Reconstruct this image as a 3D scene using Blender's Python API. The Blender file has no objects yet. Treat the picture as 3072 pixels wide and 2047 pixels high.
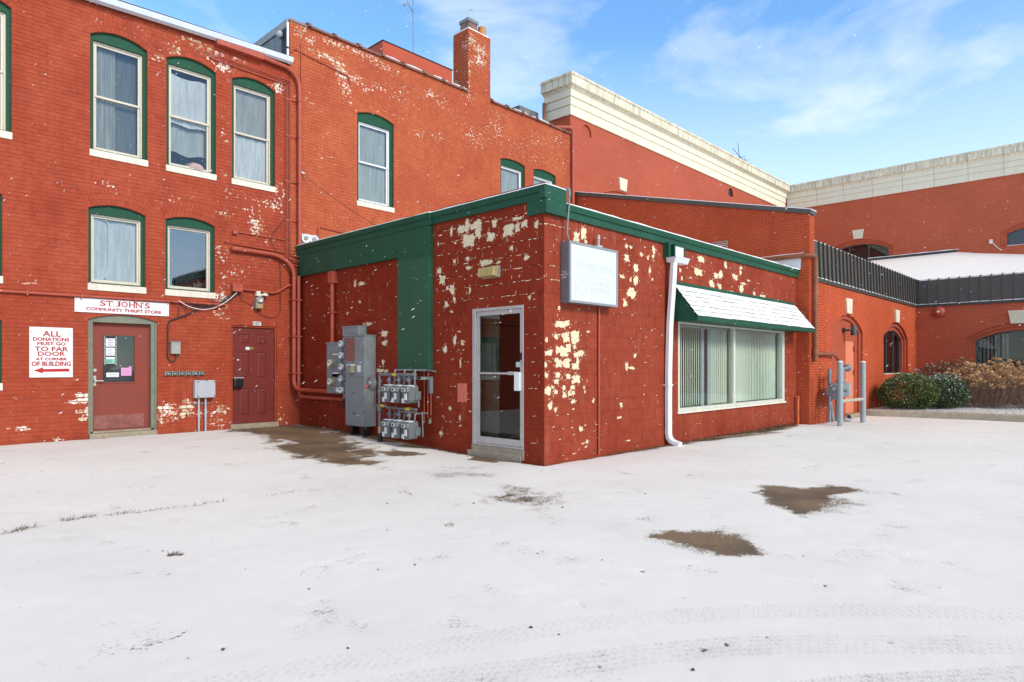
import bpy, math, random
import numpy as np
from mathutils import Vector, noise as mnoise
from mathutils.geometry import tessellate_polygon

rnd = random.Random(7)
scene = bpy.context.scene
col = scene.collection

# ------------------------------------------------------------------ camera
EYE = 1.465                                   # eye height above the annex corner
YAW = math.radians(43.65)                     # view direction from the +X axis
cam_data = bpy.data.cameras.new('camera')
cam = bpy.data.objects.new('camera', cam_data)
col.objects.link(cam)
cam.location = (0, 0, EYE)
cam.rotation_euler = (math.radians(90), 0, YAW - math.radians(90))
cam_data.sensor_width = 36.0
cam_data.lens = 36.0 * 1963 / 3072
cam_data.shift_y = 73.5 / 3072
cam_data.clip_start = 0.05
cam_data.clip_end = 2000
scene.camera = cam

# ------------------------------------------------------------------ sky and sun
SUN_EL, SUN_AZ = math.radians(32), math.radians(182)   # azimuth from +Y towards +X
world = bpy.data.worlds.new('World')
scene.world = world
world.use_nodes = True
wt = world.node_tree
wt.nodes.clear()
def wn(kind, **kw):
    n = wt.nodes.new(kind)
    for k, v in kw.items():
        setattr(n, k, v)
    return n
sky = wn('ShaderNodeTexSky', sky_type='NISHITA', sun_disc=False, sun_elevation=SUN_EL, sun_rotation=SUN_AZ,
         altitude=200.0, air_density=1.0, dust_density=0.0, ozone_density=3.0)
tc = wn('ShaderNodeTexCoord')
mp = wn('ShaderNodeMapping')
mp.inputs['Scale'].default_value = (1.3, 1.3, 3.0)
mp.inputs['Rotation'].default_value = (0.1, 0.25, 0.22)
mp.inputs['Location'].default_value = (10.1, 18.0, 1.6)
cn = wn('ShaderNodeTexNoise')
cn.inputs['Scale'].default_value = 2.6
cn.inputs['Detail'].default_value = 7
cn.inputs['Roughness'].default_value = 0.56
cn.inputs['Distortion'].default_value = 0.35
cr = wn('ShaderNodeValToRGB')
cr.color_ramp.elements[0].position = 0.475
cr.color_ramp.elements[0].color = (0, 0, 0, 1)
cr.color_ramp.elements[1].position = 0.80
cr.color_ramp.elements[1].color = (0.8, 0.8, 0.8, 1)
sepw = wn('ShaderNodeSeparateXYZ')
hz = wn('ShaderNodeMapRange')                  # thin veil of cloud towards the horizon
hz.inputs['From Min'].default_value = 0.44
hz.inputs['From Max'].default_value = 0.12
hz.inputs['To Min'].default_value = 0.0
hz.inputs['To Max'].default_value = 0.62
mx0 = wn('ShaderNodeMath', operation='MAXIMUM')
cm = wn('ShaderNodeMix', data_type='RGBA')
cm.inputs['B'].default_value = (5.6, 5.6, 5.65, 1)
bg = wn('ShaderNodeBackground')
bg.inputs['Strength'].default_value = 0.15
wo = wn('ShaderNodeOutputWorld')
L = wt.links.new
L(tc.outputs['Generated'], mp.inputs['Vector'])
L(mp.outputs['Vector'], cn.inputs['Vector'])
L(cn.outputs['Fac'], cr.inputs['Fac'])
L(tc.outputs['Generated'], sepw.inputs['Vector'])
L(sepw.outputs['Z'], hz.inputs['Value'])
L(cr.outputs['Color'], mx0.inputs[0])
L(hz.outputs['Result'], mx0.inputs[1])
deck = wn('ShaderNodeMapRange', interpolation_type='SMOOTHSTEP')   # snow cloud above the view, added to take the blue out of the light
deck.inputs['From Min'].default_value = 0.50
deck.inputs['From Max'].default_value = 0.72
mx1 = wn('ShaderNodeMath', operation='MAXIMUM')
L(sepw.outputs['Z'], deck.inputs['Value'])
L(mx0.outputs['Value'], mx1.inputs[0])
L(deck.outputs['Result'], mx1.inputs[1])
L(mx1.outputs['Value'], cm.inputs['Factor'])
deep = wn('ShaderNodeMix', data_type='RGBA', blend_type='MULTIPLY')   # the strong clear blue of the photograph
deep.inputs['Factor'].default_value = 1.0
deep.inputs['B'].default_value = (0.86, 1.10, 1.20, 1)
L(sky.outputs['Color'], deep.inputs['A'])
dk = wn('ShaderNodeMix', data_type='RGBA')             # cloud tone: white wisps low down, added grey deck above
dk.inputs['A'].default_value = (4.6, 4.7, 4.8, 1)
dk.inputs['B'].default_value = (2.2, 2.12, 2.0, 1)
L(deck.outputs['Result'], dk.inputs['Factor'])
L(dk.outputs['Result'], cm.inputs['B'])
L(deep.outputs['Result'], cm.inputs['A'])
L(cm.outputs['Result'], bg.inputs['Color'])
L(bg.outputs['Background'], wo.inputs['Surface'])

sd = bpy.data.lights.new('sun', 'SUN')
sd.energy = 1.5
sd.angle = math.radians(18)
sd.color = (1.0, 0.89, 0.70)
sun = bpy.data.objects.new('sun', sd)
col.objects.link(sun)
sv = Vector((math.sin(SUN_AZ) * math.cos(SUN_EL), math.cos(SUN_AZ) * math.cos(SUN_EL), math.sin(SUN_EL)))
sun.rotation_euler = sv.to_track_quat('Z', 'Y').to_euler()
sun.location = sv * 60

scene.view_settings.view_transform = 'Standard'
scene.view_settings.look = 'None'
scene.view_settings.exposure = 0.80
scene.view_settings.gamma = 1.0
scene.view_settings.use_curve_mapping = False
scene.render.engine = 'CYCLES'
scene.cycles.max_bounces = 5
scene.cycles.diffuse_bounces = 2
scene.cycles.glossy_bounces = 3
scene.cycles.transparent_max_bounces = 8
scene.cycles.caustics_reflective = False
scene.cycles.caustics_refractive = False

# ------------------------------------------------------------------ helpers: objects
ORIGIN = {}
def root(name, label, cat, loc=(0, 0, 0), group=None):
    o = bpy.data.objects.new(name, None)
    o.empty_display_size = 0.1
    o.location = loc
    col.objects.link(o)
    ORIGIN[o.name] = Vector(loc)
    o['label'] = label
    o['category'] = cat
    if group:
        o['group'] = group
    return o

class MB:
    """collects shapes in world coordinates, then links them as ONE mesh object"""
    def __init__(s):
        s.v, s.f, s.a = [], [], {}
    def add(s, vs, fs):
        k = len(s.v)
        s.v += [tuple(p) for p in vs]
        s.f += [tuple(i + k for i in f) for f in fs]
        return s
    def box(s, x0, x1, y0, y1, z0, z1):
        if x0 > x1: x0, x1 = x1, x0
        if y0 > y1: y0, y1 = y1, y0
        if z0 > z1: z0, z1 = z1, z0
        return s.add([(x0,y0,z0),(x1,y0,z0),(x1,y1,z0),(x0,y1,z0),(x0,y0,z1),(x1,y0,z1),(x1,y1,z1),(x0,y1,z1)],
                     [(0,3,2,1),(4,5,6,7),(0,1,5,4),(1,2,6,5),(2,3,7,6),(3,0,4,7)])
    def prism(s, poly, vec, caps=True):
        """poly: planar 3D outline, swept by vec"""
        n = len(poly)
        vec = Vector(vec)
        a = [Vector(p) for p in poly]
        vs = a + [p + vec for p in a]
        fs = [(i, (i+1) % n, n + (i+1) % n, n + i) for i in range(n)]
        if caps:
            fs += [tuple(range(n-1, -1, -1)), tuple(range(n, 2*n))]
        return s.add(vs, fs)
    def frames(s, pts):
        pts = [Vector(p) for p in pts]
        out = []
        up = None
        for i, p in enumerate(pts):
            d0 = (p - pts[i-1]).normalized() if i else (pts[1] - p).normalized()
            d1 = (pts[i+1] - p).normalized() if i < len(pts) - 1 else d0
            t = (d0 + d1)
            t = t.normalized() if t.length > 1e-6 else d0
            if up is None:
                up = Vector((0, 0, 1)) if abs(t.z) < 0.9 else Vector((0, 1, 0))
            side = t.cross(up).normalized()
            up = side.cross(t).normalized()
            out.append((p, side, up, 1.0 / max(0.5, d0.dot(t))))
        return out
    def tube(s, pts, r, n=8, cap=True):
        rs = r if isinstance(r, (list, tuple)) else [r] * len(pts)
        vs, fs = [], []
        for (p, a, b, m), q in zip(s.frames(pts), rs):
            for k in range(n):
                t = 2 * math.pi * k / n
                vs.append(p + a * math.cos(t) * q * m + b * math.sin(t) * q)
        for i in range(len(pts) - 1):
            for k in range(n):
                fs.append((i*n+k, i*n+(k+1) % n, (i+1)*n+(k+1) % n, (i+1)*n+k))
        if cap:
            fs.append(tuple(range(n-1, -1, -1)))
            fs.append(tuple(range((len(pts)-1)*n, len(pts)*n)))
        return s.add(vs, fs)
    def cyl(s, p, q, r, n=14, r2=None):
        return s.tube([p, q], [r, r if r2 is None else r2], n)
    def lathe(s, c, axis, prof, n=16):
        """prof: (radius, distance along axis) pairs"""
        ax = Vector(axis).normalized()
        up = Vector((0, 0, 1)) if abs(ax.z) < 0.9 else Vector((0, 1, 0))
        a = ax.cross(up).normalized()
        b = a.cross(ax)
        c = Vector(c)
        vs, fs = [], []
        for r, h in prof:
            for k in range(n):
                t = 2 * math.pi * k / n
                vs.append(c + ax * h + (a * math.cos(t) + b * math.sin(t)) * max(r, 1e-4))
        for i in range(len(prof) - 1):
            for k in range(n):
                fs.append((i*n+k, i*n+(k+1) % n, (i+1)*n+(k+1) % n, (i+1)*n+k))
        fs.append(tuple(range(n-1, -1, -1)))
        fs.append(tuple(range((len(prof)-1)*n, len(prof)*n)))
        return s.add(vs, fs)
    def build(s, name, mat, parent=None, smooth=False, bevel=0.0, seg=2, attrs=None):
        org = Vector((0, 0, 0))
        if parent is not None:
            org = ORIGIN[parent.name]
        me = bpy.data.meshes.new(name)
        me.from_pydata([(p[0]-org.x, p[1]-org.y, p[2]-org.z) for p in s.v], [], s.f)
        me.materials.append(mat)
        if attrs:
            for k, vals in attrs.items():
                me.attributes.new(k, 'FLOAT', 'POINT').data.foreach_set('value', vals)
        if smooth:
            me.polygons.foreach_set('use_smooth', [True] * len(me.polygons))
        me.update()
        o = bpy.data.objects.new(name, me)
        col.objects.link(o)
        if parent is not None:
            o.parent = parent
        ORIGIN[o.name] = org
        if smooth:
            try:
                me.set_sharp_from_angle(angle=math.radians(40))
            except Exception:
                pass
        if bevel > 0:
            m = o.modifiers.new('bevel', 'BEVEL')
            m.width = bevel
            m.segments = seg
            m.limit_method = 'ANGLE'
            m.angle_limit = math.radians(50)
        return o

def tag(o, label, cat, group=None):
    o['label'] = label
    o['category'] = cat
    if group:
        o['group'] = group
    return o

def rounded(pts, r=0.1, n=5):
    """round the corners of a polyline"""
    pts = [Vector(p) for p in pts]
    out = [pts[0]]
    for i in range(1, len(pts) - 1):
        a, b, c = pts[i-1], pts[i], pts[i+1]
        d0, d1 = (a - b), (c - b)
        rr = min(r, d0.length * 0.49, d1.length * 0.49)
        p0, p1 = b + d0.normalized() * rr, b + d1.normalized() * rr
        for k in range(n + 1):
            t = k / n
            out.append(p0 * (1-t)**2 + b * 2*t*(1-t) + p1 * t*t)
    out.append(pts[-1])
    return out

def sag(p, q, drop, n=14):
    p, q = Vector(p), Vector(q)
    return [p.lerp(q, i/n) - Vector((0, 0, drop * 4 * (i/n) * (1 - i/n))) for i in range(n + 1)]

# wall frames: a wall facing -Y is described by (x, z), one facing -X by (y, z)
class WallY:
    def __init__(s, Y): s.p = Y
    def pt(s, a, z, out=0.0): return (a, s.p - out, z)
    def box(s, mb, a0, a1, z0, z1, o0, o1): return mb.box(a0, a1, s.p - o1, s.p - o0, z0, z1)
    n = Vector((0, -1, 0))
    flip = False
class WallX:
    def __init__(s, X): s.p = X
    def pt(s, a, z, out=0.0): return (s.p - out, a, z)
    def box(s, mb, a0, a1, z0, z1, o0, o1): return mb.box(s.p - o1, s.p - o0, a0, a1, z0, z1)
    n = Vector((-1, 0, 0))
    flip = True

def poly_prism(mb, W, poly, o0, o1):
    """flat outline (a,z) in wall W, from depth o0 to o1 outwards"""
    pts = [W.pt(a, z, o0) for a, z in poly]
    d = W.n * (o1 - o0)
    mb.prism(pts, d)

def arc_pts(a0, a1, spring, crown, n=14):
    """points of a segmental arch from a1 (right) to a0 (left)"""
    w = (a1 - a0) / 2
    h = max(crown - spring, 1e-3)
    R = (w*w + h*h) / (2*h)
    zc = crown - R
    th = math.asin(min(1.0, w / R)) if h <= w else math.pi - math.asin(w / R)
    c = (a0 + a1) / 2
    return [(c + R * math.sin(t), zc + R * math.cos(t)) for t in [th - 2*th*i/n for i in range(n + 1)]]

def arch_outline(a0, a1, z0, spring, crown, n=14):
    return [(a0, z0), (a1, z0)] + arc_pts(a0, a1, spring, crown, n)

def ring_between(mb, W, outer, inner, o0, o1):
    """frame between two outlines with the same number of points"""
    n = len(outer)
    vs = [W.pt(a, z, o1) for a, z in outer] + [W.pt(a, z, o1) for a, z in inner] + \
         [W.pt(a, z, o0) for a, z in outer] + [W.pt(a, z, o0) for a, z in inner]
    fs = []
    for i in range(n):
        j = (i + 1) % n
        fs += [(i, j, n+j, n+i), (2*n+i, 3*n+i, 3*n+j, 2*n+j), (i, 2*n+i, 2*n+j, j), (n+i, n+j, 3*n+j, 3*n+i)]
    mb.add(vs, fs)

def sheet_with_holes(mb, W, outer, holes, out=0.0):
    polys = [[Vector((a, z, 0)) for a, z in outer]] + [[Vector((a, z, 0)) for a, z in reversed(h)] for h in holes]
    flat = [p for pl in polys for p in pl]
    tris = tessellate_polygon(polys)
    mb.add([W.pt(p.x, p.y, out) for p in flat], tris)

def text_mesh(mb, W, s, a0, a1, z0, z1, out, bold=0.0, mirror=False, flipz=False, thick=0.0015):
    """letters of the built-in face fitted to the rectangle a0..a1, z0..z1 of a wall"""
    c = bpy.data.curves.new('lettering', 'FONT')
    c.body = s
    c.size = 1
    c.offset = bold
    c.resolution_u = 3
    o = bpy.data.objects.new('lettering', c)
    col.objects.link(o)
    dg = bpy.context.evaluated_depsgraph_get()
    me = o.evaluated_get(dg).to_mesh()
    vs = [v.co.copy() for v in me.vertices]
    fs = [tuple(p.vertices) for p in me.polygons]
    o.evaluated_get(dg).to_mesh_clear()
    bpy.data.objects.remove(o)
    bpy.data.curves.remove(c)
    x0, x1 = min(v.x for v in vs), max(v.x for v in vs)
    y0, y1 = min(v.y for v in vs), max(v.y for v in vs)
    out_v = []
    for v in vs:
        t = (v.x - x0) / (x1 - x0)
        u = (v.y - y0) / (y1 - y0)
        if mirror: t = 1 - t
        if flipz: u = 1 - u
        out_v.append(W.pt(a0 + (a1 - a0) * t, z0 + (z1 - z0) * u, out + thick))
    mb.add(out_v, fs)
    return mb

def dep(p):
    return p[0] * math.cos(YAW) + p[1] * math.sin(YAW)
def in_view(p, m=0.84):
    d = dep(p)
    k = (p[0] * math.sin(YAW) - p[1] * math.cos(YAW)) / max(d, .1)
    e = (p[2] - EYE) / max(d, .1)
    return d > 0.5 and abs(k) < m and -0.5 < e < 0.57

# ------------------------------------------------------------------ helpers: materials
def new_mat(name):
    m = bpy.data.materials.new(name)
    m.use_nodes = True
    nt = m.node_tree
    b = nt.nodes['Principled BSDF']
    return m, nt, b
def N(nt, kind, ins=None, **kw):
    n = nt.nodes.new(kind)
    for k, v in kw.items():
        setattr(n, k, v)
    for k, v in (ins or {}).items():
        if hasattr(v, 'is_output') or isinstance(v, bpy.types.NodeSocket):
            nt.links.new(v, n.inputs[k])
        else:
            n.inputs[k].default_value = v
    return n
def c4(c): return (c[0], c[1], c[2], 1)
def mixc(nt, fac, a, b, mode='MIX'):
    n = nt.nodes.new('ShaderNodeMix')
    n.data_type = 'RGBA'
    n.blend_type = mode
    for k, v in (('Factor', fac), ('A', a), ('B', b)):
        if isinstance(v, bpy.types.NodeSocket):
            nt.links.new(v, n.inputs[k])
        elif k == 'Factor':
            n.inputs[k].default_value = v
        else:
            n.inputs[k].default_value = c4(v)
    return n.outputs['Result']
def math_n(nt, op, a, b=0.0, clamp=False):
    n = nt.nodes.new('ShaderNodeMath')
    n.operation = op
    n.use_clamp = clamp
    for i, v in enumerate((a, b)):
        if isinstance(v, bpy.types.NodeSocket):
            nt.links.new(v, n.inputs[i])
        else:
            n.inputs[i].default_value = v
    return n.outputs[0]
def remap(nt, v, a, b, c=0.0, d=1.0):
    n = N(nt, 'ShaderNodeMapRange', {'Value': v, 'From Min': a, 'From Max': b, 'To Min': c, 'To Max': d})
    return n.outputs['Result']
def noise_n(nt, scale, detail=4, rough=0.55, vec=None, stretch=None, distortion=0.0):
    g = N(nt, 'ShaderNodeNewGeometry').outputs['Position'] if vec is None else vec
    if stretch:
        mpn = N(nt, 'ShaderNodeMapping', {'Vector': g})
        mpn.inputs['Scale'].default_value = stretch
        g = mpn.outputs['Vector']
    n = N(nt, 'ShaderNodeTexNoise', {'Vector': g, 'Scale': scale, 'Detail': detail, 'Roughness': rough, 'Distortion': distortion})
    return n.outputs['Fac']

def plain(name, colr, rough=0.6, metal=0.0, var=0.12, scale=9.0, bump=0.0, bscale=60.0, spec=0.5, dirt=None, dscale=3.0, damt=0.4):
    """paint, metal, plastic: base colour with soft mottling and some dirt"""
    m, nt, b = new_mat(name)
    n = noise_n(nt, scale, 5, 0.6)
    dk = tuple(x * (1 - var) for x in colr)
    lt = tuple(min(1, x * (1 + var)) for x in colr)
    out = mixc(nt, remap(nt, n, 0.3, 0.7), dk, lt)
    if dirt:
        n2 = noise_n(nt, dscale, 6, 0.65)
        out = mixc(nt, remap(nt, n2, 0.5, 0.72, 0, damt), out, dirt)
    nt.links.new(out, b.inputs['Base Color'])
    b.inputs['Roughness'].default_value = rough
    b.inputs['Metallic'].default_value = metal
    b.inputs['Specular IOR Level'].default_value = spec
    rn = remap(nt, n, 0.3, 0.7, max(0, rough - .08), min(1, rough + .08))
    nt.links.new(rn, b.inputs['Roughness'])
    if bump > 0:
        bn = noise_n(nt, bscale, 4, 0.6)
        bp = N(nt, 'ShaderNodeBump', {'Height': bn, 'Strength': bump, 'Distance': 0.01})
        nt.links.new(bp.outputs['Normal'], b.inputs['Normal'])
    return m

def wall_paint(name, base, lite, dark, chips, peel_scale=11.0, mott=1.1, smear=0.0, bump=0.35, rough=0.75):
    """weathered paint on masonry: 'peel' (0..1) on the mesh says how far it has flaked, 'tint' varies each piece"""
    m, nt, b = new_mat(name)
    pos = N(nt, 'ShaderNodeNewGeometry').outputs['Position']
    big = noise_n(nt, mott, 3, 0.6, pos)
    mid = noise_n(nt, 7.0, 3, 0.65, pos)
    c = mixc(nt, remap(nt, big, 0.32, 0.68), base, lite)
    c = mixc(nt, remap(nt, mid, 0.45, 0.75, 0, 0.55), c, dark)
    run = noise_n(nt, 1.5, 4, 0.65, pos, stretch=(1.5, 1.5, 0.4))           # weathering that runs down the wall
    c = mixc(nt, remap(nt, run, 0.50, 0.72, 0, 0.45), c, dark)
    tint = N(nt, 'ShaderNodeAttribute', attribute_name='tint').outputs['Fac']
    sc = remap(nt, tint, 0.0, 1.0, 0.955, 1.045)
    g = N(nt, 'ShaderNodeCombineXYZ', {'X': sc, 'Y': sc, 'Z': sc}).outputs[0]
    c = mixc(nt, 1.0, c, g, 'MULTIPLY')
    if smear > 0:                              # chalky efflorescence running down
        st = noise_n(nt, 2.6, 6, 0.7, pos, stretch=(1.6, 1.6, 0.55))
        c = mixc(nt, remap(nt, st, 0.58, 0.78, 0, smear), c, (0.52, 0.36, 0.33))
    peel = N(nt, 'ShaderNodeAttribute', attribute_name='peel').outputs['Fac']
    fn = noise_n(nt, peel_scale, 4, 0.62, pos)
    k = math_n(nt, 'ADD', fn, peel)
    mask = remap(nt, k, 0.985, 1.015)
    pick = noise_n(nt, 3.3, 2, 0.7, pos)
    rp = N(nt, 'ShaderNodeValToRGB', {'Fac': pick})
    el = rp.color_ramp.elements
    el[0].position, el[0].color = 0.36, c4(chips[0])
    el[1].position, el[1].color = 0.62, c4(chips[-1])
    for i, ch in enumerate(chips[1:-1]):
        e = el.new(0.36 + 0.26 * (i + 1) / (len(chips) - 1))
        e.color = c4(ch)
    fleck = noise_n(nt, 42.0, 2, 0.7, pos)
    chip = mixc(nt, remap(nt, fleck, 0.55, 0.75, 0, 0.4), rp.outputs['Color'], (0.33, 0.24, 0.16))
    c = mixc(nt, mask, c, chip)
    nt.links.new(c, b.inputs['Base Color'])
    b.inputs['Roughness'].default_value = rough
    b.inputs['Specular IOR Level'].default_value = 0.18
    fine = noise_n(nt, 55.0, 2, 0.7, pos)
    hgt = math_n(nt, 'SUBTRACT', math_n(nt, 'MULTIPLY', fine, 0.5), math_n(nt, 'MULTIPLY', mask, 0.35))
    bp = N(nt, 'ShaderNodeBump', {'Height': hgt, 'Strength': bump, 'Distance': 0.006})
    nt.links.new(bp.outputs['Normal'], b.inputs['Normal'])
    return m

def brick_far(name, base, lite, mortar, axis, rough=0.65, course=0.068, length=0.203):
    """walls too far away for single bricks: courses from a brick texture with relief"""
    m, nt, b = new_mat(name)
    pos = N(nt, 'ShaderNodeNewGeometry').outputs['Position']
    s = N(nt, 'ShaderNodeSeparateXYZ', {'Vector': pos})
    uv = N(nt, 'ShaderNodeCombineXYZ', {'X': s.outputs['X' if axis == 'x' else 'Y'], 'Y': s.outputs['Z']}).outputs[0]
    bt = N(nt, 'ShaderNodeTexBrick', {'Vector': uv, 'Scale': 1.0, 'Mortar Size': 0.007, 'Mortar Smooth': 0.2, 'Bias': 0.0,
                                      'Brick Width': length, 'Row Height': course,
                                      'Color1': c4(base), 'Color2': c4(lite), 'Mortar': c4(mortar)})
    big = noise_n(nt, 0.6, 5, 0.6, pos)
    c = mixc(nt, remap(nt, big, 0.35, 0.7, 0, 0.5), bt.outputs['Color'], tuple(x * 0.72 for x in base))
    nt.links.new(c, b.inputs['Base Color'])
    b.inputs['Roughness'].default_value = rough
    b.inputs['Specular IOR Level'].default_value = 0.3
    inv = math_n(nt, 'SUBTRACT', 1.0, bt.outputs['Fac'])
    hn = math_n(nt, 'ADD', inv, math_n(nt, 'MULTIPLY', noise_n(nt, 30, 4, .6, pos), 0.4))
    bp = N(nt, 'ShaderNodeBump', {'Height': hn, 'Strength': 0.8, 'Distance': 0.008})
    nt.links.new(bp.outputs['Normal'], b.inputs['Normal'])
    return m

def glass_mat(name, tint=(0.9, 0.95, 0.95), refl=1.0, ripple=0.0, rough=0.0):
    m = bpy.data.materials.new(name)
    m.use_nodes = True
    nt = m.node_tree
    nt.nodes.clear()
    tr = N(nt, 'ShaderNodeBsdfTransparent', {'Color': c4(tint)})
    gl = N(nt, 'ShaderNodeBsdfGlossy', {'Color': (0.95, 0.97, 1, 1), 'Roughness': rough})
    fr = N(nt, 'ShaderNodeFresnel', {'IOR': 1.6})
    fac = math_n(nt, 'MULTIPLY', fr.outputs[0], refl, clamp=True)
    if ripple > 0:
        bn = noise_n(nt, 2.2, 2, 0.4)
        bp = N(nt, 'ShaderNodeBump', {'Height': bn, 'Strength': ripple, 'Distance': 0.02})
        nt.links.new(bp.outputs['Normal'], gl.inputs['Normal'])
    mx = N(nt, 'ShaderNodeMixShader', {0: fac, 1: tr.outputs[0], 2: gl.outputs[0]})
    out = N(nt, 'ShaderNodeOutputMaterial', {'Surface': mx.outputs[0]})
    return m

RED = (0.43, 0.062, 0.030)
M = {}
CREAM = [(0.80, 0.66, 0.42), (0.86, 0.76, 0.56), (0.74, 0.60, 0.40)]
M['brick_a'] = wall_paint('aged_red_brick_paint', (0.360, 0.057, 0.026), (0.430, 0.082, 0.040), (0.260, 0.038, 0.018),
                          [(0.45, 0.28, 0.14), (0.76, 0.66, 0.50), (0.82, 0.78, 0.70)], peel_scale=13)
M['mortar_a'] = wall_paint('painted_mortar', (0.350, 0.055, 0.025), (0.410, 0.077, 0.038), (0.250, 0.036, 0.017),
                           [(0.45, 0.28, 0.14), (0.70, 0.62, 0.48), (0.8, 0.78, 0.74)], peel_scale=13)
M['brick_d'] = wall_paint('faded_red_brick_paint', (0.440, 0.091, 0.043), (0.510, 0.130, 0.051), (0.360, 0.064, 0.029),
                          [(0.52, 0.40, 0.26), (0.76, 0.64, 0.48), (0.80, 0.72, 0.60)], peel_scale=19)
M['mortar_d'] = wall_paint('faded_painted_mortar', (0.430, 0.087, 0.042), (0.490, 0.123, 0.049), (0.350, 0.062, 0.027),
                           [(0.50, 0.38, 0.26), (0.70, 0.62, 0.48), (0.8, 0.74, 0.64)], peel_scale=12)
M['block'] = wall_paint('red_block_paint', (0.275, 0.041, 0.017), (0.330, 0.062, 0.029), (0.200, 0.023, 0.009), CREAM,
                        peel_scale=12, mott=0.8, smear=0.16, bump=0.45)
M['block_shade'] = wall_paint('shaded_red_block_paint', (0.245, 0.025, 0.008), (0.285, 0.036, 0.014), (0.170, 0.014, 0.004), CREAM,
                          peel_scale=12, mott=0.8, smear=0.12, bump=0.45)  # same paint as the window side, with this wall's shade put into the colour
M['joint_shade'] = wall_paint('shaded_red_block_joint', (0.235, 0.024, 0.008), (0.270, 0.034, 0.013), (0.160, 0.013, 0.004), CREAM, smear=0.2)  # joint colour darkened for the wall's shade as well
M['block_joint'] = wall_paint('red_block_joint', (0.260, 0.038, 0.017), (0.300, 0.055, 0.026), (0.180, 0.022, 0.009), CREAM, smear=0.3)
M['brick_e'] = wall_paint('red_wing_brick', (0.520, 0.091, 0.033), (0.600, 0.122, 0.051), (0.430, 0.069, 0.026),
                          [(0.6, 0.3, 0.2), (0.7, 0.4, 0.3)], mott=0.5)
M['mortar_e'] = wall_paint('red_wing_mortar', (0.420, 0.071, 0.029), (0.480, 0.093, 0.040), (0.330, 0.052, 0.022),
                           [(0.6, 0.3, 0.2), (0.7, 0.4, 0.3)], mott=0.5)
M['far_x'] = brick_far('red_brick_courses', (0.480, 0.095, 0.046), (0.530, 0.114, 0.056), (0.380, 0.071, 0.035), 'x')
M['far_y'] = brick_far('red_brick_courses_side', (0.550, 0.114, 0.051), (0.600, 0.134, 0.064), (0.440, 0.086, 0.038), 'y')
M['peel'] = plain('old_cream_paint', (0.78, 0.66, 0.44), 0.75, var=0.16, scale=22, dirt=(0.60, 0.34, 0.18), dscale=7, damt=0.6, bump=0.5, bscale=70)
M['green'] = plain('green_trim_paint', (0.015, 0.082, 0.046), 0.55, var=0.15, scale=2.5, spec=0.25)
M['green2'] = plain('sheen_green_panel', (0.017, 0.098, 0.054), 0.42, var=0.12, scale=2.0, spec=0.4)
M['green3'] = plain('green_window_trim', (0.016, 0.080, 0.044), 0.6, var=0.16, scale=6, spec=0.2)
M['sash'] = plain('cream_sash', (0.66, 0.60, 0.48), 0.45, var=0.06)
M['white'] = plain('white_enamel', (0.80, 0.81, 0.82), 0.4, var=0.04, dirt=(0.5, 0.46, 0.4), damt=0.25)
M['sill'] = plain('painted_sill', (0.78, 0.72, 0.60), 0.65, var=0.1, dirt=(0.55, 0.36, 0.25), dscale=7, damt=0.55, bump=0.3)
M['glass'] = glass_mat('window_glass', tint=(0.93, 0.985, 0.95), refl=1.0, ripple=0.03)
M['glass_soft'] = glass_mat('old_window_glass', refl=1.35, ripple=0.15)
M['glass_sky'] = glass_mat('sky_mirroring_glass', refl=3.8, ripple=0.06)
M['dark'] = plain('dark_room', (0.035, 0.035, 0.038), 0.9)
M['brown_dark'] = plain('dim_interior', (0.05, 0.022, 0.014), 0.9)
M['alu'] = plain('brushed_aluminium', (0.52, 0.52, 0.50), 0.42, 0.45, var=0.06)
M['galv'] = plain('grey_enamel_cabinet', (0.235, 0.265, 0.275), 0.5, 0.0, var=0.08, dirt=(0.16, 0.14, 0.11), damt=0.35)
M['galv_lt'] = plain('light_grey_box', (0.46, 0.48, 0.52), 0.5, 0.0, var=0.06)
M['pipe_grey'] = plain('grey_gas_pipe', (0.19, 0.205, 0.22), 0.5, 0.25, var=0.2, dirt=(0.30, 0.30, 0.30), damt=0.3)
M['meter'] = plain('gas_meter_paint', (0.145, 0.165, 0.17), 0.5, var=0.1, dirt=(0.18, 0.15, 0.12), damt=0.3)
M['pipe_red'] = plain('painted_conduit', (0.43, 0.075, 0.040), 0.5, var=0.14, dirt=(0.30, 0.06, 0.035), damt=0.5)
M['pipe_rust'] = plain('rusty_pipe', (0.26, 0.085, 0.040), 0.7, var=0.25, scale=14, dirt=(0.40, 0.20, 0.11), damt=0.5)
M['orange'] = plain('orange_pipe', (0.62, 0.14, 0.035), 0.55, var=0.2, dirt=(0.5, 0.3, 0.2), damt=0.5)
M['bronze'] = plain('dark_bronze_metal', (0.088, 0.078, 0.066), 0.55, 0.0, var=0.12, scale=1.5)
M['bronze2'] = plain('bronze_seam', (0.055, 0.048, 0.042), 0.55, 0.0, var=0.1)
M['stone'] = plain('cream_cornice', (0.62, 0.57, 0.44), 0.75, var=0.08, scale=2, dirt=(0.40, 0.36, 0.28), dscale=1.6, damt=0.4, bump=0.2)
M['keystone'] = plain('cream_keystone', (0.72, 0.66, 0.50), 0.7, var=0.06)
M['black'] = plain('black_plastic', (0.012, 0.012, 0.013), 0.35)
M['tar'] = plain('roof_tar', (0.02, 0.02, 0.02), 0.6, var=0.3)
M['slate'] = plain('weathered_sheet_metal', (0.23, 0.24, 0.24), 0.5, 0.3, var=0.25, scale=4, dirt=(0.1, 0.1, 0.1), damt=0.6)
M['gutter'] = plain('white_gutter', (0.62, 0.66, 0.72), 0.45, var=0.06)
M['snow'] = plain('fresh_snow', (0.86, 0.87, 0.89), 0.9, var=0.02, bump=0.3, bscale=40)
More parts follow.
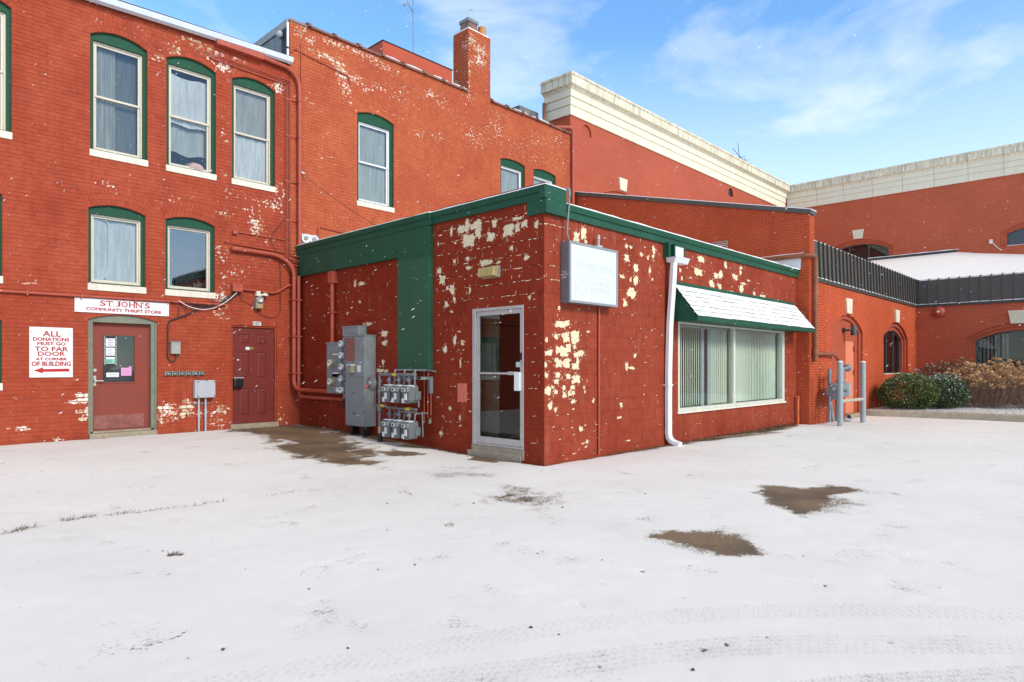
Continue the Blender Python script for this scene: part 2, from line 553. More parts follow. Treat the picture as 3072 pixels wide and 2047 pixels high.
M['olive'] = plain('olive_door_frame', (0.20, 0.21, 0.15), 0.55, var=0.15, dirt=(0.1, 0.09, 0.07), damt=0.4)
M['door_red'] = plain('rust_red_door', (0.25, 0.042, 0.024), 0.6, var=0.07, scale=3)
M['door_107'] = plain('crimson_door', (0.165, 0.016, 0.012), 0.6, var=0.08, scale=3)
M['door_pink'] = plain('salmon_door', (0.74, 0.24, 0.13), 0.5, var=0.05, scale=2)
M['sign_white'] = plain('white_sign_board', (0.82, 0.82, 0.83), 0.4, var=0.03)
M['sign_red'] = plain('red_lettering', (0.45, 0.012, 0.010), 0.5, var=0.05)
M['sign_face'] = plain('translucent_sign_face', (0.66, 0.69, 0.72), 0.3, var=0.02)
M['ghost'] = plain('ghost_lettering', (0.60, 0.638, 0.675), 0.3, var=0.02)
M['sign_edge'] = plain('sign_cabinet_grey', (0.15, 0.155, 0.165), 0.45, var=0.1)
M['concrete'] = plain('worn_concrete', (0.36, 0.30, 0.22), 0.85, var=0.2, scale=12, bump=0.6, bscale=40, dirt=(0.2, 0.15, 0.1), damt=0.5)
M['concrete2'] = plain('kerb_concrete', (0.42, 0.36, 0.27), 0.85, var=0.15, scale=8, bump=0.5, bscale=50)
M['yellow'] = plain('yellow_tape', (0.7, 0.5, 0.05), 0.5)
M['label'] = plain('white_label', (0.78, 0.78, 0.76), 0.5, var=0.06, scale=30)
M['lampglass'] = plain('yellowed_lens', (0.42, 0.34, 0.15), 0.25, var=0.15, scale=10)
M['lampgrey'] = plain('lamp_grey', (0.30, 0.28, 0.23), 0.5, var=0.15)
M['terra'] = plain('clay_coping', (0.23, 0.10, 0.075), 0.6, var=0.3, scale=5, dirt=(0.14, 0.12, 0.11), damt=0.6)
M['flue'] = plain('clay_flue', (0.55, 0.22, 0.06), 0.6, var=0.15)
M['stucco'] = plain('red_penthouse_paint', (0.52, 0.085, 0.036), 0.7, var=0.12, scale=1.5, bump=0.2)
M['cable'] = plain('cable_black', (0.03, 0.025, 0.025), 0.5)
M['teal'] = plain('teal_box', (0.02, 0.10, 0.14), 0.45, var=0.2)
M['tan'] = plain('tan_plastic', (0.28, 0.26, 0.18), 0.55, var=0.15)

# ------------------------------------------------------------------ measured planes of the place (metres)
XB, YC, YA, XE, YE, XG, YH, XH = 7.286, 6.296, 13.461, 17.169, 5.983, 28.25, 13.684, 35.968

def smooth(t):
    t = np.clip(t, 0, 1)
    return t * t * (3 - 2 * t)
def ground_z(x, y):
    """the lot falls gently from the old buildings towards the annex corner"""
    x = np.asarray(x, dtype=float); y = np.asarray(y, dtype=float)
    up = 0.165 * smooth((y - 7.0) / 5.5) * smooth((9.0 - x) / 1.0)
    dn = -0.05 * smooth((x - 12) / 10)
    return up + dn
def gz(x, y): return float(ground_z(x, y))

# ------------------------------------------------------------------ ground: one sheet of snow over asphalt
def axis_coords(fine0, fine1):
    out = [fine0]
    while out[-1] < fine1:
        out.append(out[-1] + 0.0125 + 0.0042 * max(out[-1], 0))
    lo, hi = [], []
    s = 0.05
    x = fine0
    while x > -420:
        x -= s; s *= 1.35; lo.append(x)
    s = 0.2
    x = out[-1]
    while x < 900:
        x += s; s *= 1.35; hi.append(x)
    return np.array(lo[::-1] + out + hi)
gx, gy = axis_coords(0.3, 29.0), axis_coords(0.2, 15.0)
GX, GY = np.meshgrid(gx, gy, indexing='ij')
PX, PY = GX.ravel(), GY.ravel()
near = (PX > -1) & (PX < 31) & (PY > -1) & (PY < 16)

def seg_dist(pts, PX, PY):
    """distance to a polyline, signed side offset and arc length"""
    best = np.full(PX.shape, 1e9); lat = np.zeros(PX.shape); arc = np.zeros(PX.shape)
    s0 = 0.0
    for (ax, ay), (bx, by) in zip(pts[:-1], pts[1:]):
        dx, dy = bx - ax, by - ay
        ln = math.hypot(dx, dy)
        t = np.clip(((PX - ax) * dx + (PY - ay) * dy) / ln**2, 0, 1)
        qx, qy = ax + t * dx, ay + t * dy
        d = np.hypot(PX - qx, PY - qy)
        side = ((PX - ax) * dy - (PY - ay) * dx) / ln
        m = d < best
        best[m] = d[m]; lat[m] = side[m]; arc[m] = s0 + t[m] * ln
        s0 += ln
    return best, lat, arc
def smooth_line(pts, n=8):
    out = []
    P = [pts[0]] + list(pts) + [pts[-1]]
    for i in range(1, len(P) - 2):
        p0, p1, p2, p3 = P[i-1], P[i], P[i+1], P[i+2]
        for k in range(n):
            t = k / n
            out.append(tuple(0.5 * ((2*p1[j]) + (-p0[j]+p2[j])*t + (2*p0[j]-5*p1[j]+4*p2[j]-p3[j])*t*t + (-p0[j]+3*p1[j]-3*p2[j]+p3[j])*t**3) for j in (0, 1)))
    out.append(tuple(pts[-1]))
    return out
def inside(poly, PX, PY):
    c = np.zeros(PX.shape, bool)
    n = len(poly)
    for i in range(n):
        x0, y0 = poly[i]; x1, y1 = poly[(i+1) % n]
        m = ((y0 > PY) != (y1 > PY)) & (PX < (x1 - x0) * (PY - y0) / (y1 - y0 + 1e-12) + x0)
        c ^= m
    return c

bare = np.zeros(PX.shape); thin = np.zeros(PX.shape); track = np.zeros(PX.shape); crack = np.zeros(PX.shape)
idx = np.where(near)[0]
nx, ny = PX[idx], PY[idx]
wob = np.array([mnoise.noise((a * 2.2, b * 2.2, 0.0)) for a, b in zip(nx[::1], ny[::1])]) if len(nx) < 600000 else 0
wob = wob + 0.55 * np.array([mnoise.noise((a * 7.5, b * 7.5, 4.0)) for a, b in zip(nx, ny)])
def melt(poly, soft, amount=1.0, target=None):
    """snow thins towards a bare patch; soft is the width of the ragged rim"""
    d, _, _ = seg_dist(poly + [poly[0]], nx, ny)
    sgn = np.where(inside(poly, nx, ny), d, -d) + wob * soft * 1.25 + 0.05
    v = np.clip(0.5 + sgn / (2 * soft), 0, 1) * amount
    bare[idx] = np.maximum(bare[idx], v)
melt([(5.85, 13.6), (6.6, 13.6), (7.25, 13.4), (7.2, 12.3), (6.85, 10.9), (6.25, 9.6), (5.75, 8.5), (5.5, 8.0), (5.22, 8.35), (5.15, 9.3), (5.3, 10.4), (5.75, 11.9), (5.65, 12.9)], 0.32)
melt([(7.27, 12.0), (7.0, 11.9), (7.0, 9.0), (7.27, 8.8)], 0.16, 0.9)
melt([(6.27, 9.0), (6.62, 9.05), (6.66, 8.5), (6.23, 8.55)], 0.16, 0.95)
melt([(7.2, 7.62), (7.25, 7.3), (7.05, 7.1), (6.98, 7.5)], 0.07)
melt([(4.96, 5.2), (5.7, 5.3), (5.5, 4.5), (4.95, 4.6)], 0.42, 0.62)
melt([(5.9, 7.1), (6.5, 7.0), (6.1, 6.2), (5.6, 6.5)], 0.4, 0.5)
melt([(7.83, 3.25), (8.13, 2.9), (8.55, 2.52), (7.6, 2.51), (6.55, 2.33), (7.05, 2.86)], 0.15)
melt([(7.6, 2.6), (8.1, 2.3), (7.3, 2.05), (6.6, 2.2)], 0.34, 0.55)
melt([(5.0, 2.98), (5.2, 2.92), (5.42, 2.68), (5.3, 2.4), (5.08, 2.12), (4.9, 2.3), (4.84, 2.6)], 0.13)
melt([(5.06, 3.0), (5.45, 2.7), (5.05, 2.05), (4.85, 2.5)], 0.3, 0.6)
# litter and melt along the foot of the walls
foot = np.zeros(nx.shape)
wc = np.interp(nx, [7.2, 9, 11, 12.5, 14.5, 16, 17.2], [.05, .09, .14, .32, .45, .30, .10])
foot = np.maximum(foot, np.where((nx > 7.2) & (nx < 17.2), 1.15 - (YC - ny) / (wc * 1.6), 0))
foot = np.maximum(foot, np.where((ny > 6.3) & (ny < 13.4), 1.1 - (XB - nx) / .20, 0))
foot = np.maximum(foot, np.where(nx < 7.3, 1.05 - (YA - ny) / .10, 0))
foot = np.maximum(foot, np.where((nx > 17.1) & (nx < 21.6), 0.95 - (YE - ny) / .18, 0))
bare[idx] = np.maximum(bare[idx], np.clip(foot + wob * .5, 0, 1) * .85)
for (x, y, r) in [(3.13, 1.62, .028), (3.27, 1.56, .02), (3.5, 1.45, .018), (1.85, 5.42, .05), (1.90, 5.38, .04), (4.02, 2.55, .03), (1.05, 3.3, .012),
                  (1.25, 3.45, .012), (1.32, 3.38, .012), (1.42, 3.42, .014), (1.5, 3.35, .012), (0.75, 3.35, .018), (2.75, 3.95, .012), (2.2, 3.95, .013),
                  (4.2, 2.2, .012), (3.6, 2.6, .013), (3.3, 2.2, .012), (5.2, 1.85, .013), (3.9, 0.95, .014), (4.6, 1.5, .012), (2.6, 1.9, .014), (0.62, 2.9, .02)]:
    d = np.hypot(nx - x, (ny - y)) 
    bare[idx] = np.maximum(bare[idx], np.clip(1.2 - d / (r * 1.0), 0, 1))
for pts, w, a in [([(2.27, 4.2), (2.37, 4.31), (2.49, 4.29), (2.79, 4.17)], .022, .66), ([(0.92, 3.76), (1.09, 3.77), (1.27, 3.74), (1.38, 3.8)], .024, .74),
                  ([(1.04, 7.1), (1.28, 7.25), (1.67, 7.33), (2.23, 7.19), (2.89, 7.11), (3.6, 7.05), (4.65, 6.96), (5.5, 7.3)], .05, .56),
                  ([(1.94, 5.35), (2.15, 5.45), (2.4, 6.0), (2.44, 6.31)], .03, .54), ([(1.85, 5.4), (1.75, 4.8), (1.7, 4.2), (1.4, 3.85)], .028, .46),
                  ([(5.51, 7.9), (4.9, 6.6), (4.3, 5.47), (3.83, 4.38)], .05, .48), ([(5.4, 7.0), (5.0, 6.1), (4.6, 5.2), (4.3, 4.6)], .05, .42)]:
    d, _, _ = seg_dist(smooth_line(pts, 4), nx, ny)
    crack[idx] = np.maximum(crack[idx], a * np.exp(-(d / w) ** 2))
groove = np.zeros(PX.shape)
for pts in [[(2.79, 4.17), (2.88, 4.08), (2.78, 3.35), (2.57, 2.38), (2.43, 1.84), (2.3, 1.3)], [(3.83, 4.38), (3.65, 3.6), (3.24, 2.62), (3.0, 1.84), (2.89, 1.53), (2.7, 1.0)]]:
    d, _, _ = seg_dist(smooth_line(pts, 4), nx, ny)
    groove[idx] = np.maximum(groove[idx], np.exp(-(d / 0.03) ** 2))
    crack[idx] = np.maximum(crack[idx], 0.47 * np.exp(-(d / 0.024) ** 2))
lat_a = np.zeros(PX.shape)
for pts, w, a in [([(0.6, 3.25), (1.34, 3.0), (1.59, 2.9), (2.18, 2.63), (2.87, 2.32), (3.54, 1.87), (4.15, 1.35), (4.87, 0.48), (5.2, 0.0)], .115, .8),
                  ([(1.2, 2.75), (1.97, 2.37), (2.4, 2.08), (3.11, 1.65), (3.65, 1.18), (4.34, 0.43), (4.6, 0.1)], .125, .9),
                  ([(2.6, 1.35), (3.33, 0.86), (3.95, 0.33)], .12, 1.25)]:
    d, lt, arc = seg_dist(smooth_line(pts, 8), nx, ny)
    body = np.clip((w - d) / 0.02, 0, 1)
    rib = 0.55 + 0.45 * np.cos(lt / w * math.pi * 5)           # four tread ribs
    lug = 0.75 + 0.5 * wob + 0.25 * np.sign(np.sin(arc * 2 * math.pi / 0.05 + np.abs(lt) * 60 + wob * 3))
    track[idx] = np.maximum(track[idx], body * rib * lug * a)
PZ = ground_z(PX, PY)
soft_n = np.array([mnoise.noise((a * 0.9, b * 0.9, 3.0)) * 0.010 + mnoise.noise((a * 4.3, b * 4.3, 9.0)) * 0.0022 for a, b in zip(nx, ny)])
PZ[idx] += soft_n * (1 - bare[idx]) - 0.012 * bare[idx] - 0.0015 * track[idx] - 0.006 * groove[idx]
nX, nY = len(gx), len(gy)
ii = np.arange(nX * nY).reshape(nX, nY)
quads = np.stack([ii[:-1, :-1].ravel(), ii[1:, :-1].ravel(), ii[1:, 1:].ravel(), ii[:-1, 1:].ravel()], 1)
gme = bpy.data.meshes.new('ground')
gme.vertices.add(nX * nY)
gme.vertices.foreach_set('co', np.stack([PX, PY, PZ], 1).ravel())
gme.loops.add(quads.size)
gme.loops.foreach_set('vertex_index', quads.ravel())
gme.polygons.add(len(quads))
gme.polygons.foreach_set('loop_start', np.arange(0, quads.size, 4))
gme.polygons.foreach_set('use_smooth', np.ones(len(quads), bool))
gme.update(calc_edges=True)
for nm, arr in (('bare', bare), ('track', track), ('crack', crack)):
    gme.attributes.new(nm, 'FLOAT', 'POINT').data.foreach_set('value', arr)
gm, nt, b = new_mat('snow_on_asphalt')
pos = N(nt, 'ShaderNodeNewGeometry').outputs['Position']
at = lambda n: N(nt, 'ShaderNodeAttribute', attribute_name=n).outputs['Fac']
grit = noise_n(nt, 34, 5, 0.75, pos)
clump = noise_n(nt, 9, 4, 0.6, pos)
spk = noise_n(nt, 130, 3, 0.7, pos)
cover = math_n(nt, 'ADD', math_n(nt, 'MULTIPLY', grit, 0.75), math_n(nt, 'MULTIPLY', clump, 0.35))
bm = remap(nt, math_n(nt, 'ADD', at('bare'), math_n(nt, 'MULTIPLY', math_n(nt, 'SUBTRACT', cover, 0.55), 2.0)), 0.50, 0.62)
ck = remap(nt, math_n(nt, 'ADD', at('crack'), math_n(nt, 'MULTIPLY', math_n(nt, 'SUBTRACT', grit, 0.5), 1.7)), 0.60, 0.78)
tk = remap(nt, math_n(nt, 'MULTIPLY', at('track'), remap(nt, spk, 0.36, 0.66)), 0.06, 0.9, 0, 0.62)
asph = mixc(nt, remap(nt, noise_n(nt, 95, 4, 0.8, pos), 0.35, 0.68), (0.048, 0.033, 0.021), (0.42, 0.295, 0.185))
asph = mixc(nt, remap(nt, noise_n(nt, 1.3, 3, 0.5, pos), 0.42, 0.62, 0, 0.5), asph, (0.05, 0.042, 0.035))
asph = mixc(nt, remap(nt, spk, 0.60, 0.68), asph, (0.42, 0.36, 0.29))
snowc = mixc(nt, remap(nt, noise_n(nt, 0.55, 5, 0.6, pos), 0.35, 0.65), (0.80, 0.79, 0.785), (0.86, 0.85, 0.845))
snowc = mixc(nt, remap(nt, spk, 0.52, 0.74, 0, 0.16), snowc, (0.46, 0.45, 0.44))
veil = noise_n(nt, 1.7, 5, 0.68, pos, stretch=(1.0, 0.55, 1.0))           # thinner, greyer snow here and there
snowc = mixc(nt, remap(nt, veil, 0.56, 0.74, 0, 0.13), snowc, (0.42, 0.41, 0.40))
halo = remap(nt, math_n(nt, 'ADD', at('bare'), math_n(nt, 'MULTIPLY', math_n(nt, 'SUBTRACT', grit, 0.5), 1.6)), 0.28, 0.52, 0, 0.6)
snowc = mixc(nt, halo, snowc, (0.30, 0.27, 0.24))
snowc = mixc(nt, tk, snowc, (0.36, 0.35, 0.33))
c = mixc(nt, ck, snowc, (0.07, 0.06, 0.05))
c = mixc(nt, bm, c, asph)
nt.links.new(c, b.inputs['Base Color'])
nt.links.new(remap(nt, bm, 0, 1, 0.95, 0.62), b.inputs['Roughness'])
b.inputs['Specular IOR Level'].default_value = 0.2
hh = math_n(nt, 'ADD', math_n(nt, 'MULTIPLY', noise_n(nt, 75, 4, 0.75, pos), 0.7), math_n(nt, 'MULTIPLY', bm, -0.6))
hh = math_n(nt, 'ADD', hh, math_n(nt, 'MULTIPLY', tk, -0.5))
bp = N(nt, 'ShaderNodeBump', {'Height': hh, 'Strength': 0.35, 'Distance': 0.012})
nt.links.new(bp.outputs['Normal'], b.inputs['Normal'])
gme.materials.append(gm)
ground = bpy.data.objects.new('ground', gme)
col.objects.link(ground)
ground['kind'] = 'structure'

# ------------------------------------------------------------------ masonry: every brick or block has its own edges and depth
def opening(a0, a1, z0, spring, crown=None, rings=0, rh=0.105):
    return dict(a0=a0, a1=a1, z0=z0, spring=spring, crown=crown if crown else spring, rings=rings, rh=rh)
def arch_geo(o):
    w = (o['a1'] - o['a0']) / 2
    h = max(o['crown'] - o['spring'], 1e-3)
    R = (w*w + h*h) / (2*h)
    th = math.asin(min(1, w / R)) if h <= w else math.pi - math.asin(w / R)
    return (o['a0'] + o['a1']) / 2, o['crown'] - R, R, th
def blocked(o, z):
    """interval of the wall that an opening with its brick arch takes up at height z"""
    c, zc, R, th = arch_geo(o)
    if z < o['z0'] or z > o['crown'] + o['rings'] * o['rh']:
        return None
    if z <= o['spring']:
        return (o['a0'], o['a1'])
    Ro = R + o['rings'] * o['rh']
    if abs(z - zc) >= Ro:
        return None
    half = math.sqrt(Ro*Ro - (z - zc)**2)
    if th < math.pi / 2 - 0.05:
        half = min(half, max((z - zc) * math.tan(th), 0) if o['rings'] else half)
    return (c - half, c + half)

def masonry(W, a0, a1, z0, z1, opens, L, H, joint, proud, mat, peel, parent, name, rest_name, nobj, ztop=None, ring=False, phase=0.0, key=None, zlow=None, jit=0.0015):
    pieces = []
    nrow = int(math.ceil((z1 - z0) / H))
    for r in range(nrow):
        zb, zt = z0 + r * H + joint / 2, z0 + (r + 1) * H - joint / 2
        zm = (zb + zt) / 2
        a = a0 - L + (phase if r % 2 == 0 else phase + L / 2) % L
        while a < a1:
            s, e = max(a + joint / 2, a0), min(a + L - joint / 2, a1)
            a += L
            if e - s < 0.02:
                continue
            parts = [(s, e)]
            for o in opens:
                bl = blocked(o, zm)
                if not bl:
                    continue
                nxt = []
                for (p, q) in parts:
                    if bl[1] <= p or bl[0] >= q:
                        nxt.append((p, q)); continue
                    if bl[0] - p > 0.025: nxt.append((p, bl[0] - joint / 2 if o['rings'] and zm > o['spring'] else bl[0]))
                    if q - bl[1] > 0.025: nxt.append((bl[1] + joint / 2 if o['rings'] and zm > o['spring'] else bl[1], q))
                parts = nxt
            for p, q in parts:
                t0, t1 = zt, zt
                if ztop:
                    t0, t1 = min(zt, ztop(p)), min(zt, ztop(q))
                    if min(t0, t1) - zb < 0.015:
                        continue
                if zlow and zm < zlow((p + q) / 2):
                    continue
                j = lambda: rnd.uniform(-jit, jit)
                pieces.append([(p + j(), zb + j()), (q + j(), zb + j()), (q + j(), t1 + j()), (p + j(), t0 + j())])
    for o in opens:                           # arches of bricks on end
        if not o['rings']:
            continue
        c, zc, R, th = arch_geo(o)
        for k in range(o['rings']):
            r0, r1 = R + k * o['rh'] + joint / 2, R + (k + 1) * o['rh'] - joint / 2
            n = max(6, int(round(2 * th * r0 / 0.072)))
            g = joint / 2 / r0
            for i in range(n):
                t0, t1 = -th + 2 * th * i / n + g, -th + 2 * th * (i + 1) / n - g
                pieces.append([(c + r0 * math.sin(t0), zc + r0 * math.cos(t0)), (c + r0 * math.sin(t1), zc + r0 * math.cos(t1)),
                               (c + r1 * math.sin(t1), zc + r1 * math.cos(t1)), (c + r1 * math.sin(t0), zc + r1 * math.cos(t0))])
    def emit(q, mb, pl, tn):
        out = proud + rnd.uniform(-1, 1) * jit
        ca, cz = sum(p[0] for p in q) / 4, sum(p[1] for p in q) / 4
        ch = 0.0022 if not ring else 0.002
        def inset(d):
            res = []
            for p in q:
                da, dz = ca - p[0], cz - p[1]
                res.append((p[0] + math.copysign(min(d, abs(da) * .8), da), p[1] + math.copysign(min(d, abs(dz) * .8), dz)))
            return res
        fr = inset(ch)
        k = len(mb.v)
        vs = [W.pt(p[0], p[1], -0.004) for p in q] + [W.pt(p[0], p[1], out) for p in fr]
        fs = [(0,1,5,4),(1,2,6,5),(2,3,7,6),(3,0,4,7)]
        if ring:
            vs += [W.pt(p[0], p[1], out) for p in inset(0.022)]
            fs += [(4,5,9,8),(5,6,10,9),(6,7,11,10),(7,4,8,11),(8,9,10,11)]
        else:
            fs += [(4,5,6,7)]
        if W.flip:
            fs = [tuple(reversed(f)) for f in fs]
        mb.add(vs, fs)
        t = rnd.random()
        base = [peel(p[0], p[1]) for p in q]
        if ring:
            e = rnd.uniform(0.02, 0.10)
            pl += [x + e for x in base] * 2 + base
            tn += [t] * 12
        else:
            pl += base * 2
            tn += [t] * 8
    def centre(q): return W.pt(sum(p[0] for p in q) / 4, sum(p[1] for p in q) / 4)
    order = sorted(range(len(pieces)), key=lambda i: (0 if in_view(centre(pieces[i]), 0.80) else 1, (key or (lambda c: dep(c)))(centre(pieces[i])) ))
    single = set(order[:nobj])
    rest, rp, rt = MB(), [], []
    for i, q in enumerate(pieces):
        if i in single:
            mb, pl, tn = MB(), [], []
            emit(q, mb, pl, tn)
            mb.build(name, mat, parent, attrs={'peel': pl, 'tint': tn})
        else:
            emit(q, rest, rp, rt)
    if rest.v:
        o = rest.build(rest_name, mat, parent, attrs={'peel': rp, 'tint': rt})
        o['kind'] = 'stuff'
    return len(pieces)

def backing(W, outline, opens, mat, parent, name, peel, depth=0.22, extra=None):
    """the mortar face with its openings and their reveals"""
    mb = MB()
    holes = [arch_outline(o['a0'], o['a1'], o['z0'], o['spring'], o['crown'], 10) if o['crown'] > o['spring'] + .01 else
             [(o['a0'], o['z0']), (o['a1'], o['z0']), (o['a1'], o['spring']), (o['a0'], o['spring'])] for o in opens]
    sheet_with_holes(mb, W, outline, holes, 0.0)
    for h in holes:
        n = len(h)
        vs = [W.pt(a, z, 0.004) for a, z in h] + [W.pt(a, z, -depth) for a, z in h]
        fs = [(i, n + i, n + (i+1) % n, (i+1) % n) for i in range(n)]
        mb.add(vs, fs)
    if extra:
        extra(mb)
    vals = []
    for p in mb.v:
        a = p[1] if W.flip else p[0]
        vals.append(peel(a, p[2]))
    return mb.build(name, mat, parent, attrs={'peel': [min(v, .3) for v in vals], 'tint': [0.5] * len(vals)})

def peel_field(base, spots):
    def f(a, z):
        v = base
        for (ca, cz, ra, rz, amp) in spots:
            d = ((a - ca) / ra) ** 2 + ((z - cz) / rz) ** 2
            if d < 6:
                v = max(v, base + (amp - base) * math.exp(-d))
        return v
    return f

# ------------------------------------------------------------------ sash windows with arched green casings
def curtain_mesh(W, a0, a1, z0, z1, out, folds=9, amp=0.012, ragged=0.0):
    mb = MB()
    n = 40
    vs, fs = [], []
    for i in range(n + 1):
        t = i / n
        a = a0 + (a1 - a0) * t
        o = out + amp * math.sin(t * folds * 2 * math.pi) + amp * .5 * math.sin(t * folds * 3.7 + 1)
        vs.append(W.pt(a, z0 + ragged * math.sin(t * 9) , o))
        vs.append(W.pt(a, z1 + ragged * math.cos(t * 7), o * 0.98))
    for i in range(n):
        f = (2*i, 2*i+2, 2*i+3, 2*i+1)
        fs.append(f)
    mb.add(vs, fs)
    return mb
def cloth_mat(name, colr, alpha=1.0, fold=60.0):
    m, nt, b = new_mat(name)
    n = noise_n(nt, 5, 3, 0.7, stretch=(3, 3, 0.35))
    n2 = noise_n(nt, 120, 3, 0.7)
    c = mixc(nt, remap(nt, n, 0.35, 0.68), tuple(x * 0.68 for x in colr), colr)
    c = mixc(nt, remap(nt, n2, 0.4, 0.7, 0, 0.25), c, tuple(x * 0.7 for x in colr))
    nt.links.new(c, b.inputs['Base Color'])
    b.inputs['Roughness'].default_value = 0.9
    b.inputs['Alpha'].default_value = alpha
    b.inputs['Specular IOR Level'].default_value = 0.1
    return m
M['lace'] = cloth_mat('grey_lace', (0.50, 0.51, 0.49))
M['sheer'] = cloth_mat('white_sheer', (0.86, 0.87, 0.90))
M['dimcloth'] = cloth_mat('dim_mesh', (0.20, 0.21, 0.22))
M['frost'] = cloth_mat('frosted_film', (0.72, 0.77, 0.84))
M['blindpale'] = cloth_mat('pale_shade', (0.55, 0.58, 0.57))
M['pinkcloth'] = cloth_mat('pink_cloth', (0.62, 0.44, 0.44))

def sash_window(W, parent, o, style, sash_mat, two=True, casing=0.062, head=0.075, rail=0.048, glass='glass_soft', label=None):
    a0, a1, z0, sp, cr_ = o['a0'], o['a1'], o['z0'], o['spring'], o['crown']
    mb = MB()
    i0, i1, j0, j1 = a0 + casing, a1 - casing, z0 + 0.028, sp - head
    hole = [(i0, j0), (i1, j0), (i1, j1), (i0, j1)]
    e = 0.002
    sheet_with_holes(mb, W, arch_outline(a0 + e, a1 - e, z0, sp, cr_ - e, 12), [hole], -0.05)
    for (p, q) in zip(hole, hole[1:] + hole[:1]):
        mb.add([W.pt(*p, -0.05), W.pt(*q, -0.05), W.pt(*q, -0.16), W.pt(*p, -0.16)], [(0, 1, 2, 3)])
    ow = 0.018                                   # raised outer bead of the casing
    ring_between(mb, W, arch_outline(a0 + e, a1 - e, z0, sp, cr_ - e, 12), arch_outline(a0 + ow, a1 - ow, z0 + .012, sp - ow * .3, cr_ - ow, 12), -0.05, -0.03)
    win = mb.build('window', M['green3'], parent)
    if label:
        win['label'] = label
    sb = MB()
    w = rail
    zm = (j0 + j1) / 2
    def frame(b0, b1, c0, c1, o0, o1, t):
        W.box(sb, b0, b0 + t, c0, c1, o0, o1); W.box(sb, b1 - t, b1, c0, c1, o0, o1)
        W.box(sb, b0 + t, b1 - t, c0, c0 + t, o0, o1 - .001); W.box(sb, b0 + t, b1 - t, c1 - t, c1, o0, o1 - .001)
    frame(i0, i1, j0, j1, -0.16, -0.092, 0.028)
    if two:
        frame(i0 + .026, i1 - .026, zm - .018, j1 - .026, -0.145, -0.112, rail * .8)
        frame(i0 + .026, i1 - .026, j0 + .026, zm + .018, -0.165, -0.135, rail * .8)
    else:
        frame(i0 + .026, i1 - .026, j0 + .026, j1 - .026, -0.15, -0.118, rail * .7)
    sb.build('sash', sash_mat, win, bevel=0.003)
    g = MB()
    g.add([W.pt(i0 + .04, j0 + .04, -0.142), W.pt(i1 - .04, j0 + .04, -0.142), W.pt(i1 - .04, (zm if two else j1 - .04), -0.142), W.pt(i0 + .04, (zm if two else j1 - .04), -0.142)],
          [(3, 2, 1, 0) if W.flip else (0, 1, 2, 3)])
    g.build('pane', M[glass], win)
    if two:
        g = MB()
        g.add([W.pt(i0 + .04, zm, -0.128), W.pt(i1 - .04, zm, -0.128), W.pt(i1 - .04, j1 - .04, -0.128), W.pt(i0 + .04, j1 - .04, -0.128)], [(3, 2, 1, 0) if W.flip else (0, 1, 2, 3)])
        g.build('pane', M[glass], win)
    r = MB()
    W.box(r, i0 - .05, i1 + .05, j0 - .05, j1 + .05, -0.62, -0.60)
    for args in ((i0 - .05, i0 - .03, j0, j1), (i1 + .03, i1 + .05, j0, j1), (i0, i1, j0 - .05, j0 - .03), (i0, i1, j1 + .03, j1 + .05)):
        W.box(r, *args, -0.60, -0.166)
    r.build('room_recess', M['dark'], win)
    s = MB()
    W.box(s, a0 - 0.012, a1 + 0.012, z0 - 0.122, z0 - 0.001, -0.15, 0.022)
    s.build('sill', M['sill'], win, bevel=0.006)
    sp_ = lambda nm, mb_, mt: mb_.build(nm, M[mt], win, smooth=True)
    iw = i1 - i0
    if style == 'lace_left':
        sp_('curtain', curtain_mesh(W, i0, i0 + iw * .48, j0, j1, -0.22), 'lace')
        sp_('curtain', curtain_mesh(W, i0 + iw * .40, i1, j0, j1, -0.27, 5, .006), 'dimcloth')
    elif style == 'white_top':
        sp_('curtain', curtain_mesh(W, i0 + .03, i1 - .03, zm - .12, j1 - .14, -0.20, 3, .008, .02), 'sheer')
        sp_('curtain', curtain_mesh(W, i0, i1, j0 + .32, zm + .1, -0.30, 5, .006, .03), 'blindpale')
        p = MB()
        p.lathe(W.pt(i0 + iw * .68, j0 + .0, -0.27), (0, 0, 1), [(0.19, 0), (0.20, .07), (0.15, .15), (0.05, .19)], 14)
        sp_('cushion', p, 'pinkcloth')
    elif style == 'half':
        sp_('curtain', curtain_mesh(W, i0, i1, zm, j1, -0.2, 7, .006), 'lace')
        sp_('curtain', curtain_mesh(W, i0 + .02, i1 - .02, j0, zm - .03, -0.2, 4, .008), 'sheer')
    elif style == 'frost':
        sp_('window_film', curtain_mesh(W, i0, i1, j0, j1, -0.19, 2, .012), 'frost')
        p = MB()
        p.tube([W.pt(i0 + .1, j1 - .06, -0.165), W.pt(i0 + .2, j1 - .075, -0.165), W.pt(i0 + .27, j1 - .08, -0.165), W.pt(i0 + .31, j1 - .16, -0.165), W.pt(i0 + .31, j0 + .5, -0.165), W.pt(i0 + .30, j0 + .28, -0.165), W.pt(i0 + .25, j0 + .1, -0.165)], [.008, .01, .012, .012, .01, .013, .018], 6)
        p.build('window_film', M['snow'], win, smooth=True)
    elif style == 'shade':
        sp_('window_shade', curtain_mesh(W, i0, i1, j0, j1, -0.19, 1, .004), 'blindpale')
    return win

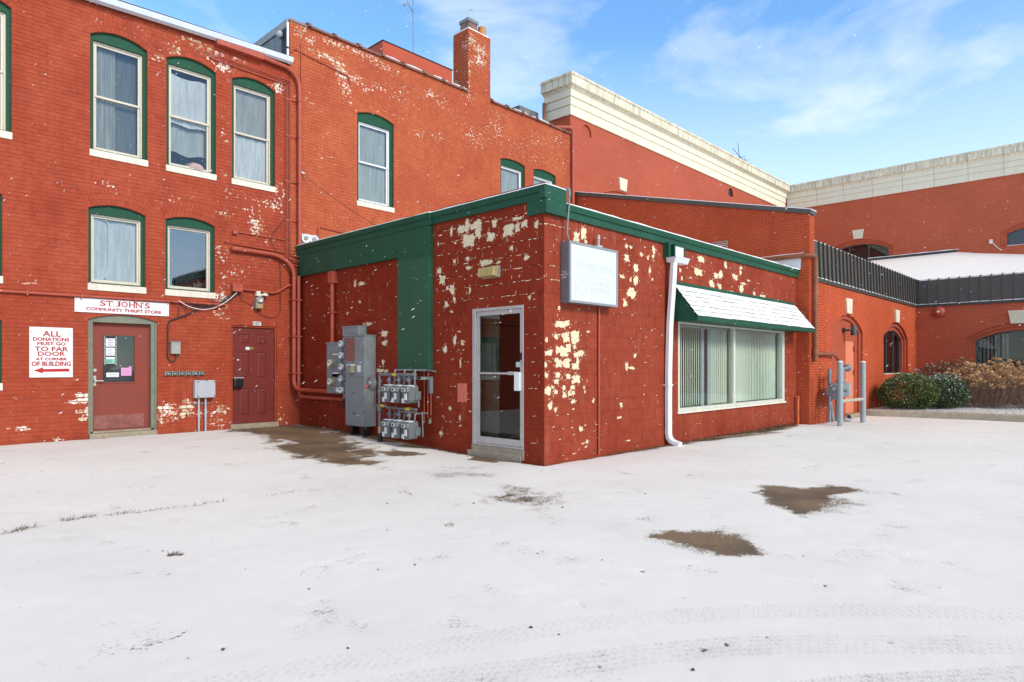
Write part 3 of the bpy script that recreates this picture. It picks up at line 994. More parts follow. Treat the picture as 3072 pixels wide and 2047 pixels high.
# ================================================================== left building: two storeys of painted brick
A = WallY(YA)
bA = root('brick_building', 'red painted two-storey brick building with green arched windows, far left', 'building', (4.5, YA, 0.15))
ups = [opening(1.187, 2.116, 5.32, 7.375, 7.505, 3), opening(3.242, 4.171, 5.32, 7.375, 7.505, 3), opening(4.505, 5.437, 5.32, 7.375, 7.505, 3), opening(5.763, 6.692, 5.32, 7.375, 7.505, 3)]
los = [opening(1.06, 1.992, 2.93, 4.272, 4.372, 3), opening(3.213, 4.138, 2.93, 4.272, 4.372, 3), opening(4.491, 5.415, 2.93, 4.272, 4.372, 3)]
gnd = [opening(1.06, 1.988, 1.178, 2.2, 2.29, 3)]
d1 = opening(3.211, 4.34, 0.19, 2.285, 2.388, 2)
d2 = opening(5.745, 6.735, 0.17, 2.30, None, 0)
opA = ups + los + gnd + [d1, d2]
peelA = peel_field(0.235, [
    (3.95, 7.66, .25, .10, .40), (4.35, 7.35, .28, .22, .48), (4.65, 7.58, .20, .12, .58), (5.0, 7.85, .45, .12, .56), (5.35, 7.72, .30, .13, .64), (5.6, 7.55, .25, .22, .56), (5.9, 7.72, .4, .15, .46),
    (6.75, 7.48, .22, .18, .60), (6.85, 7.1, .15, .4, .38), (5.6, 6.9, .13, .5, .42), (5.6, 6.2, .13, .6, .46), (5.62, 5.4, .14, .4, .44), (6.8, 6.0, .12, .8, .38), (6.8, 5.2, .2, .4, .50), (6.6, 4.9, .5, .22, .47),
    (5.7, 5.0, .5, .22, .42), (6.2, 4.7, .45, .25, .43), (6.28, 4.42, .16, .26, .66), (6.45, 4.15, .3, .2, .44), (5.6, 4.55, .2, .15, .52), (5.0, 4.75, .3, .15, .42), (4.6, 4.7, .3, .2, .40), (4.2, 4.5, .3, .2, .36),
    (3.45, 4.72, .15, .08, .56), (3.62, 4.66, .12, .1, .55), (5.55, 3.75, .22, .3, .48), (5.6, 3.3, .2, .3, .46), (5.9, 3.4, .3, .3, .42), (5.55, 2.85, .25, .2, .58), (5.5, 2.55, .15, .14, .60), (5.65, 2.42, .1, .08, .56),
    (6.3, 3.7, .5, .3, .38), (6.6, 3.2, .3, .4, .38), (3.13, 0.93, .10, .09, .80), (3.05, 0.83, .18, .04, .82), (3.15, .6, .08, .18, .74), (4.46, .66, .12, .12, .80), (4.40, .45, .10, .16, .62), (4.62, .58, .16, .07, .68),
    (4.88, .66, .13, .20, .72), (4.75, .46, .25, .08, .58), (5.1, .52, .2, .08, .56), (5.4, .5, .3, .4, .44), (5.55, .55, .22, .12, .60), (5.5, .3, .3, .15, .52), (6.8, .3, .3, .2, .44), (6.85, 1.6, .1, .6, .36),
    (2.95, 1.2, .1, .03, .66), (2.25, .42, .12, .05, .70), (2.7, .18, .2, .06, .58), (2.6, .9, .6, .4, .29), (2.4, 2.86, .04, .03, .7), (2.5, 6.0, 1, 1, .26), (2.2, 5.2, .2, .2, .33), (3.9, 5.0, .6, .1, .34)])
outA = [(-2.5, -0.3), (XB + .01, -0.3), (XB + .01, 4.0), (7.02, 4.0), (7.02, 8.06), (-2.5, 7.9)]
wallA = backing(A, outA, opA, M['mortar_a'], bA, 'wall', peelA, 0.24)
def lowA(a): return gz(a, YA) - 0.06
masonry(A, -2.5, 7.02, 0.06, 7.86, opA, 0.216, 0.0702, 0.0100, 0.0050, M['brick_a'], peelA, wallA, 'brick', 'brick_field', 300, phase=0.03, jit=0.0022,
        key=lambda c: dep(c) + 0.25 * abs(c[2] - 1.9))
masonry(A, 7.02, XB - .004, 0.06, 3.9, [], 0.216, 0.0702, 0.0105, 0.005, M['brick_a'], peelA, wallA, 'brick', 'brick_field', 0, phase=0.03, jit=0.0018)
mb = MB()                                       # the rest of the box behind the facade
mb.box(-2.5, 6.98, YA + 1.0, YA + 9, -0.3, 8.0)
mb.build('building_core', M['brick_a'], bA)
mb = MB()
mb.add([(-2.6, YA - 0.16, 7.86), (7.03, YA - 0.16, 8.195), (6.98, YA + 9, 8.6), (-2.6, YA + 9, 8.3), (-2.6, YA - 0.16, 7.82), (7.03, YA - 0.16, 8.165), (6.98, YA + 9, 8.5), (-2.6, YA + 9, 8.2)],
       [(0, 1, 2, 3), (7, 6, 5, 4), (0, 4, 5, 1), (1, 5, 6, 2), (3, 7, 4, 0)])
mb.build('roof', M['tar'], bA)
# gutter: an open trough with a rolled lip, falling slightly to the left
mb = MB()
prof = [(0.0, 0.0), (-0.02, -0.075), (-0.075, -0.105), (-0.135, -0.08), (-0.15, 0.0), (-0.165, 0.012), (-0.165, -0.006), (-0.15, -0.09), (-0.078, -0.122), (-0.01, -0.09), (0.0, -0.02)]
za, zb_ = 7.985, 8.165
vs = [(-2.6, YA - 0.02 + y, za - 0.2 + z) for y, z in prof] + [(7.03, YA - 0.02 + y, zb_ + z) for y, z in prof]
n = len(prof)
mb.add(vs, [(i, (i+1) % n, n + (i+1) % n, n + i) for i in range(n)] + [tuple(range(n, 2*n))])
mb.build('gutter', M['gutter'], bA)
for o, st, lb in zip(ups, ('lace_left', 'lace_left', 'white_top', 'half'), ('cream sash window at the upper left edge', 'tall window with lace curtain', 'tall window with white cloth in the upper sash', 'tall window with white cloth in the lower sash')):
    sash_window(A, bA, o, st, M['sash'], True, label=lb)
for o, st, lb in zip(los, ('shade', 'frost', 'plain'), ('window at the left edge', 'window with crinkled frosty film', 'plain window reflecting the sky')):
    sash_window(A, bA, o, st, M['sash'], False, casing=0.055, head=0.085, glass='glass_sky' if st == 'plain' else 'glass_soft', label=lb)
sash_window(A, bA, gnd[0], 'shade', M['sash'], False, label='ground floor window at the left edge')

# shop door in its olive frame
mb = MB()
ol = arch_outline(d1['a0'] + .003, d1['a1'] - .003, .20, d1['spring'], d1['crown'] - .003, 12)
hole = [(3.29, 0.24), (4.245, 0.24), (4.245, 2.245), (3.29, 2.245)]
sheet_with_holes(mb, A, ol, [hole], -0.03)
for p, q in zip(hole, hole[1:] + hole[:1]):
    mb.add([A.pt(*p, -0.03), A.pt(*q, -0.03), A.pt(*q, -0.2), A.pt(*p, -0.2)], [(0, 1, 2, 3)])
A.box(mb, 3.213, 3.245, .17, 2.27, -.03, -.012); A.box(mb, 4.306, 4.338, .17, 2.27, -.03, -.012)
dr = mb.build('door', M['olive'], bA)
dr['label'] = 'rust red shop door with notices in its pane, olive frame'
mb = MB()
sheet_with_holes(mb, A, [(3.292, .285), (4.243, .285), (4.243, 2.243), (3.292, 2.243)], [[(3.47, 1.16), (3.99, 1.16), (3.99, 2.015), (3.47, 2.015)]], -0.14)
for b0, b1, c0, c1 in ((3.445, 3.47, 1.135, 2.04), (3.99, 4.015, 1.135, 2.04), (3.47, 3.99, 1.135, 1.16), (3.47, 3.99, 2.015, 2.04)):
    A.box(mb, b0, b1, c0, c1, -.15, -.128)
mb.build('door_leaf', M['door_red'], dr, bevel=0.002)
mb = MB(); mb.add([A.pt(3.47, 1.16, -.146), A.pt(3.99, 1.16, -.146), A.pt(3.99, 2.015, -.146), A.pt(3.47, 2.015, -.146)], [(0, 1, 2, 3)])
mb.build('pane', M['glass_soft'], dr)
mb = MB(); A.box(mb, 3.3, 4.24, .9, 2.2, -.62, -.60); A.box(mb, 3.3, 3.32, .9, 2.2, -.6, -.16); A.box(mb, 4.22, 4.24, .9, 2.2, -.6, -.16); A.box(mb, 3.3, 4.24, .9, .92, -.6, -.16); A.box(mb, 3.3, 4.24, 2.18, 2.2, -.6, -.16)
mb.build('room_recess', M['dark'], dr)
mb = MB(); A.box(mb, 3.33, 4.16, .31, .56, -.14, -.134)
mb.build('kick_plate', plain('scuffed_kick_plate', (0.30, 0.10, 0.08), 0.35, 0.3, var=0.3, scale=8, dirt=(0.4, 0.22, 0.18), damt=.5), dr, bevel=.002)
mb = MB(); A.box(mb, 3.22, 4.33, .15, .245, -.2, .06); A.box(mb, 3.25, 4.30, .245, .283, -.2, -.03)
mb.build('threshold', M['concrete'], dr, bevel=.006)
mb = MB(); mb.cyl(A.pt(3.345, 1.19, -.14), A.pt(3.345, 1.19, -.075), .02); mb.tube([A.pt(3.345, 1.19, -.08), A.pt(3.47, 1.185, -.08)], .012); mb.cyl(A.pt(3.345, 1.38, -.14), A.pt(3.345, 1.38, -.12), .028)
A.box(mb, 3.325, 3.365, 1.10, 1.28, -.14, -.13)
mb.build('door_handle', M['alu'], dr, smooth=True)
NP = [('hours_notice', 3.495, 3.695, 1.465, 2.0, 'sign_white'), ('pink_notice', 3.77, 3.945, 1.275, 1.43, None), ('white_notice', 3.53, 3.735, 1.255, 1.335, 'label')]
M['pink'] = plain('pink_paper', (0.72, 0.32, 0.58), .7, var=.04)
M['mint'] = plain('mint_paper', (0.25, 0.62, 0.42), .7, var=.1)
M['ink'] = plain('black_ink', (0.02, 0.02, 0.022), .6)
mb = MB(); A.box(mb, 3.495, 3.70, 1.47, 2.0, -.143, -.141); nb = mb.build('hours_notice', M['ink'], dr)
mb = MB()
for z0, z1 in ((1.81, 1.96), (1.645, 1.79), (1.50, 1.62)): A.box(mb, 3.525, 3.668, z0, z1, -.141, -.1395)
for k in range(22):
    z = 1.478 + k * .0238
    A.box(mb, 3.500, 3.514, z, z + .013, -.141, -.1395); A.box(mb, 3.680, 3.694, z, z + .013, -.141, -.1395)
mb.build('notice_paper', M['sign_white'], dr)
mb = MB(); A.box(mb, 3.527, 3.666, 1.503, 1.585, -.1395, -.1385); mb.build('notice_strip', M['mint'], dr)
mb = MB()
for s, z0, z1 in (('New', 1.917, 1.947), ('Store', 1.872, 1.902), ('Hours', 1.827, 1.857)): text_mesh(mb, A, s, 3.555, 3.64, z0, z1, -.1395, .01)
for k in range(5): A.box(mb, 3.535, 3.535 + rnd.uniform(.08, .125), 1.662 + k * .024, 1.667 + k * .024, -.1395, -.139)
for k in range(3): A.box(mb, 3.535, 3.535 + rnd.uniform(.08, .125), 1.515 + k * .022, 1.522 + k * .022, -.1385, -.138)
mb.build('notice_text', M['ink'], dr)
mb = MB(); A.box(mb, 3.77, 3.945, 1.275, 1.425, -.143, -.141); A.box(mb, 3.90, 3.945, 1.425, 1.452, -.143, -.141); mb.build('pink_notice', M['pink'], dr)
mb = MB(); A.box(mb, 3.53, 3.735, 1.255, 1.335, -.143, -.141); mb.build('white_notice', M['label'], dr)
mb = MB()
for k in range(2): A.box(mb, 3.57, 3.70, 1.285 + k * .02, 1.292 + k * .02, -.141, -.1402)
for k in range(2): A.box(mb, 3.79, 3.90, 1.32 + k * .035, 1.326 + k * .035, -.141, -.1402)
mb.build('notice_text', plain('grey_ink', (.35, .33, .35), .6), dr)

# six-panel door 107
mb = MB()
for b0, b1, c0, c1 in ((5.747, 5.783, .17, 2.30), (6.697, 6.733, .17, 2.30), (5.783, 6.697, 2.265, 2.30)): A.box(mb, b0, b1, c0, c1, -.12, -.012)
A.box(mb, 5.72, 6.76, 2.30, 2.50, -.02, .011)
dr2 = mb.build('door', M['brick_a'], bA)
dr2['label'] = 'crimson six-panel door numbered 107'
mb = MB()
pans = [(5.93, 6.16), (6.31, 6.54)]
rows = [(.42, .98), (1.20, 1.75), (1.92, 2.12)]
holes = [[(p0, r0), (p1, r0), (p1, r1), (p0, r1)] for p0, p1 in pans for r0, r1 in rows]
sheet_with_holes(mb, A, [(5.785, .255), (6.695, .255), (6.695, 2.263), (5.785, 2.263)], holes, -.05)
for h in holes:
    (p0, r0), _, (p1, r1), _ = h
    i1, i2 = .012, .045
    o1 = [(p0 + i1, r0 + i1), (p1 - i1, r0 + i1), (p1 - i1, r1 - i1), (p0 + i1, r1 - i1)]
    o2 = [(p0 + i2, r0 + i2), (p1 - i2, r0 + i2), (p1 - i2, r1 - i2), (p0 + i2, r1 - i2)]
    vs = [A.pt(*p, -.05) for p in h] + [A.pt(*p, -.062) for p in o1] + [A.pt(*p, -.053) for p in o2]
    mb.add(vs, [(k, (k+1) % 4, 4 + (k+1) % 4, 4 + k) for k in range(4)] + [(4 + k, 4 + (k+1) % 4, 8 + (k+1) % 4, 8 + k) for k in range(4)] + [(8, 9, 10, 11)])
mb.build('door_leaf', M['door_107'], dr2)
mb = MB(); A.box(mb, 5.72, 6.76, .12, .25, -.12, .05); mb.build('threshold', M['concrete'], dr2, bevel=.008)
mb = MB()
for z in (.5, 1.25, 2.0): A.box(mb, 6.69, 6.705, z - .05, z + .05, -.05, -.035)
mb.build('hinge', M['cable'], dr2)
mb = MB(); A.box(mb, 6.07, 6.155, 1.795, 1.855, -.05, -.048); mb.build('sticker', M['label'], dr2)
mb = MB(); A.box(mb, 5.89, 5.93, 1.57, 1.595, -.05, -.048); mb.build('sticker', M['label'], dr2)
mb = MB(); A.box(mb, 6.157, 6.235, 1.795, 1.855, -.05, -.0478); mb.build('sticker', plain('black_yellow_sticker', (.35, .28, .03), .5, var=.9, scale=60), dr2)
mb = MB(); text_mesh(mb, A, '5Z', 6.165, 6.228, 1.803, 1.848, -.0478, .02); mb.build('sticker_text', M['ink'], dr2)

# ================================================================== taller building behind the annex
bD = root('brick_building', 'taller red brick building with chimney and clay coping, above the annex roof', 'building', (11.9, YA, 0.1))
XD0, XD1 = 7.03, 16.95
opD = [opening(8.752, 9.818, 5.41, 7.50, 7.612, 3), opening(13.62, 14.68, 5.41, 7.52, 7.60, 3), opening(15.06, 16.14, 5.41, 7.52, 7.60, 3)]
peelD = peel_field(0.285, [
    (7.25, 8.9, .2, .15, .54), (7.5, 8.8, .2, .1, .50), (7.6, 8.6, .25, .15, .48), (8.0, 8.55, .3, .10, .58), (8.2, 8.92, .5, .10, .52), (8.3, 8.3, .14, .34, .64), (8.45, 7.95, .14, .2, .56), (8.55, 7.7, .12, .12, .48),
    (8.75, 8.3, .25, .15, .52), (8.9, 8.95, .6, .10, .52), (9.0, 8.15, .14, .14, .56), (9.4, 8.3, .25, .16, .48), (9.5, 8.85, .6, .12, .46), (10.1, 8.3, .5, .3, .40), (11.0, 8.62, .18, .16, .56), (11.3, 8.5, .5, .25, .42),
    (10.0, 7.75, .4, .07, .46), (10.6, 7.5, .4, .2, .42), (11.2, 7.5, .5, .25, .40), (12.0, 8.2, .5, .4, .38), (12.6, 7.9, .6, .4, .41), (13.4, 8.3, .5, .5, .42), (13.6, 8.75, .5, .2, .40), (12.4, 9.0, .3, .3, .44),
    (14.3, 8.0, 1.0, .5, .38), (15.3, 8.4, .9, .35, .385), (15.2, 7.9, .6, .2, .41), (16.2, 8.7, .6, .3, .42), (16.4, 8.1, .5, .6, .36), (9.3, 7.75, .4, .1, .37), (7.6, 7.3, .2, .1, .46), (7.9, 6.2, .3, .12, .40), (8.3, 4.9, .5, .3, .36), (10.5, 6.6, 1.5, 1, .32)])
outD = [(XD0, 3.2), (XD1, 3.2), (XD1, 9.05), (XD0, 9.05)]
wallD = backing(A, outD, opD, M['mortar_d'], bD, 'wall', peelD, 0.24)
masonry(A, XD0, XD1, 3.64, 9.05, opD, 0.216, 0.0702, 0.0100, 0.0050, M['brick_d'], peelD, wallD, 'brick', 'brick_field', 300, phase=0.1, jit=0.0022)
mb = MB(); mb.box(XD0 + .02, XD1 - .02, YA + 1.0, YA + 8, 3.0, 8.75); mb.build('building_core', M['brick_d'], bD)
for o, lb in zip(opD, ('tall white sash window', 'white window half hidden by the annex roof', 'window mostly hidden by the annex fascia')):
    sash_window(A, bD, o, 'shade', M['white'], True, casing=.075, head=.15, glass='glass_soft', label=lb)
# clay coping tiles: half round, each with a collar
x = 7.45
k = 0
while x < XD1 - .1:
    ln = 0.655
    if x < 12.33 < x + ln: ln = 12.33 - x
    if 12.33 <= x < 13.2: x = 13.2; continue
    if x + ln > XD1 + .02: ln = XD1 + .02 - x
    mb = MB()
    n = 9
    def half(xx, r, dz):
        return [(xx, YA + .05 + r * 1.35 * math.cos(t), 9.055 + dz + r * 1.15 * math.sin(t)) for t in [math.pi * i / (n - 1) for i in range(n)]]
    dz = rnd.uniform(-.006, .006)
    secs = [half(x, .112, dz), half(x + .07, .112, dz), half(x + .075, .085, dz), half(x + ln - .004, .08, dz)]
    vs = [p for s in secs for p in s]
    fs = [(i*n+j, i*n+j+1, (i+1)*n+j+1, (i+1)*n+j) for i in range(3) for j in range(n-1)] + [tuple(range(n))]
    mb.add(vs, fs)
    mb.build('coping_tile', M['terra'], bD, smooth=True)
    x += ln
mb = MB(); mb.box(XD0 - .03, 7.5, YA - .02, YA + .25, 9.05, 9.085); mb.build('coping_tile', M['slate'], bD)
mb = MB(); mb.box(XD0, XD1, YA + .15, YA + .26, 8.7, 9.06); mb.build('parapet', M['brick_d'], bD)
# snow lying along the coping in short patches
for x0, x1 in ((9.55, 10.0), (10.2, 10.75), (11.1, 11.6), (11.75, 12.3), (14.2, 14.8), (15.0, 15.9)):
    mb = MB(); mb.tube([(x0, YA - .01, 9.14), ((x0+x1)/2, YA - .01, 9.145), (x1, YA - .01, 9.138)], [.012, .02, .01], 6)
    mb.build('coping_snow', M['snow'], bD, smooth=True)
# weathered metal gable end above the low roof
mb = MB(); mb.box(7.0, 7.03, YA + .02, YA + 4.5, 8.0, 9.06); ge = mb.build('gable_end', M['slate'], bD)
for k in range(5):
    mb = MB(); y = YA + .30 + k * .62
    mb.box(6.99, 7.0, y, y + .6, 8.1, 8.88)
    mb.build('metal_sheet', M['slate'], ge, bevel=.003)
mb = MB(); mb.box(6.97, 7.0, YA + .0, YA + 4.5, 8.9, 9.07); mb.build('trim_board', plain('pale_trim_board', (.36, .37, .36), .6, var=.2), ge)
mb = MB(); mb.box(6.985, 7.0, YA - .005, YA + .28, 8.12, 8.9); mb.build('tar_patch', M['tar'], ge)
mb = MB(); mb.box(6.955, 7.0, YA - .03, YA - .008, 8.45, 8.98); mb.box(6.955, 7.0, YA - .03, YA - .008, 8.1, 8.4); mb.build('corner_trim', M['white'], ge)
mb = MB(); mb.lathe((6.99, YA + .27, 8.80), (-1, 0, 0), [(.06, 0), (.085, .03), (.085, .07), (.05, .11), (.01, .12)], 14); mb.build('vent_hood', M['galv_lt'], ge, smooth=True)
# chimney of single bricks
ch = MB(); ch.box(12.352, 13.203, YA - .0005, YA + .63, 8.9, 10.86)
chm = ch.build('chimney', M['mortar_d'], bD, attrs={'peel': [.3] * 8, 'tint': [.5] * 8})
chw = WallX(12.352)
peelCh = peel_field(0.28, [(12.4, 10.55, .3, .3, .52), (12.37, 9.6, .06, 1.2, .50), (12.85, 10.4, .3, .25, .55), (12.8, 10.1, .25, .2, .58), (13.15, 9.6, .06, .8, .5)])
peelCl = peel_field(0.28, [(14.0, 9.3, .12, .25, .84), (13.9, 9.12, .2, .1, .80), (13.55, 10.4, .3, .4, .46)])
masonry(A, 12.352, 13.203, 9.09, 10.86, [], 0.216, 0.0702, 0.0105, 0.0085, M['brick_d'], peelCh, chm, 'brick', 'brick_field', 95, jit=0.004)
masonry(chw, YA, YA + .63, 9.09, 10.86, [], 0.216, 0.0702, 0.0105, 0.0085, M['brick_d'], peelCl, chm, 'brick', 'brick_field', 75, phase=.1, jit=0.004)
mb = MB(); mb.box(12.34, 13.215, YA - .012, YA + .64, 10.862, 10.90); mb.build('chimney_crown', M['snow'], chm, bevel=.01)
mb = MB(); mb.box(12.46, 12.80, YA + .12, YA + .46, 10.90, 11.16); mb.build('flue_box', plain('patched_flue_box', (.24, .13, .11), .5, .2, var=.5, scale=6), chm)
mb = MB(); mb.box(12.43, 12.83, YA + .09, YA + .49, 11.16, 11.25); mb.build('flue_cap', M['slate'], chm, bevel=.008)
mb = MB(); mb.lathe((13.02, YA + .16, 10.9), (0, 0, 1), [(.115, 0), (.115, .27), (.09, .27), (.09, .05)], 16); mb.build('flue_tile', M['flue'], chm, smooth=True)
mb = MB(); mb.tube(rounded([(12.62, YA + .3, 11.25), (12.62, YA + .3, 11.62), (12.72, YA + .25, 11.63), (12.74, YA + .25, 11.57)], .05), .016, 8); mb.build('vent_pipe', M['galv_lt'], chm, smooth=True)
# painted penthouse on the roof
mb = MB(); mb.box(11.63, 14.4, 16.5, 19.0, 8.7, 11.30); ph = mb.build('penthouse', M['stucco'], bD)
mb = MB(); mb.box(11.61, 14.42, 16.48, 19.02, 11.30, 11.325); mb.build('roof_edge', M['tar'], ph)
mb = MB(); mb.box(7.03, XD1, YA + .26, YA + 8, 8.75, 8.8); mb.build('roof', M['tar'], bD)
# grey sheet curb and pipes beside the cream cornice
mb = MB(); mb.box(16.05, 17.0, YA + 1.5, YA + 2.6, 8.8, 10.2); mb.build('roof_curb', M['slate'], bD)
mb = MB(); mb.tube(rounded([(16.95, YA + 1.2, 8.8), (16.95, YA + 1.2, 10.42), (17.08, YA + 1.3, 10.45), (17.12, YA + 1.35, 10.2)], .1), .055, 10); mb.build('vent_pipe', M['pipe_rust'], bD, smooth=True)

# ================================================================== concrete-block annex
bX = root('block_annex', 'single-storey red concrete-block annex with green fascia and awning window', 'building', (XB, YC, 0))
WB, WC = WallX(XB), WallY(YC)
oDoor = opening(6.70, 7.835, 0.19, 2.385)
oWin = opening(11.16, 16.36, 0.585, 2.345)
PEEL_C = [(7.7, 2.09, 0.16, 0.058), (7.79, 1.91, 0.092, 0.08), (8.0, 1.91, 0.107, 0.103), (7.55, 1.9, 0.05, 0.039), (7.33, 1.84, 0.032, 0.038), (7.38, 1.65, 0.082, 0.046), (7.6, 1.7, 0.073, 0.051), (7.74, 1.67, 0.103, 0.08), (7.85, 1.74, 0.07, 0.066), (8.0, 1.75, 0.036, 0.029), (8.03, 1.63, 0.072, 0.037), (8.16, 1.66, 0.085, 0.068), (7.6, 1.5, 0.09, 0.072), (7.8, 1.51, 0.092, 0.073), (8.0, 1.45, 0.072, 0.051), (8.07, 1.5, 0.036, 0.112), (7.31, 1.48, 0.038, 0.042), (7.25, 1.5, 0.023, 0.056), (7.33, 1.32, 0.041, 0.042), (7.6, 1.32, 0.073, 0.05), (7.56, 1.23, 0.056, 0.036), (7.84, 1.3, 0.064, 0.055), (8.03, 1.25, 0.114, 0.067), (7.36, 1.09, 0.081, 0.071), (7.47, 1.14, 0.028, 0.021), (7.55, 1.07, 0.045, 0.036), (7.74, 1.13, 0.044, 0.033), (7.94, 1.13, 0.059, 0.037), (7.75, 1.02, 0.048, 0.044), (7.87, 1.03, 0.047, 0.041), (7.96, 1.04, 0.042, 0.037), (7.96, 0.91, 0.045, 0.036), (8.24, 1.12, 0.019, 0.02), (8.26, 1.05, 0.02, 0.024), (8.48, 0.9, 0.023, 0.038), (7.41, 0.86, 0.049, 0.071), (7.54, 0.81, 0.031, 0.034), (7.97, 0.79, 0.017, 0.012), (8.16, 0.47, 0.052, 0.034), (8.32, 0.26, 0.027, 0.03), (8.21, 0.24, 0.027, 0.01), (8.29, 0.18, 0.027, 0.01), (9.68, 1.63, 0.042, 0.037), (9.43, 1.45, 0.036, 0.066), (9.57, 1.42, 0.133, 0.024), (9.26, 0.8, 0.042, 0.04), (9.2, 0.59, 0.056, 0.018), (9.48, 0.18, 0.066, 0.011), (8.34, 2.0, 0.035, 0.016), (9.96, 0.95, 0.013, 0.007), (7.28, 1.03, 0.026, 0.064), (8.22, 3.55, 0.076, 0.107), (8.04, 3.47, 0.075, 0.086), (8.28, 3.42, 0.033, 0.033), (9.42, 3.5, 0.046, 0.036), (9.55, 3.5, 0.058, 0.02), (9.88, 3.42, 0.044, 0.037), (9.43, 3.3, 0.082, 0.061), (10.29, 3.55, 0.046, 0.069), (10.27, 3.43, 0.04, 0.037), (9.72, 3.16, 0.075, 0.082), (10.16, 3.17, 0.04, 0.054), (10.1, 3.39, 0.034, 0.039), (9.29, 2.97, 0.071, 0.029), (9.71, 2.94, 0.074, 0.081), (9.55, 2.94, 0.026, 0.044), (9.56, 2.72, 0.125, 0.095), (9.38, 2.53, 0.062, 0.065), (7.62, 2.33, 0.028, 0.031), (10.25, 3.01, 0.023, 0.024), (12.07, 3.59, 0.134, 0.068), (11.95, 3.32, 0.192, 0.085), (13.14, 3.59, 0.055, 0.072), (12.92, 3.37, 0.085, 0.08), (12.71, 3.32, 0.106, 0.06), (13.6, 3.38, 0.117, 0.059), (12.5, 3.14, 0.141, 0.083), (12.88, 3.11, 0.069, 0.064), (13.86, 3.52, 0.051, 0.056), (13.88, 3.61, 0.086, 0.03), (14.03, 3.28, 0.151, 0.022), (13.91, 3.15, 0.095, 0.094), (14.59, 3.1, 0.074, 0.046), (15.03, 3.08, 0.168, 0.036), (13.36, 3.05, 0.162, 0.018), (14.26, 3.37, 0.071, 0.019), (11.65, 3.18, 0.027, 0.02), (11.3, 3.13, 0.032, 0.036), (11.24, 3.28, 0.038, 0.036)]
PEEL_B = [(8.36, 3.71, 0.03, 0.086), (8.11, 3.73, 0.076, 0.071), (7.97, 3.76, 0.071, 0.105), (7.72, 3.74, 0.128, 0.097), (7.93, 3.52, 0.144, 0.112), (8.13, 3.73, 0.063, 0.063), (7.33, 3.7, 0.054, 0.06), (7.41, 3.51, 0.087, 0.074), (7.03, 3.56, 0.109, 0.092), (6.83, 3.57, 0.05, 0.065), (6.69, 3.61, 0.076, 0.051), (6.45, 3.55, 0.037, 0.063), (6.82, 3.71, 0.107, 0.026), (6.96, 3.27, 0.036, 0.037), (6.64, 3.09, 0.049, 0.034), (7.56, 3.11, 0.098, 0.049), (7.41, 3.11, 0.054, 0.038), (7.24, 3.08, 0.052, 0.018), (7.92, 3.07, 0.074, 0.028), (7.95, 3.22, 0.042, 0.031), (8.28, 3.21, 0.034, 0.038), (8.26, 3.52, 0.026, 0.02), (8.59, 2.94, 0.08, 0.073), (8.67, 3.09, 0.054, 0.052), (8.34, 2.74, 0.065, 0.081), (8.47, 2.78, 0.026, 0.035), (8.28, 2.57, 0.03, 0.052), (8.49, 2.5, 0.053, 0.055), (8.36, 2.37, 0.03, 0.023), (8.7, 3.56, 0.018, 0.036), (7.9, 2.7, 0.025, 0.05), (8.27, 1.9, 0.039, 0.083), (8.08, 1.84, 0.038, 0.048), (8.52, 1.73, 0.053, 0.061), (8.16, 2.03, 0.03, 0.011), (6.58, 2.49, 0.021, 0.033), (6.96, 3.51, 0.036, 0.052), (6.96, 2.45, 0.026, 0.008), (8.13, 1.5, 0.021, 0.071), (8.39, 0.74, 0.03, 0.032), (8.63, 0.3, 0.045, 0.046), (8.92, 0.49, 0.033, 0.045), (8.14, 0.6, 0.021, 0.048), (10.29, 2.06, 0.126, 0.058), (10.27, 1.89, 0.076, 0.054), (10.32, 1.52, 0.043, 0.052), (10.4, 1.37, 0.138, 0.029), (10.22, 1.36, 0.059, 0.028), (11.04, 3.08, 0.101, 0.036), (11.27, 3.1, 0.036, 0.068), (11.1, 2.72, 0.042, 0.023), (10.79, 2.27, 0.098, 0.036), (10.95, 2.28, 0.035, 0.017), (11.55, 2.52, 0.026, 0.027), (7.7, 3.61, 0.072, 0.083), (8.01, 3.59, 0.062, 0.042)]

peelX = peel_field(0.225, [(7.0, 3.6, 1.2, .3, .34), (7.4, 3.0, 1.0, .3, .34), (8.2, 2.6, .8, .6, .28), (6.5, 1.6, .3, 1.2, .30)])
peelXC = peel_field(0.215, [(7.8, 1.5, .6, .6, .33), (10.5, 3.3, 1.5, .3, .29), (13.5, 3.2, 2.5, .25, .31), (8.2, .4, .6, .3, .30)])
outB = [(YC, -0.3), (YA + .1, -0.3), (YA + .1, 4.0), (YC, 4.0)]
outC = [(XB, -0.3), (XE - .002, -0.3), (XE - .002, 3.85), (XB, 3.85)]
wallB = backing(WB, outB, [oDoor], M['joint_shade'], bX, 'wall', peelX, 0.2)
wallC = backing(WC, outC, [oWin], M['block_joint'], bX, 'wall', peelXC, 0.16)
masonry(WB, YC - .003, YA, -0.1, 3.98, [oDoor], 0.4064, 0.2032, 0.007, 0.0035, M['block_shade'], peelX, wallB, 'concrete_block', 'concrete_block_field', 150, ring=True, phase=.1, jit=.0008)
masonry(WC, XB - .003, XE - .005, -0.1, 3.82, [oWin], 0.4064, 0.2032, 0.007, 0.0035, M['block'], peelXC, wallC, 'concrete_block', 'concrete_block_field', 150, ring=True, phase=.0, jit=.0008)
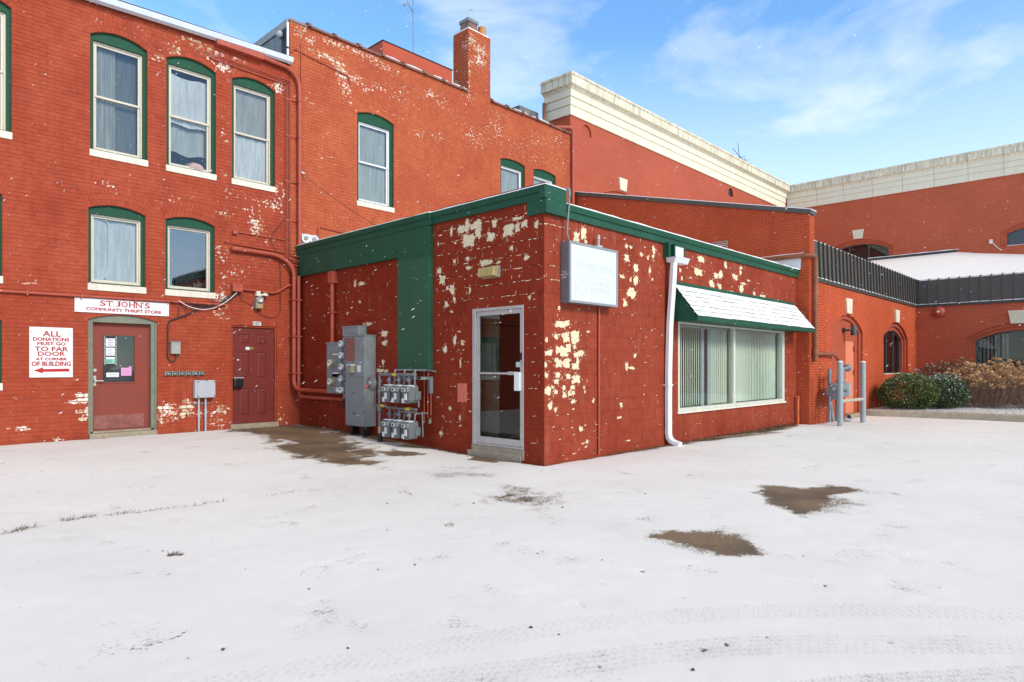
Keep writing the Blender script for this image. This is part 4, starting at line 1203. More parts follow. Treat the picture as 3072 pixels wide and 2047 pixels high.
def flake_outline(ca, cz, ra, rz, seed):
    r = random.Random(seed)
    n = max(12, int(18 + 40 * max(ra, rz) / .1))
    n = min(n, 46)
    n = max(n, 26)
    sx, sy = r.uniform(0, 50), r.uniform(0, 50)
    pts = []
    for i in range(n):
        t = 2 * math.pi * i / n
        cx_, cy_ = math.cos(t), math.sin(t)
        s = 1 + .55 * mnoise.noise((cx_ * 1.1 + sx, cy_ * 1.1 + sy, 0)) + .38 * mnoise.noise((cx_ * 2.7 + sx, cy_ * 2.7 + sy, 5)) + .22 * mnoise.noise((cx_ * 6.5 + sx, cy_ * 6.5 + sy, 9)) + r.uniform(-.035, .035)
        sq = 1 / max(abs(cx_), abs(cy_)) ** 0.6
        pts.append((ca + ra * .90 * s * sq * cx_, cz + rz * .90 * s * sq * cy_))
    return pts
for W, lst, par, sd_ in ((WB, PEEL_B, wallB, 11), (WC, PEEL_C, wallC, 99)):
    mb = MB()
    for i, (ca, cz, ra, rz) in enumerate(lst):
        out = flake_outline(ca, cz, ra, rz, sd_ * 1000 + i)
        lo = YC + .002 if W is WB else XB + .002
        out = [(max(a, lo), z) for a, z in out]
        tri = tessellate_polygon([[Vector((a, z, 0)) for a, z in out]])
        mb.add([W.pt(a, z, 0.0048 + .00012 * (i % 24)) for a, z in out], tri)
        R_ = random.Random(sd_ * 77 + i)                # crumbs of bare paint round each flake
        for k in range(int(3 + 40 * (ra + rz))):
            t_ = R_.uniform(0, 6.28); s_ = R_.uniform(1.02, 1.7)
            r1, r2 = R_.uniform(.003, .013), R_.uniform(.003, .013)
            c1, c2 = ca + ra * s_ * math.cos(t_), cz + rz * s_ * math.sin(t_)
            if c1 < lo + .02: continue
            pts_ = [(c1 + r1 * math.cos(u) * R_.uniform(.6, 1.2), c2 + r2 * math.sin(u) * R_.uniform(.6, 1.2)) for u in [j * 6.283 / 7 for j in range(7)]]
            mb.add([W.pt(a, z, 0.0047 + .0001 * (k % 9)) for a, z in pts_], [tuple(range(7)) if not W.flip else tuple(range(6, -1, -1))])
    R_ = random.Random(sd_ + 5)                          # paint lost along the joints
    for k in range(420 if W is WB else 300):
        if W is WB:
            a = R_.uniform(YC + .03, 8.75) if R_.random() < .85 else R_.uniform(9.9, 12.5)
            row = R_.choice([R_.randint(2, 19), R_.randint(13, 19)])
            if 6.66 < a < 7.87 and row < 12: continue
        else:
            a = R_.choice([R_.uniform(XB + .03, 10.6), R_.uniform(XB + .03, 8.6), R_.uniform(11, 16.9)])
            row = R_.choice([R_.randint(1, 18), R_.randint(14, 18)])
            if a > 10.9 and 3 < row < 16: continue
        z = -0.1 + row * .2032 + R_.uniform(-.006, .006)
        L_, h_ = R_.uniform(.008, .05), R_.uniform(.0025, .008)
        if R_.random() < .18: L_, h_ = R_.uniform(.003, .006), R_.uniform(.012, .05); z += R_.uniform(.03, .12)
        pts_ = [(a + L_ * math.cos(u) * R_.uniform(.6, 1.1), z + h_ * math.sin(u) * R_.uniform(.5, 1.3)) for u in [j * 6.283 / 8 for j in range(8)]]
        mb.add([W.pt(x_, z_, 0.0043 + .00005 * (k % 9)) for x_, z_ in pts_], [tuple(range(8)) if not W.flip else tuple(range(7, -1, -1))])
    o = mb.build('peeled_paint', M['peel'], par)
    o['kind'] = 'stuff'
mb = MB(); mb.box(XB + .25, XE - .02, YC + .25, YA - .01, 3.2, 3.6); mb.build('ceiling', M['dark'], bX)
mb = MB(); mb.box(XB + .02, XE, YC + .02, YA, 3.64, 3.70); mb.build('roof', M['snow'], bX)
# green fascia: boxed bulkhead, hanging panel, moulded cornice
mb = MB(); WB.box(mb, 8.846, YA - .002, 3.43, 3.905, -.01, .082); fb = mb.build('fascia', M['green'], bX, bevel=.004)
mb = MB(); WB.box(mb, 8.85, 9.76, 1.375, 3.352, .0, .084); mb.build('hanging_panel', M['green2'], bX, bevel=.004)
mb = MB(); WB.box(mb, 8.848, 9.762, 3.352, 3.43, .0, .079); mb.build('fascia', M['green'], bX)
def moulding(W, a0, a1, zt, base, h, mat):
    """cornice: fillet, cove and lip; base is how far its back stands off the wall"""
    prof = [(base - .05, zt - h), (base + .045, zt - h), (base + .045, zt - h * .48), (base + .068, zt - h * .44), (base + .085, zt - h * .1), (base + .085, zt), (base - .05, zt)]
    m = MB()
    m.prism([W.pt(a0, z, o) for o, z in prof], Vector(W.pt(a1, 0, 0)) - Vector(W.pt(a0, 0, 0)))
    return m.build('cornice', mat, bX)
moulding(WB, 8.81, YA + .05, 4.10, .05, .20, M['green'])
moulding(WB, YC + .022, 8.81, 4.103, .0, .19, M['green'])
mb = MB(); WB.box(mb, YC - .001, YC + .30, 3.702, 3.912, .0, .043); mb.build('fascia', M['green'], bX)
mb = MB(); WC.box(mb, XB - .05, 7.70, 3.70, 3.915, .002, .085); WC.box(mb, XB - .086, 7.70, 3.915, 4.105, -.02, .088); mb.build('fascia', M['green'], bX, bevel=.004)
moulding(WC, 7.702, XE - .004, 3.905, .0, .20, M['green'])
mb = MB()
def snow_strip(mb, W, a0, a1, z, o0, o1, h):
    n = max(4, int(abs(a1 - a0) / .12))
    vs, fs = [], []
    for i in range(n + 1):
        a = a0 + (a1 - a0) * i / n
        hh = h * (0.75 + .5 * mnoise.noise((a * 2.1, z, 1.0)))
        oo = o1 + .006 * mnoise.noise((a * 5.0, z, 4.0))
        vs += [W.pt(a, z, oo), W.pt(a, z + hh * .8, oo - .006), W.pt(a, z + hh, (o0 + o1) / 2), W.pt(a, z + hh * .6, o0), W.pt(a, z, o0)]
    for i in range(n):
        for k in range(4):
            fs.append((i*5+k, (i+1)*5+k, (i+1)*5+k+1, i*5+k+1))
    fs += [(0, 1, 2, 3, 4), tuple(n*5 + k for k in (4, 3, 2, 1, 0))]
    mb.add(vs, fs)
snow_strip(mb, WB, 8.81, YA, 4.101, -.3, .125, .028)
snow_strip(mb, WB, YC - .09, 8.81, 4.106, -.3, .078, .028)
snow_strip(mb, WC, XB - .07, 7.71, 4.106, -.3, .080, .028)
snow_strip(mb, WC, 7.71, XE, 3.906, -.3, .078, .036)
mb.build('parapet_snow', M['snow'], bX, smooth=True)
# painted square and worn step by the door
mb = MB(); WB.box(mb, 7.97, 8.205, .86, 1.168, .004, .0056); mb.build('paint_patch', plain('fresh_salmon_paint', (.66, .15, .095), .6, var=.15, scale=14, dirt=(.75, .5, .4), dscale=9, damt=.5), bX)
mb = MB(); WB.box(mb, 6.69, 7.86, .02, .188, -.2, .012); WB.box(mb, 6.75, 7.95, -.05, .09, -.1, .025); mb.build('door_step', M['concrete'], bX, bevel=.012)
# glazed aluminium door
mb = MB()
def bar(m, W, a0, a1, z0, z1, o0, o1): W.box(m, a0, a1, z0, z1, o0, o1)
bar(mb, WB, 7.755, 7.835, .19, 2.385, -.10, .012); bar(mb, WB, 6.70, 6.735, .19, 2.385, -.10, .008); bar(mb, WB, 6.735, 7.755, 2.335, 2.385, -.10, .011); bar(mb, WB, 6.735, 7.755, .19, .215, -.11, .014)
dX = mb.build('door', M['alu'], bX, bevel=.004)
dX['label'] = 'glazed aluminium entrance door with white push handle'
mb = MB()
bar(mb, WB, 6.737, 6.795, .217, 2.333, -.055, -.012); bar(mb, WB, 7.695, 7.753, .217, 2.333, -.055, -.012); bar(mb, WB, 6.795, 7.695, 2.265, 2.333, -.055, -.0125); bar(mb, WB, 6.795, 7.695, .217, .325, -.055, -.0125)
mb.build('door_leaf', M['alu'], dX, bevel=.004)
mb = MB(); mb.add([WB.pt(6.795, .325, -.034), WB.pt(7.695, .325, -.034), WB.pt(7.695, 2.265, -.034), WB.pt(6.795, 2.265, -.034)], [(3, 2, 1, 0)]); mb.build('pane', M['glass'], dX)
mb = MB(); bar(mb, WB, 6.87, 7.69, 1.325, 1.358, -.034, -.015); bar(mb, WB, 6.87, 7.05, 1.318, 1.372, -.034, .0); mb.build('push_bar', M['alu'], dX, bevel=.004)
mb = MB(); bar(mb, WB, 6.745, 6.86, 1.08, 1.365, -.012, .055); mb.build('door_handle', M['white'], dX, bevel=.01)
mb = MB(); bar(mb, WB, 6.752, 6.782, 1.55, 1.66, -.012, .002); mb.build('lock_plate', M['black'], dX); 
mb = MB(); mb.cyl(WB.pt(6.766, 1.51, -.012), WB.pt(6.766, 1.51, .006), .016); mb.build('lock', M['alu'], dX, smooth=True)
mb = MB(); bar(mb, WB, 6.80, 6.895, 1.44, 1.52, -.034, -.0315); mb.build('sticker', plain('pale_blue_sticker', (.55, .66, .66), .5), dX)
# lobby behind the door: pale jamb wall, dark back wall, mat
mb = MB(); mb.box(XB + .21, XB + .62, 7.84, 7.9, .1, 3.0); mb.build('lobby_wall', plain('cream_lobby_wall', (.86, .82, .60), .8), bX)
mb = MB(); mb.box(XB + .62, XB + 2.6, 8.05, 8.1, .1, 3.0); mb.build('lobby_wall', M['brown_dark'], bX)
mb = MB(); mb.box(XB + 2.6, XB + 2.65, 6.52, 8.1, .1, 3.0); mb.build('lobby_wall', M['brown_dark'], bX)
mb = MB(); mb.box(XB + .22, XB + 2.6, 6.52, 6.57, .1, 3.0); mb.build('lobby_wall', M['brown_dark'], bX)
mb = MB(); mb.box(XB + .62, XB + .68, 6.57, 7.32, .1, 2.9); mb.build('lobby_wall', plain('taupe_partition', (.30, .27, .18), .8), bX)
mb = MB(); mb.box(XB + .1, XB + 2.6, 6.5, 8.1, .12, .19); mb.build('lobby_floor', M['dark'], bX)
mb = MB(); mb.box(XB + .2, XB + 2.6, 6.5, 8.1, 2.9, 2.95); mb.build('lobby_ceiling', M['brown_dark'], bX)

# shop window with vertical blinds
mb = MB()
f = .075
WC.box(mb, 11.162, 11.162 + f, .587, 2.343, -.13, .006); WC.box(mb, 16.358 - f - .06, 16.358, .587, 2.343, -.13, .006)
WC.box(mb, 11.162 + f, 16.29, 2.343 - f, 2.343, -.13, .004); WC.box(mb, 11.162 + f, 16.29, .587, .587 + .06, -.13, .004); WC.box(mb, 13.56, 13.66, .64, 2.28, -.12, -.01)
wX = mb.build('window', plain('cream_window_frame', (.62, .62, .54), .5, var=.06), bX, bevel=.005)
wX['label'] = 'wide shop window with pale green vertical blinds'
mb = MB(); WC.box(mb, 11.12, 16.40, .545, .587, -.1, .035); mb.build('sill', M['sill'], wX, bevel=.006)
for p0, p1 in ((11.237, 13.56), (13.66, 16.225)):
    mb = MB(); mb.add([WC.pt(p0, .647, -.07), WC.pt(p1, .647, -.07), WC.pt(p1, 2.268, -.07), WC.pt(p0, 2.268, -.07)], [(0, 1, 2, 3)]); mb.build('pane', M['glass'], wX)
M['slat'] = plain('pale_green_slat', (.82, .92, .79), .7, var=.08, scale=1.2)
x = 11.25
while x < 16.28:
    if 12.35 < x < 12.85:
        x += .1; continue
    mb = MB()
    ang = math.radians(18 if x < 12.4 else 5 + 3 * math.sin(x * 3))
    dx, dy = .044 * math.cos(ang), .044 * math.sin(ang)
    yb = YC + .17
    mb.prism([(x - dx, yb - dy, .66), (x, yb - .006, .66), (x + dx, yb + dy, .66), (x + dx, yb + dy + .0015, .66), (x, yb - .004, .66), (x - dx, yb - dy + .0015, .66)], (0, 0, 1.56))
    mb.build('blind_slat', M['slat'], wX)
    x += .087
mb = MB(); mb.box(12.32, 12.44, YC + .12, YC + .16, .62, 2.25); mb.box(12.62, 12.80, YC + .14, YC + .2, .62, 2.25); mb.build('inner_post', plain('pale_blue_post', (.48, .56, .60), .5), wX)
mb = MB(); mb.box(11.1, 16.4, YC + .13, YC + .22, 2.22, 2.26); mb.build('blind_rail', M['white'], wX)
mb = MB(); mb.box(11.0, 16.5, YC + 1.6, YC + 1.65, .3, 2.6); mb.box(11.0, 11.05, YC + .16, YC + 1.6, .3, 2.6); mb.box(16.45, 16.5, YC + .16, YC + 1.6, .3, 2.6); mb.box(11.0, 16.5, YC + .16, YC + 1.6, .35, .4); mb.box(11.0, 16.5, YC + .16, YC + 1.6, 2.5, 2.6)
mb.build('room_recess', plain('office_interior', (.55, .58, .50), .9), wX)

# awning over the window: green cheeks and lip, snowy shingles
AX0, AX1, AF, ZT, ZF = 10.955, 16.92, .50, 2.965, 2.375
mb = MB(); mb.prism([(AX0 + .03, YC - .03, ZT - .03), (AX0 + .03, YC - AF + .01, ZF - .03), (AX0 + .03, YC - AF + .01, ZF - .008), (AX0 + .03, YC - .03, ZT - .006)], (AX1 - AX0 - .06, 0, 0)); aw = mb.build('awning', M['green'], bX)
for a0, a1 in ((AX0, AX0 + .03), (AX1 - .03, AX1)):
    mb = MB(); mb.prism([(a0, YC - .006, 2.30), (a0, YC - AF, 2.285), (a0, YC - AF, ZF - .005), (a0, YC - .03, ZT), (a0, YC - .006, ZT)], (a1 - a0, 0, 0))
    mb.build('awning_cheek', M['green'], aw)
mb = MB(); WC.box(mb, AX0 - .01, AX1 + .01, 2.285, ZF, AF - .01, AF + .022); mb.build('awning_lip', M['green'], aw, bevel=.004)
mb = MB(); WC.box(mb, AX0, AX1, ZT - .005, 3.052, .0, .035); mb.build('awning_top', M['green'], aw, bevel=.004)
mb = MB(); WC.box(mb, AX0 + .03, AX1 - .03, 2.30, 2.315, .0, AF - .01); mb.build('awning_soffit', M['green'], aw)
rows = 6
m_sh, nt, b = new_mat('snowy_shingle')
pos = N(nt, 'ShaderNodeNewGeometry').outputs
nz = N(nt, 'ShaderNodeSeparateXYZ', {'Vector': pos['Normal']}).outputs['Z']
cov = math_n(nt, 'ADD', nz, math_n(nt, 'MULTIPLY', noise_n(nt, 16, 5, .7, pos['Position']), .45))
c = mixc(nt, remap(nt, cov, .50, .62), (.045, .05, .045), (.84, .85, .87))
nt.links.new(c, b.inputs['Base Color']); b.inputs['Roughness'].default_value = .9
sl = Vector((0, -(AF - .03), ZF - ZT)); sl_len = sl.length; sln = sl.normalized(); up = Vector((0, -sln.z, sln.y)); up = up if up.z > 0 else -up
for r in range(rows):
    x = AX0 - .01 + (0 if r % 2 else -.14)
    while x < AX1 + .01:
        x0, x1 = max(x + .0015, AX0 - .01), min(x + .2785, AX1 + .01)
        x += .28
        if x1 - x0 < .03: continue
        s0, s1 = r * sl_len / rows - .01, (r + 1) * sl_len / rows + .012 + rnd.uniform(-.006, .006)
        base = Vector((0, YC - .03, ZT))
        lift = .012 + rnd.uniform(0, .007)
        p = [base + sln * s0 + up * .004, base + sln * s1 + up * lift]
        th = .011 + rnd.uniform(0, .006)
        mb = MB()
        vs = []
        for xx in (x0, x1):
            for q in p:
                vs += [(xx, q.y, q.z), tuple(Vector((xx, q.y, q.z)) + up * th)]
        # order per x: a_low a_hi b_low b_hi
        mb.add(vs, [(1, 5, 7, 3), (0, 2, 6, 4), (2, 3, 7, 6), (0, 1, 3, 2), (4, 6, 7, 5), (0, 4, 5, 1)])
        mb.build('shingle', m_sh, aw)
# scupper box of the roof drain
mb = MB(); WC.box(mb, 10.61, 11.285, 3.45, 3.71, .0, .03); mb.build('scupper_panel', M['green'], bX, bevel=.003)
mb = MB()
WC.box(mb, 10.62, 10.66, 3.46, 3.72, .03, .12); 
ring_between(mb, WC, [(10.86, 3.455), (11.25, 3.455), (11.25, 3.72), (10.86, 3.72)], [(10.90, 3.48), (11.21, 3.48), (11.21, 3.69), (10.90, 3.69)], .02, .10)
mb.build('scupper_frame', M['green'], bX)
mb = MB(); WC.box(mb, 10.90, 11.21, 3.48, 3.69, .03, .092); mb.build('scupper_lining', M['white'], bX)

# ================================================================== large brick building with the cream cornice
bH = root('brick_building', 'large brick building with cream moulded cornice, at the back right', 'building', (XH, YH, 0))
H1, H2, H0 = WallY(YH), WallX(XH), WallX(XE)
no_peel = lambda a, z: 0.0
def outline_arch(o, grow=0.0):
    return arch_outline(o['a0'] - grow, o['a1'] + grow, o['z0'] - (grow if grow > 0 else 0), o['spring'], o['crown'] + grow * 1.0, 12)
def arched_window(W, parent, o, label, bars=(1 / 3, 2 / 3), steps=2, st=0.11, glass='glass', inner='dark', keystone=None, sill=True, matb='far_y', blinds=False):
    """a window in a surround of stepped brick; o is the outermost step"""
    frame = None
    cur = dict(o)
    base = None
    for k in range(steps):
        nxt = dict(cur, a0=cur['a0'] + st, a1=cur['a1'] - st, crown=cur['crown'] - st, spring=cur['spring'] - st * .25)
        mb = MB()
        ring_between(mb, W, arch_outline(cur['a0'], cur['a1'], cur['z0'], cur['spring'], cur['crown'], 12),
                     arch_outline(nxt['a0'], nxt['a1'], nxt['z0'] + .001, nxt['spring'], nxt['crown'], 12), -0.06 * (k + 2), -0.06 * (k + 1))
        s = mb.build('window' if k == 0 else 'arch_step', M[matb], parent if k == 0 else base)
        if k == 0:
            base = s
            s['label'] = label
        cur = nxt
    d = -0.06 * (steps + 1)
    mb = MB()
    t = .05
    ring_between(mb, W, arch_outline(cur['a0'], cur['a1'], cur['z0'], cur['spring'], cur['crown'], 12),
                 arch_outline(cur['a0'] + t, cur['a1'] - t, cur['z0'] + t, cur['spring'], cur['crown'] - t, 12), d - .08, d)
    for f in bars:
        a = cur['a0'] + (cur['a1'] - cur['a0']) * f
        W.box(mb, a - .025, a + .025, cur['z0'] + t, cur['spring'] + (cur['crown'] - cur['spring']) * (1 - (2 * f - 1) ** 2) - .03, d - .07, d - .01)
    mb.build('window_frame', M['bronze'], base)
    mb = MB()
    pl = arch_outline(cur['a0'] + .02, cur['a1'] - .02, cur['z0'] + .02, cur['spring'], cur['crown'] - .02, 12)
    f = tuple(range(len(pl)))
    mb.add([W.pt(a, z, d - .05) for a, z in pl], [tuple(reversed(f)) if W.flip else f])
    mb.build('pane', M[glass], base)
    mb = MB()
    W.box(mb, cur['a0'], cur['a1'], cur['z0'], cur['crown'], d - .9, d - .88)
    for b0, b1, c0, c1 in ((cur['a0'] - .03, cur['a0'], cur['z0'], cur['crown']), (cur['a1'], cur['a1'] + .03, cur['z0'], cur['crown']), (cur['a0'], cur['a1'], cur['z0'] - .03, cur['z0']), (cur['a0'], cur['a1'], cur['crown'], cur['crown'] + .03)):
        W.box(mb, b0, b1, c0, c1, d - .9, d - .08)
    mb.build('room_recess', M[inner], base)
    if blinds:
        for k in range(8):
            a = cur['a1'] - .12 - k * .11
            mb = MB(); W.box(mb, a - .035, a + .035, cur['z0'] + .05, cur['crown'] - .1, d - .21, d - .2)
            mb.build('blind_slat', plain('grey_slat', (.30, .29, .25), .8), base)
    if sill:
        mb = MB(); snow_strip(mb, W, cur['a0'] + .01, cur['a1'] - .01, cur['z0'] + .002, d, -.02, .035)
        mb.build('sill_snow', M['snow'], base, smooth=True)
    if keystone:
        c, z0, z1 = keystone
        mb = MB()
        poly_prism(mb, W, [(c - .20, z0), (c + .20, z0), (c + .265, z1), (c - .265, z1)], -.02, .06)
        mb.build('keystone', M['keystone'], parent, bevel=.01)
    return base
oH1 = opening(18.55, 21.9, 6.2, 7.32, 7.83)
oH2a = opening(8.60, 11.72, 6.2, 7.32, 7.83)
oH2b = opening(1.30, 4.36, 6.74, 7.36, 7.78)
oV1 = opening(17.82, 18.33, 9.36, 9.50, 9.74)
oV2 = opening(28.87, 29.38, 9.36, 9.50, 9.74)
w1 = backing(H1, [(XE, 4.0), (XH, 4.0), (XH, 9.87), (XE, 9.87)], [oH1, oV1, oV2], M['far_x'], bH, 'wall', no_peel, .07)
w2 = backing(H2, [(-9, 3.0), (YH, 3.0), (YH, 9.87), (-9, 9.87)], [oH2a, oH2b], M['far_y'], bH, 'wall', no_peel, .07)
w0 = backing(H0, [(YH, 6.9), (YH + 1.06, 6.9), (YH + 1.06, 9.87), (YH, 9.87)], [], M['far_y'], bH, 'wall', no_peel, .07)
arched_window(H1, bH, oH1, 'arched window behind the low wing, almost hidden', matb='far_x', keystone=(20.23, 7.89, 8.34))
arched_window(H2, bH, oH2a, 'dark arched window above the metal parapet', matb='far_y', keystone=(10.16, 7.86, 8.315), blinds=False)
arched_window(H2, bH, oH2b, 'arched window at the right edge', matb='far_y', glass='glass_soft', bars=(.5,))
for o, mt in ((oV1, 'brown_dark'), (oV2, 'black')):
    mb = MB(); pl = outline_arch(o); poly_prism(mb, H1, pl, -.3, -.06); mb.build('wall_vent', M['far_x'] if mt != 'black' else M['black'], bH)
# cornice in cast pieces, mitred at the outer corner
CP = [(-.02, 9.85), (.05, 9.85), (.05, 10.15), (.035, 10.165), (.075, 10.18), (.075, 10.42), (.06, 10.435), (.11, 10.45), (.12, 10.66), (.20, 10.74), (.29, 10.76), (.29, 11.02), (.33, 11.05), (.33, 11.12), (-.02, 11.12)]
m_cor, nt, b = new_mat('streaked_cornice')
pos = N(nt, 'ShaderNodeNewGeometry').outputs['Position']
s1 = noise_n(nt, 3.0, 6, .7, pos, stretch=(3.5, 3.5, .35))
big = noise_n(nt, .8, 4, .6, pos)
hgt = N(nt, 'ShaderNodeSeparateXYZ', {'Vector': pos}).outputs['Z']
topm = remap(nt, hgt, 10.6, 10.8)
c = mixc(nt, remap(nt, big, .3, .7), (.78, .72, .55), (.85, .79, .62))
soil = math_n(nt, 'MULTIPLY', remap(nt, s1, .40, .66), math_n(nt, 'ADD', math_n(nt, 'MULTIPLY', topm, .75), .10))
c = mixc(nt, soil, c, (.38, .335, .25))
nt.links.new(c, b.inputs['Base Color']); b.inputs['Roughness'].default_value = .8; b.inputs['Specular IOR Level'].default_value = .2
M['cornice'] = m_cor
def cornice_piece(W, a0, a1, par, mit0=False, mit1=False, sgn0=-1, dz=0.0):
    vs = [W.pt(a0 + (sgn0 * o if mit0 else 0), z + dz, o) for o, z in CP] + [W.pt(a1 + (o if mit1 else 0), z + dz, o) for o, z in CP]
    n = len(CP)
    mb = MB()
    mb.add(vs, [(i, (i+1) % n, n + (i+1) % n, n + i) for i in range(n)] + [tuple(range(n)), tuple(range(2*n-1, n-1, -1))])
    mb.build('cornice_block', m_cor, par)
xs = [XE] + [18.21 + 1.335 * k for k in range(14)]
for i in range(len(xs) - 1):
    a0, a1 = xs[i] + (.006 if i else 0), min(xs[i+1] - .006, XH)
    if a0 < XH: cornice_piece(H1, a0, a1, bH, mit0=(i == 0))
ys = [YH - .01] + [13.45 - 1.318 * k for k in range(1, 18)]
for i in range(len(ys) - 1):
    cornice_piece(H2, ys[i+1] + .006, ys[i] - .006, bH, dz=.003)
for i in range(1):
    y0 = YH + i * 1.3
    cornice_piece(H0, y0 + (0 if i == 0 else .006), y0 + 1.06, bH, mit0=(i == 0), dz=-.002 if i else 0)
mb = MB(); mb.box(XE + .1, XH - .1, YH + 1.4, YH + 14, 4.0, 8.4); mb.box(XH + 1.4, XH + 14, -9, YH + 14, 3.0, 11.0); mb.build('building_core', M['far_x'], bH)

# ================================================================== low wing with the ribbed metal parapet
bW = root('brick_wing', 'low brick wing with dark ribbed metal parapet and snowy roof, right', 'building', (XE, YE, 0))
WE, WF, WG = WallX(XE), WallY(YE), WallX(XG)
slope = lambda y: 5.30 + (y - YE) * .2418
peelE = peel_field(0.12, [])
wE = backing(WE, [(YE, -.3), (YH, -.3), (YH, slope(YH)), (YE, slope(YE))], [], M['mortar_e'], bW, 'wall', peelE)
masonry(WE, YE, YH, 3.62, 7.2, [], 0.203, 0.0677, 0.010, 0.006, M['brick_e'], peelE, wE, 'brick', 'brick_field', 60, ztop=slope, jit=.0015)
masonry(WE, YE, YC - .01, -.05, 3.62, [], 0.203, 0.0677, 0.010, 0.006, M['brick_e'], peelE, wE, 'brick', 'brick_field', 40, jit=.0015)
oFd = opening(18.86, 21.62, -.1, 2.48, 2.92)
oFw = opening(23.88, 27.0, 1.17, 2.42, 2.95)
oGw = opening(1.35, 4.42, 1.17, 2.42, 2.95)
wF = backing(WF, [(XE, -.3), (XG, -.3), (XG, 3.66), (XE, 3.66)], [oFd, oFw], M['mortar_e'], bW, 'wall', peelE, .07)
mb = MB(); mb.box(XE + .004, XE + .312, YE + .0005, YH, 3.5, 5.28); mb.build('wall_end', M['mortar_e'], bW, attrs={'peel': [0.] * 8, 'tint': [.5] * 8})
masonry(WF, XE, XE + .312, -.06, 5.30, [], 0.208, 0.0677, 0.013, 0.014, M['brick_e'], peelE, wF, 'brick', 'brick_field', 80, jit=.002)
masonry(WF, XE + .315, 18.30, -.06, 3.62, [], 0.203, 0.0677, 0.014, 0.015, M['brick_e'], peelE, wF, 'brick', 'brick_field', 80, jit=.003, phase=.05)
masonry(WF, 18.30, XG, -.1, 3.62, [oFd, oFw], 0.203, 0.0677, 0.010, 0.006, M['brick_e'], peelE, wF, 'brick', 'brick_field', 60, jit=.0015)
wG = backing(WG, [(-9, -.3), (YE, -.3), (YE, 3.66), (-9, 3.66)], [oGw], M['far_y'], bW, 'wall', no_peel, .07)
# stepped arch round the service door
base = None
cur = dict(oFd)
for k in range(2):
    nxt = dict(cur, a0=cur['a0'] + .14, a1=cur['a1'] - .14, crown=cur['crown'] - .12, spring=cur['spring'] - .03)
    mb = MB()
    ring_between(mb, WF, arch_outline(cur['a0'], cur['a1'], cur['z0'], cur['spring'], cur['crown'], 12), arch_outline(nxt['a0'], nxt['a1'], nxt['z0'], nxt['spring'], nxt['crown'], 12), -.06 * (k + 2), -.06 * (k + 1))
    o = mb.build('door_arch' if k == 0 else 'arch_step', M['far_x'], bW if k == 0 else base)
    if k == 0: base = o
    cur = nxt
mb = MB(); pl = arch_outline(cur['a0'], cur['a1'], cur['z0'], cur['spring'], cur['crown'], 12)
sheet_with_holes(mb, WF, pl, [[(20.44, .05), (21.27, .05), (21.27, 2.2), (20.44, 2.2)]], -.125)
for p, q in (((20.44, .05), (20.44, 2.2)), ((21.27, 2.2), (21.27, .05)), ((20.44, 2.2), (21.27, 2.2))):
    mb.add([WF.pt(*p, -.125), WF.pt(*q, -.125), WF.pt(*q, -.22), WF.pt(*p, -.22)], [(0, 1, 2, 3)])
mb.build('arch_infill', M['far_x'], base)
mb = MB(); WF.box(mb, 20.42, 21.28, .06, 2.21, -.2, -.15); sd_o = mb.build('service_door', M['door_pink'], bW, bevel=.004); sd_o['label'] = 'narrow salmon pink service door'
mb = MB()
for z in (.45, 1.25, 1.95): WF.box(mb, 21.22, 21.25, z - .07, z + .07, -.15, -.13)
mb.build('hinge', M['cable'], sd_o)
mb = MB(); WF.box(mb, 20.40, 21.35, -.1, .055, -.2, .02); mb.build('threshold', M['concrete'], bW)
mb = MB(); poly_prism(mb, WF, [(20.04, 2.95), (20.46, 2.95), (20.515, 3.385), (19.97, 3.385)], -.02, .05); mb.build('keystone', M['keystone'], bW, bevel=.01)
arched_window(WF, bW, oFw, 'narrow looking dark arched window beside the hedge', matb='far_x', st=.13, keystone=(25.45, 2.945, 3.37), inner='brown_dark')
arched_window(WG, bW, oGw, 'dark arched window behind the dry hydrangeas', matb='far_y', st=.13, keystone=(2.94, 2.91, 3.36), blinds=True, inner='brown_dark', bars=(.33, .72))
# brown coping on the sloping side wall
mb = MB()
y0, y1 = YE - .05, YH
mb.add([(XE - .05, y0, slope(y0) + .0), (XE + .36, y0, slope(y0)), (XE + .36, y1, slope(y1)), (XE - .05, y1, slope(y1)), (XE - .05, y0, slope(y0) + .115), (XE + .36, y0, slope(y0) + .115), (XE + .36, y1, slope(y1) + .115), (XE - .05, y1, slope(y1) + .115)],
       [(0, 3, 2, 1), (4, 5, 6, 7), (0, 1, 5, 4), (1, 2, 6, 5), (2, 3, 7, 6), (3, 0, 4, 7)])
mb.build('coping', M['bronze'], bW)
mb = MB()
mb.add([(XE - .04, y0, slope(y0) + .116), (XE + .36, y0, slope(y0) + .116), (XE + .36, y1, slope(y1) + .116), (XE - .04, y1, slope(y1) + .116), (XE - .03, y0, slope(y0) + .132), (XE + .36, y0, slope(y0) + .14), (XE + .36, y1, slope(y1) + .14), (XE - .03, y1, slope(y1) + .132)],
       [(4, 5, 6, 7), (0, 1, 5, 4), (3, 0, 4, 7)])
mb.build('coping_snow', M['snow'], bW)
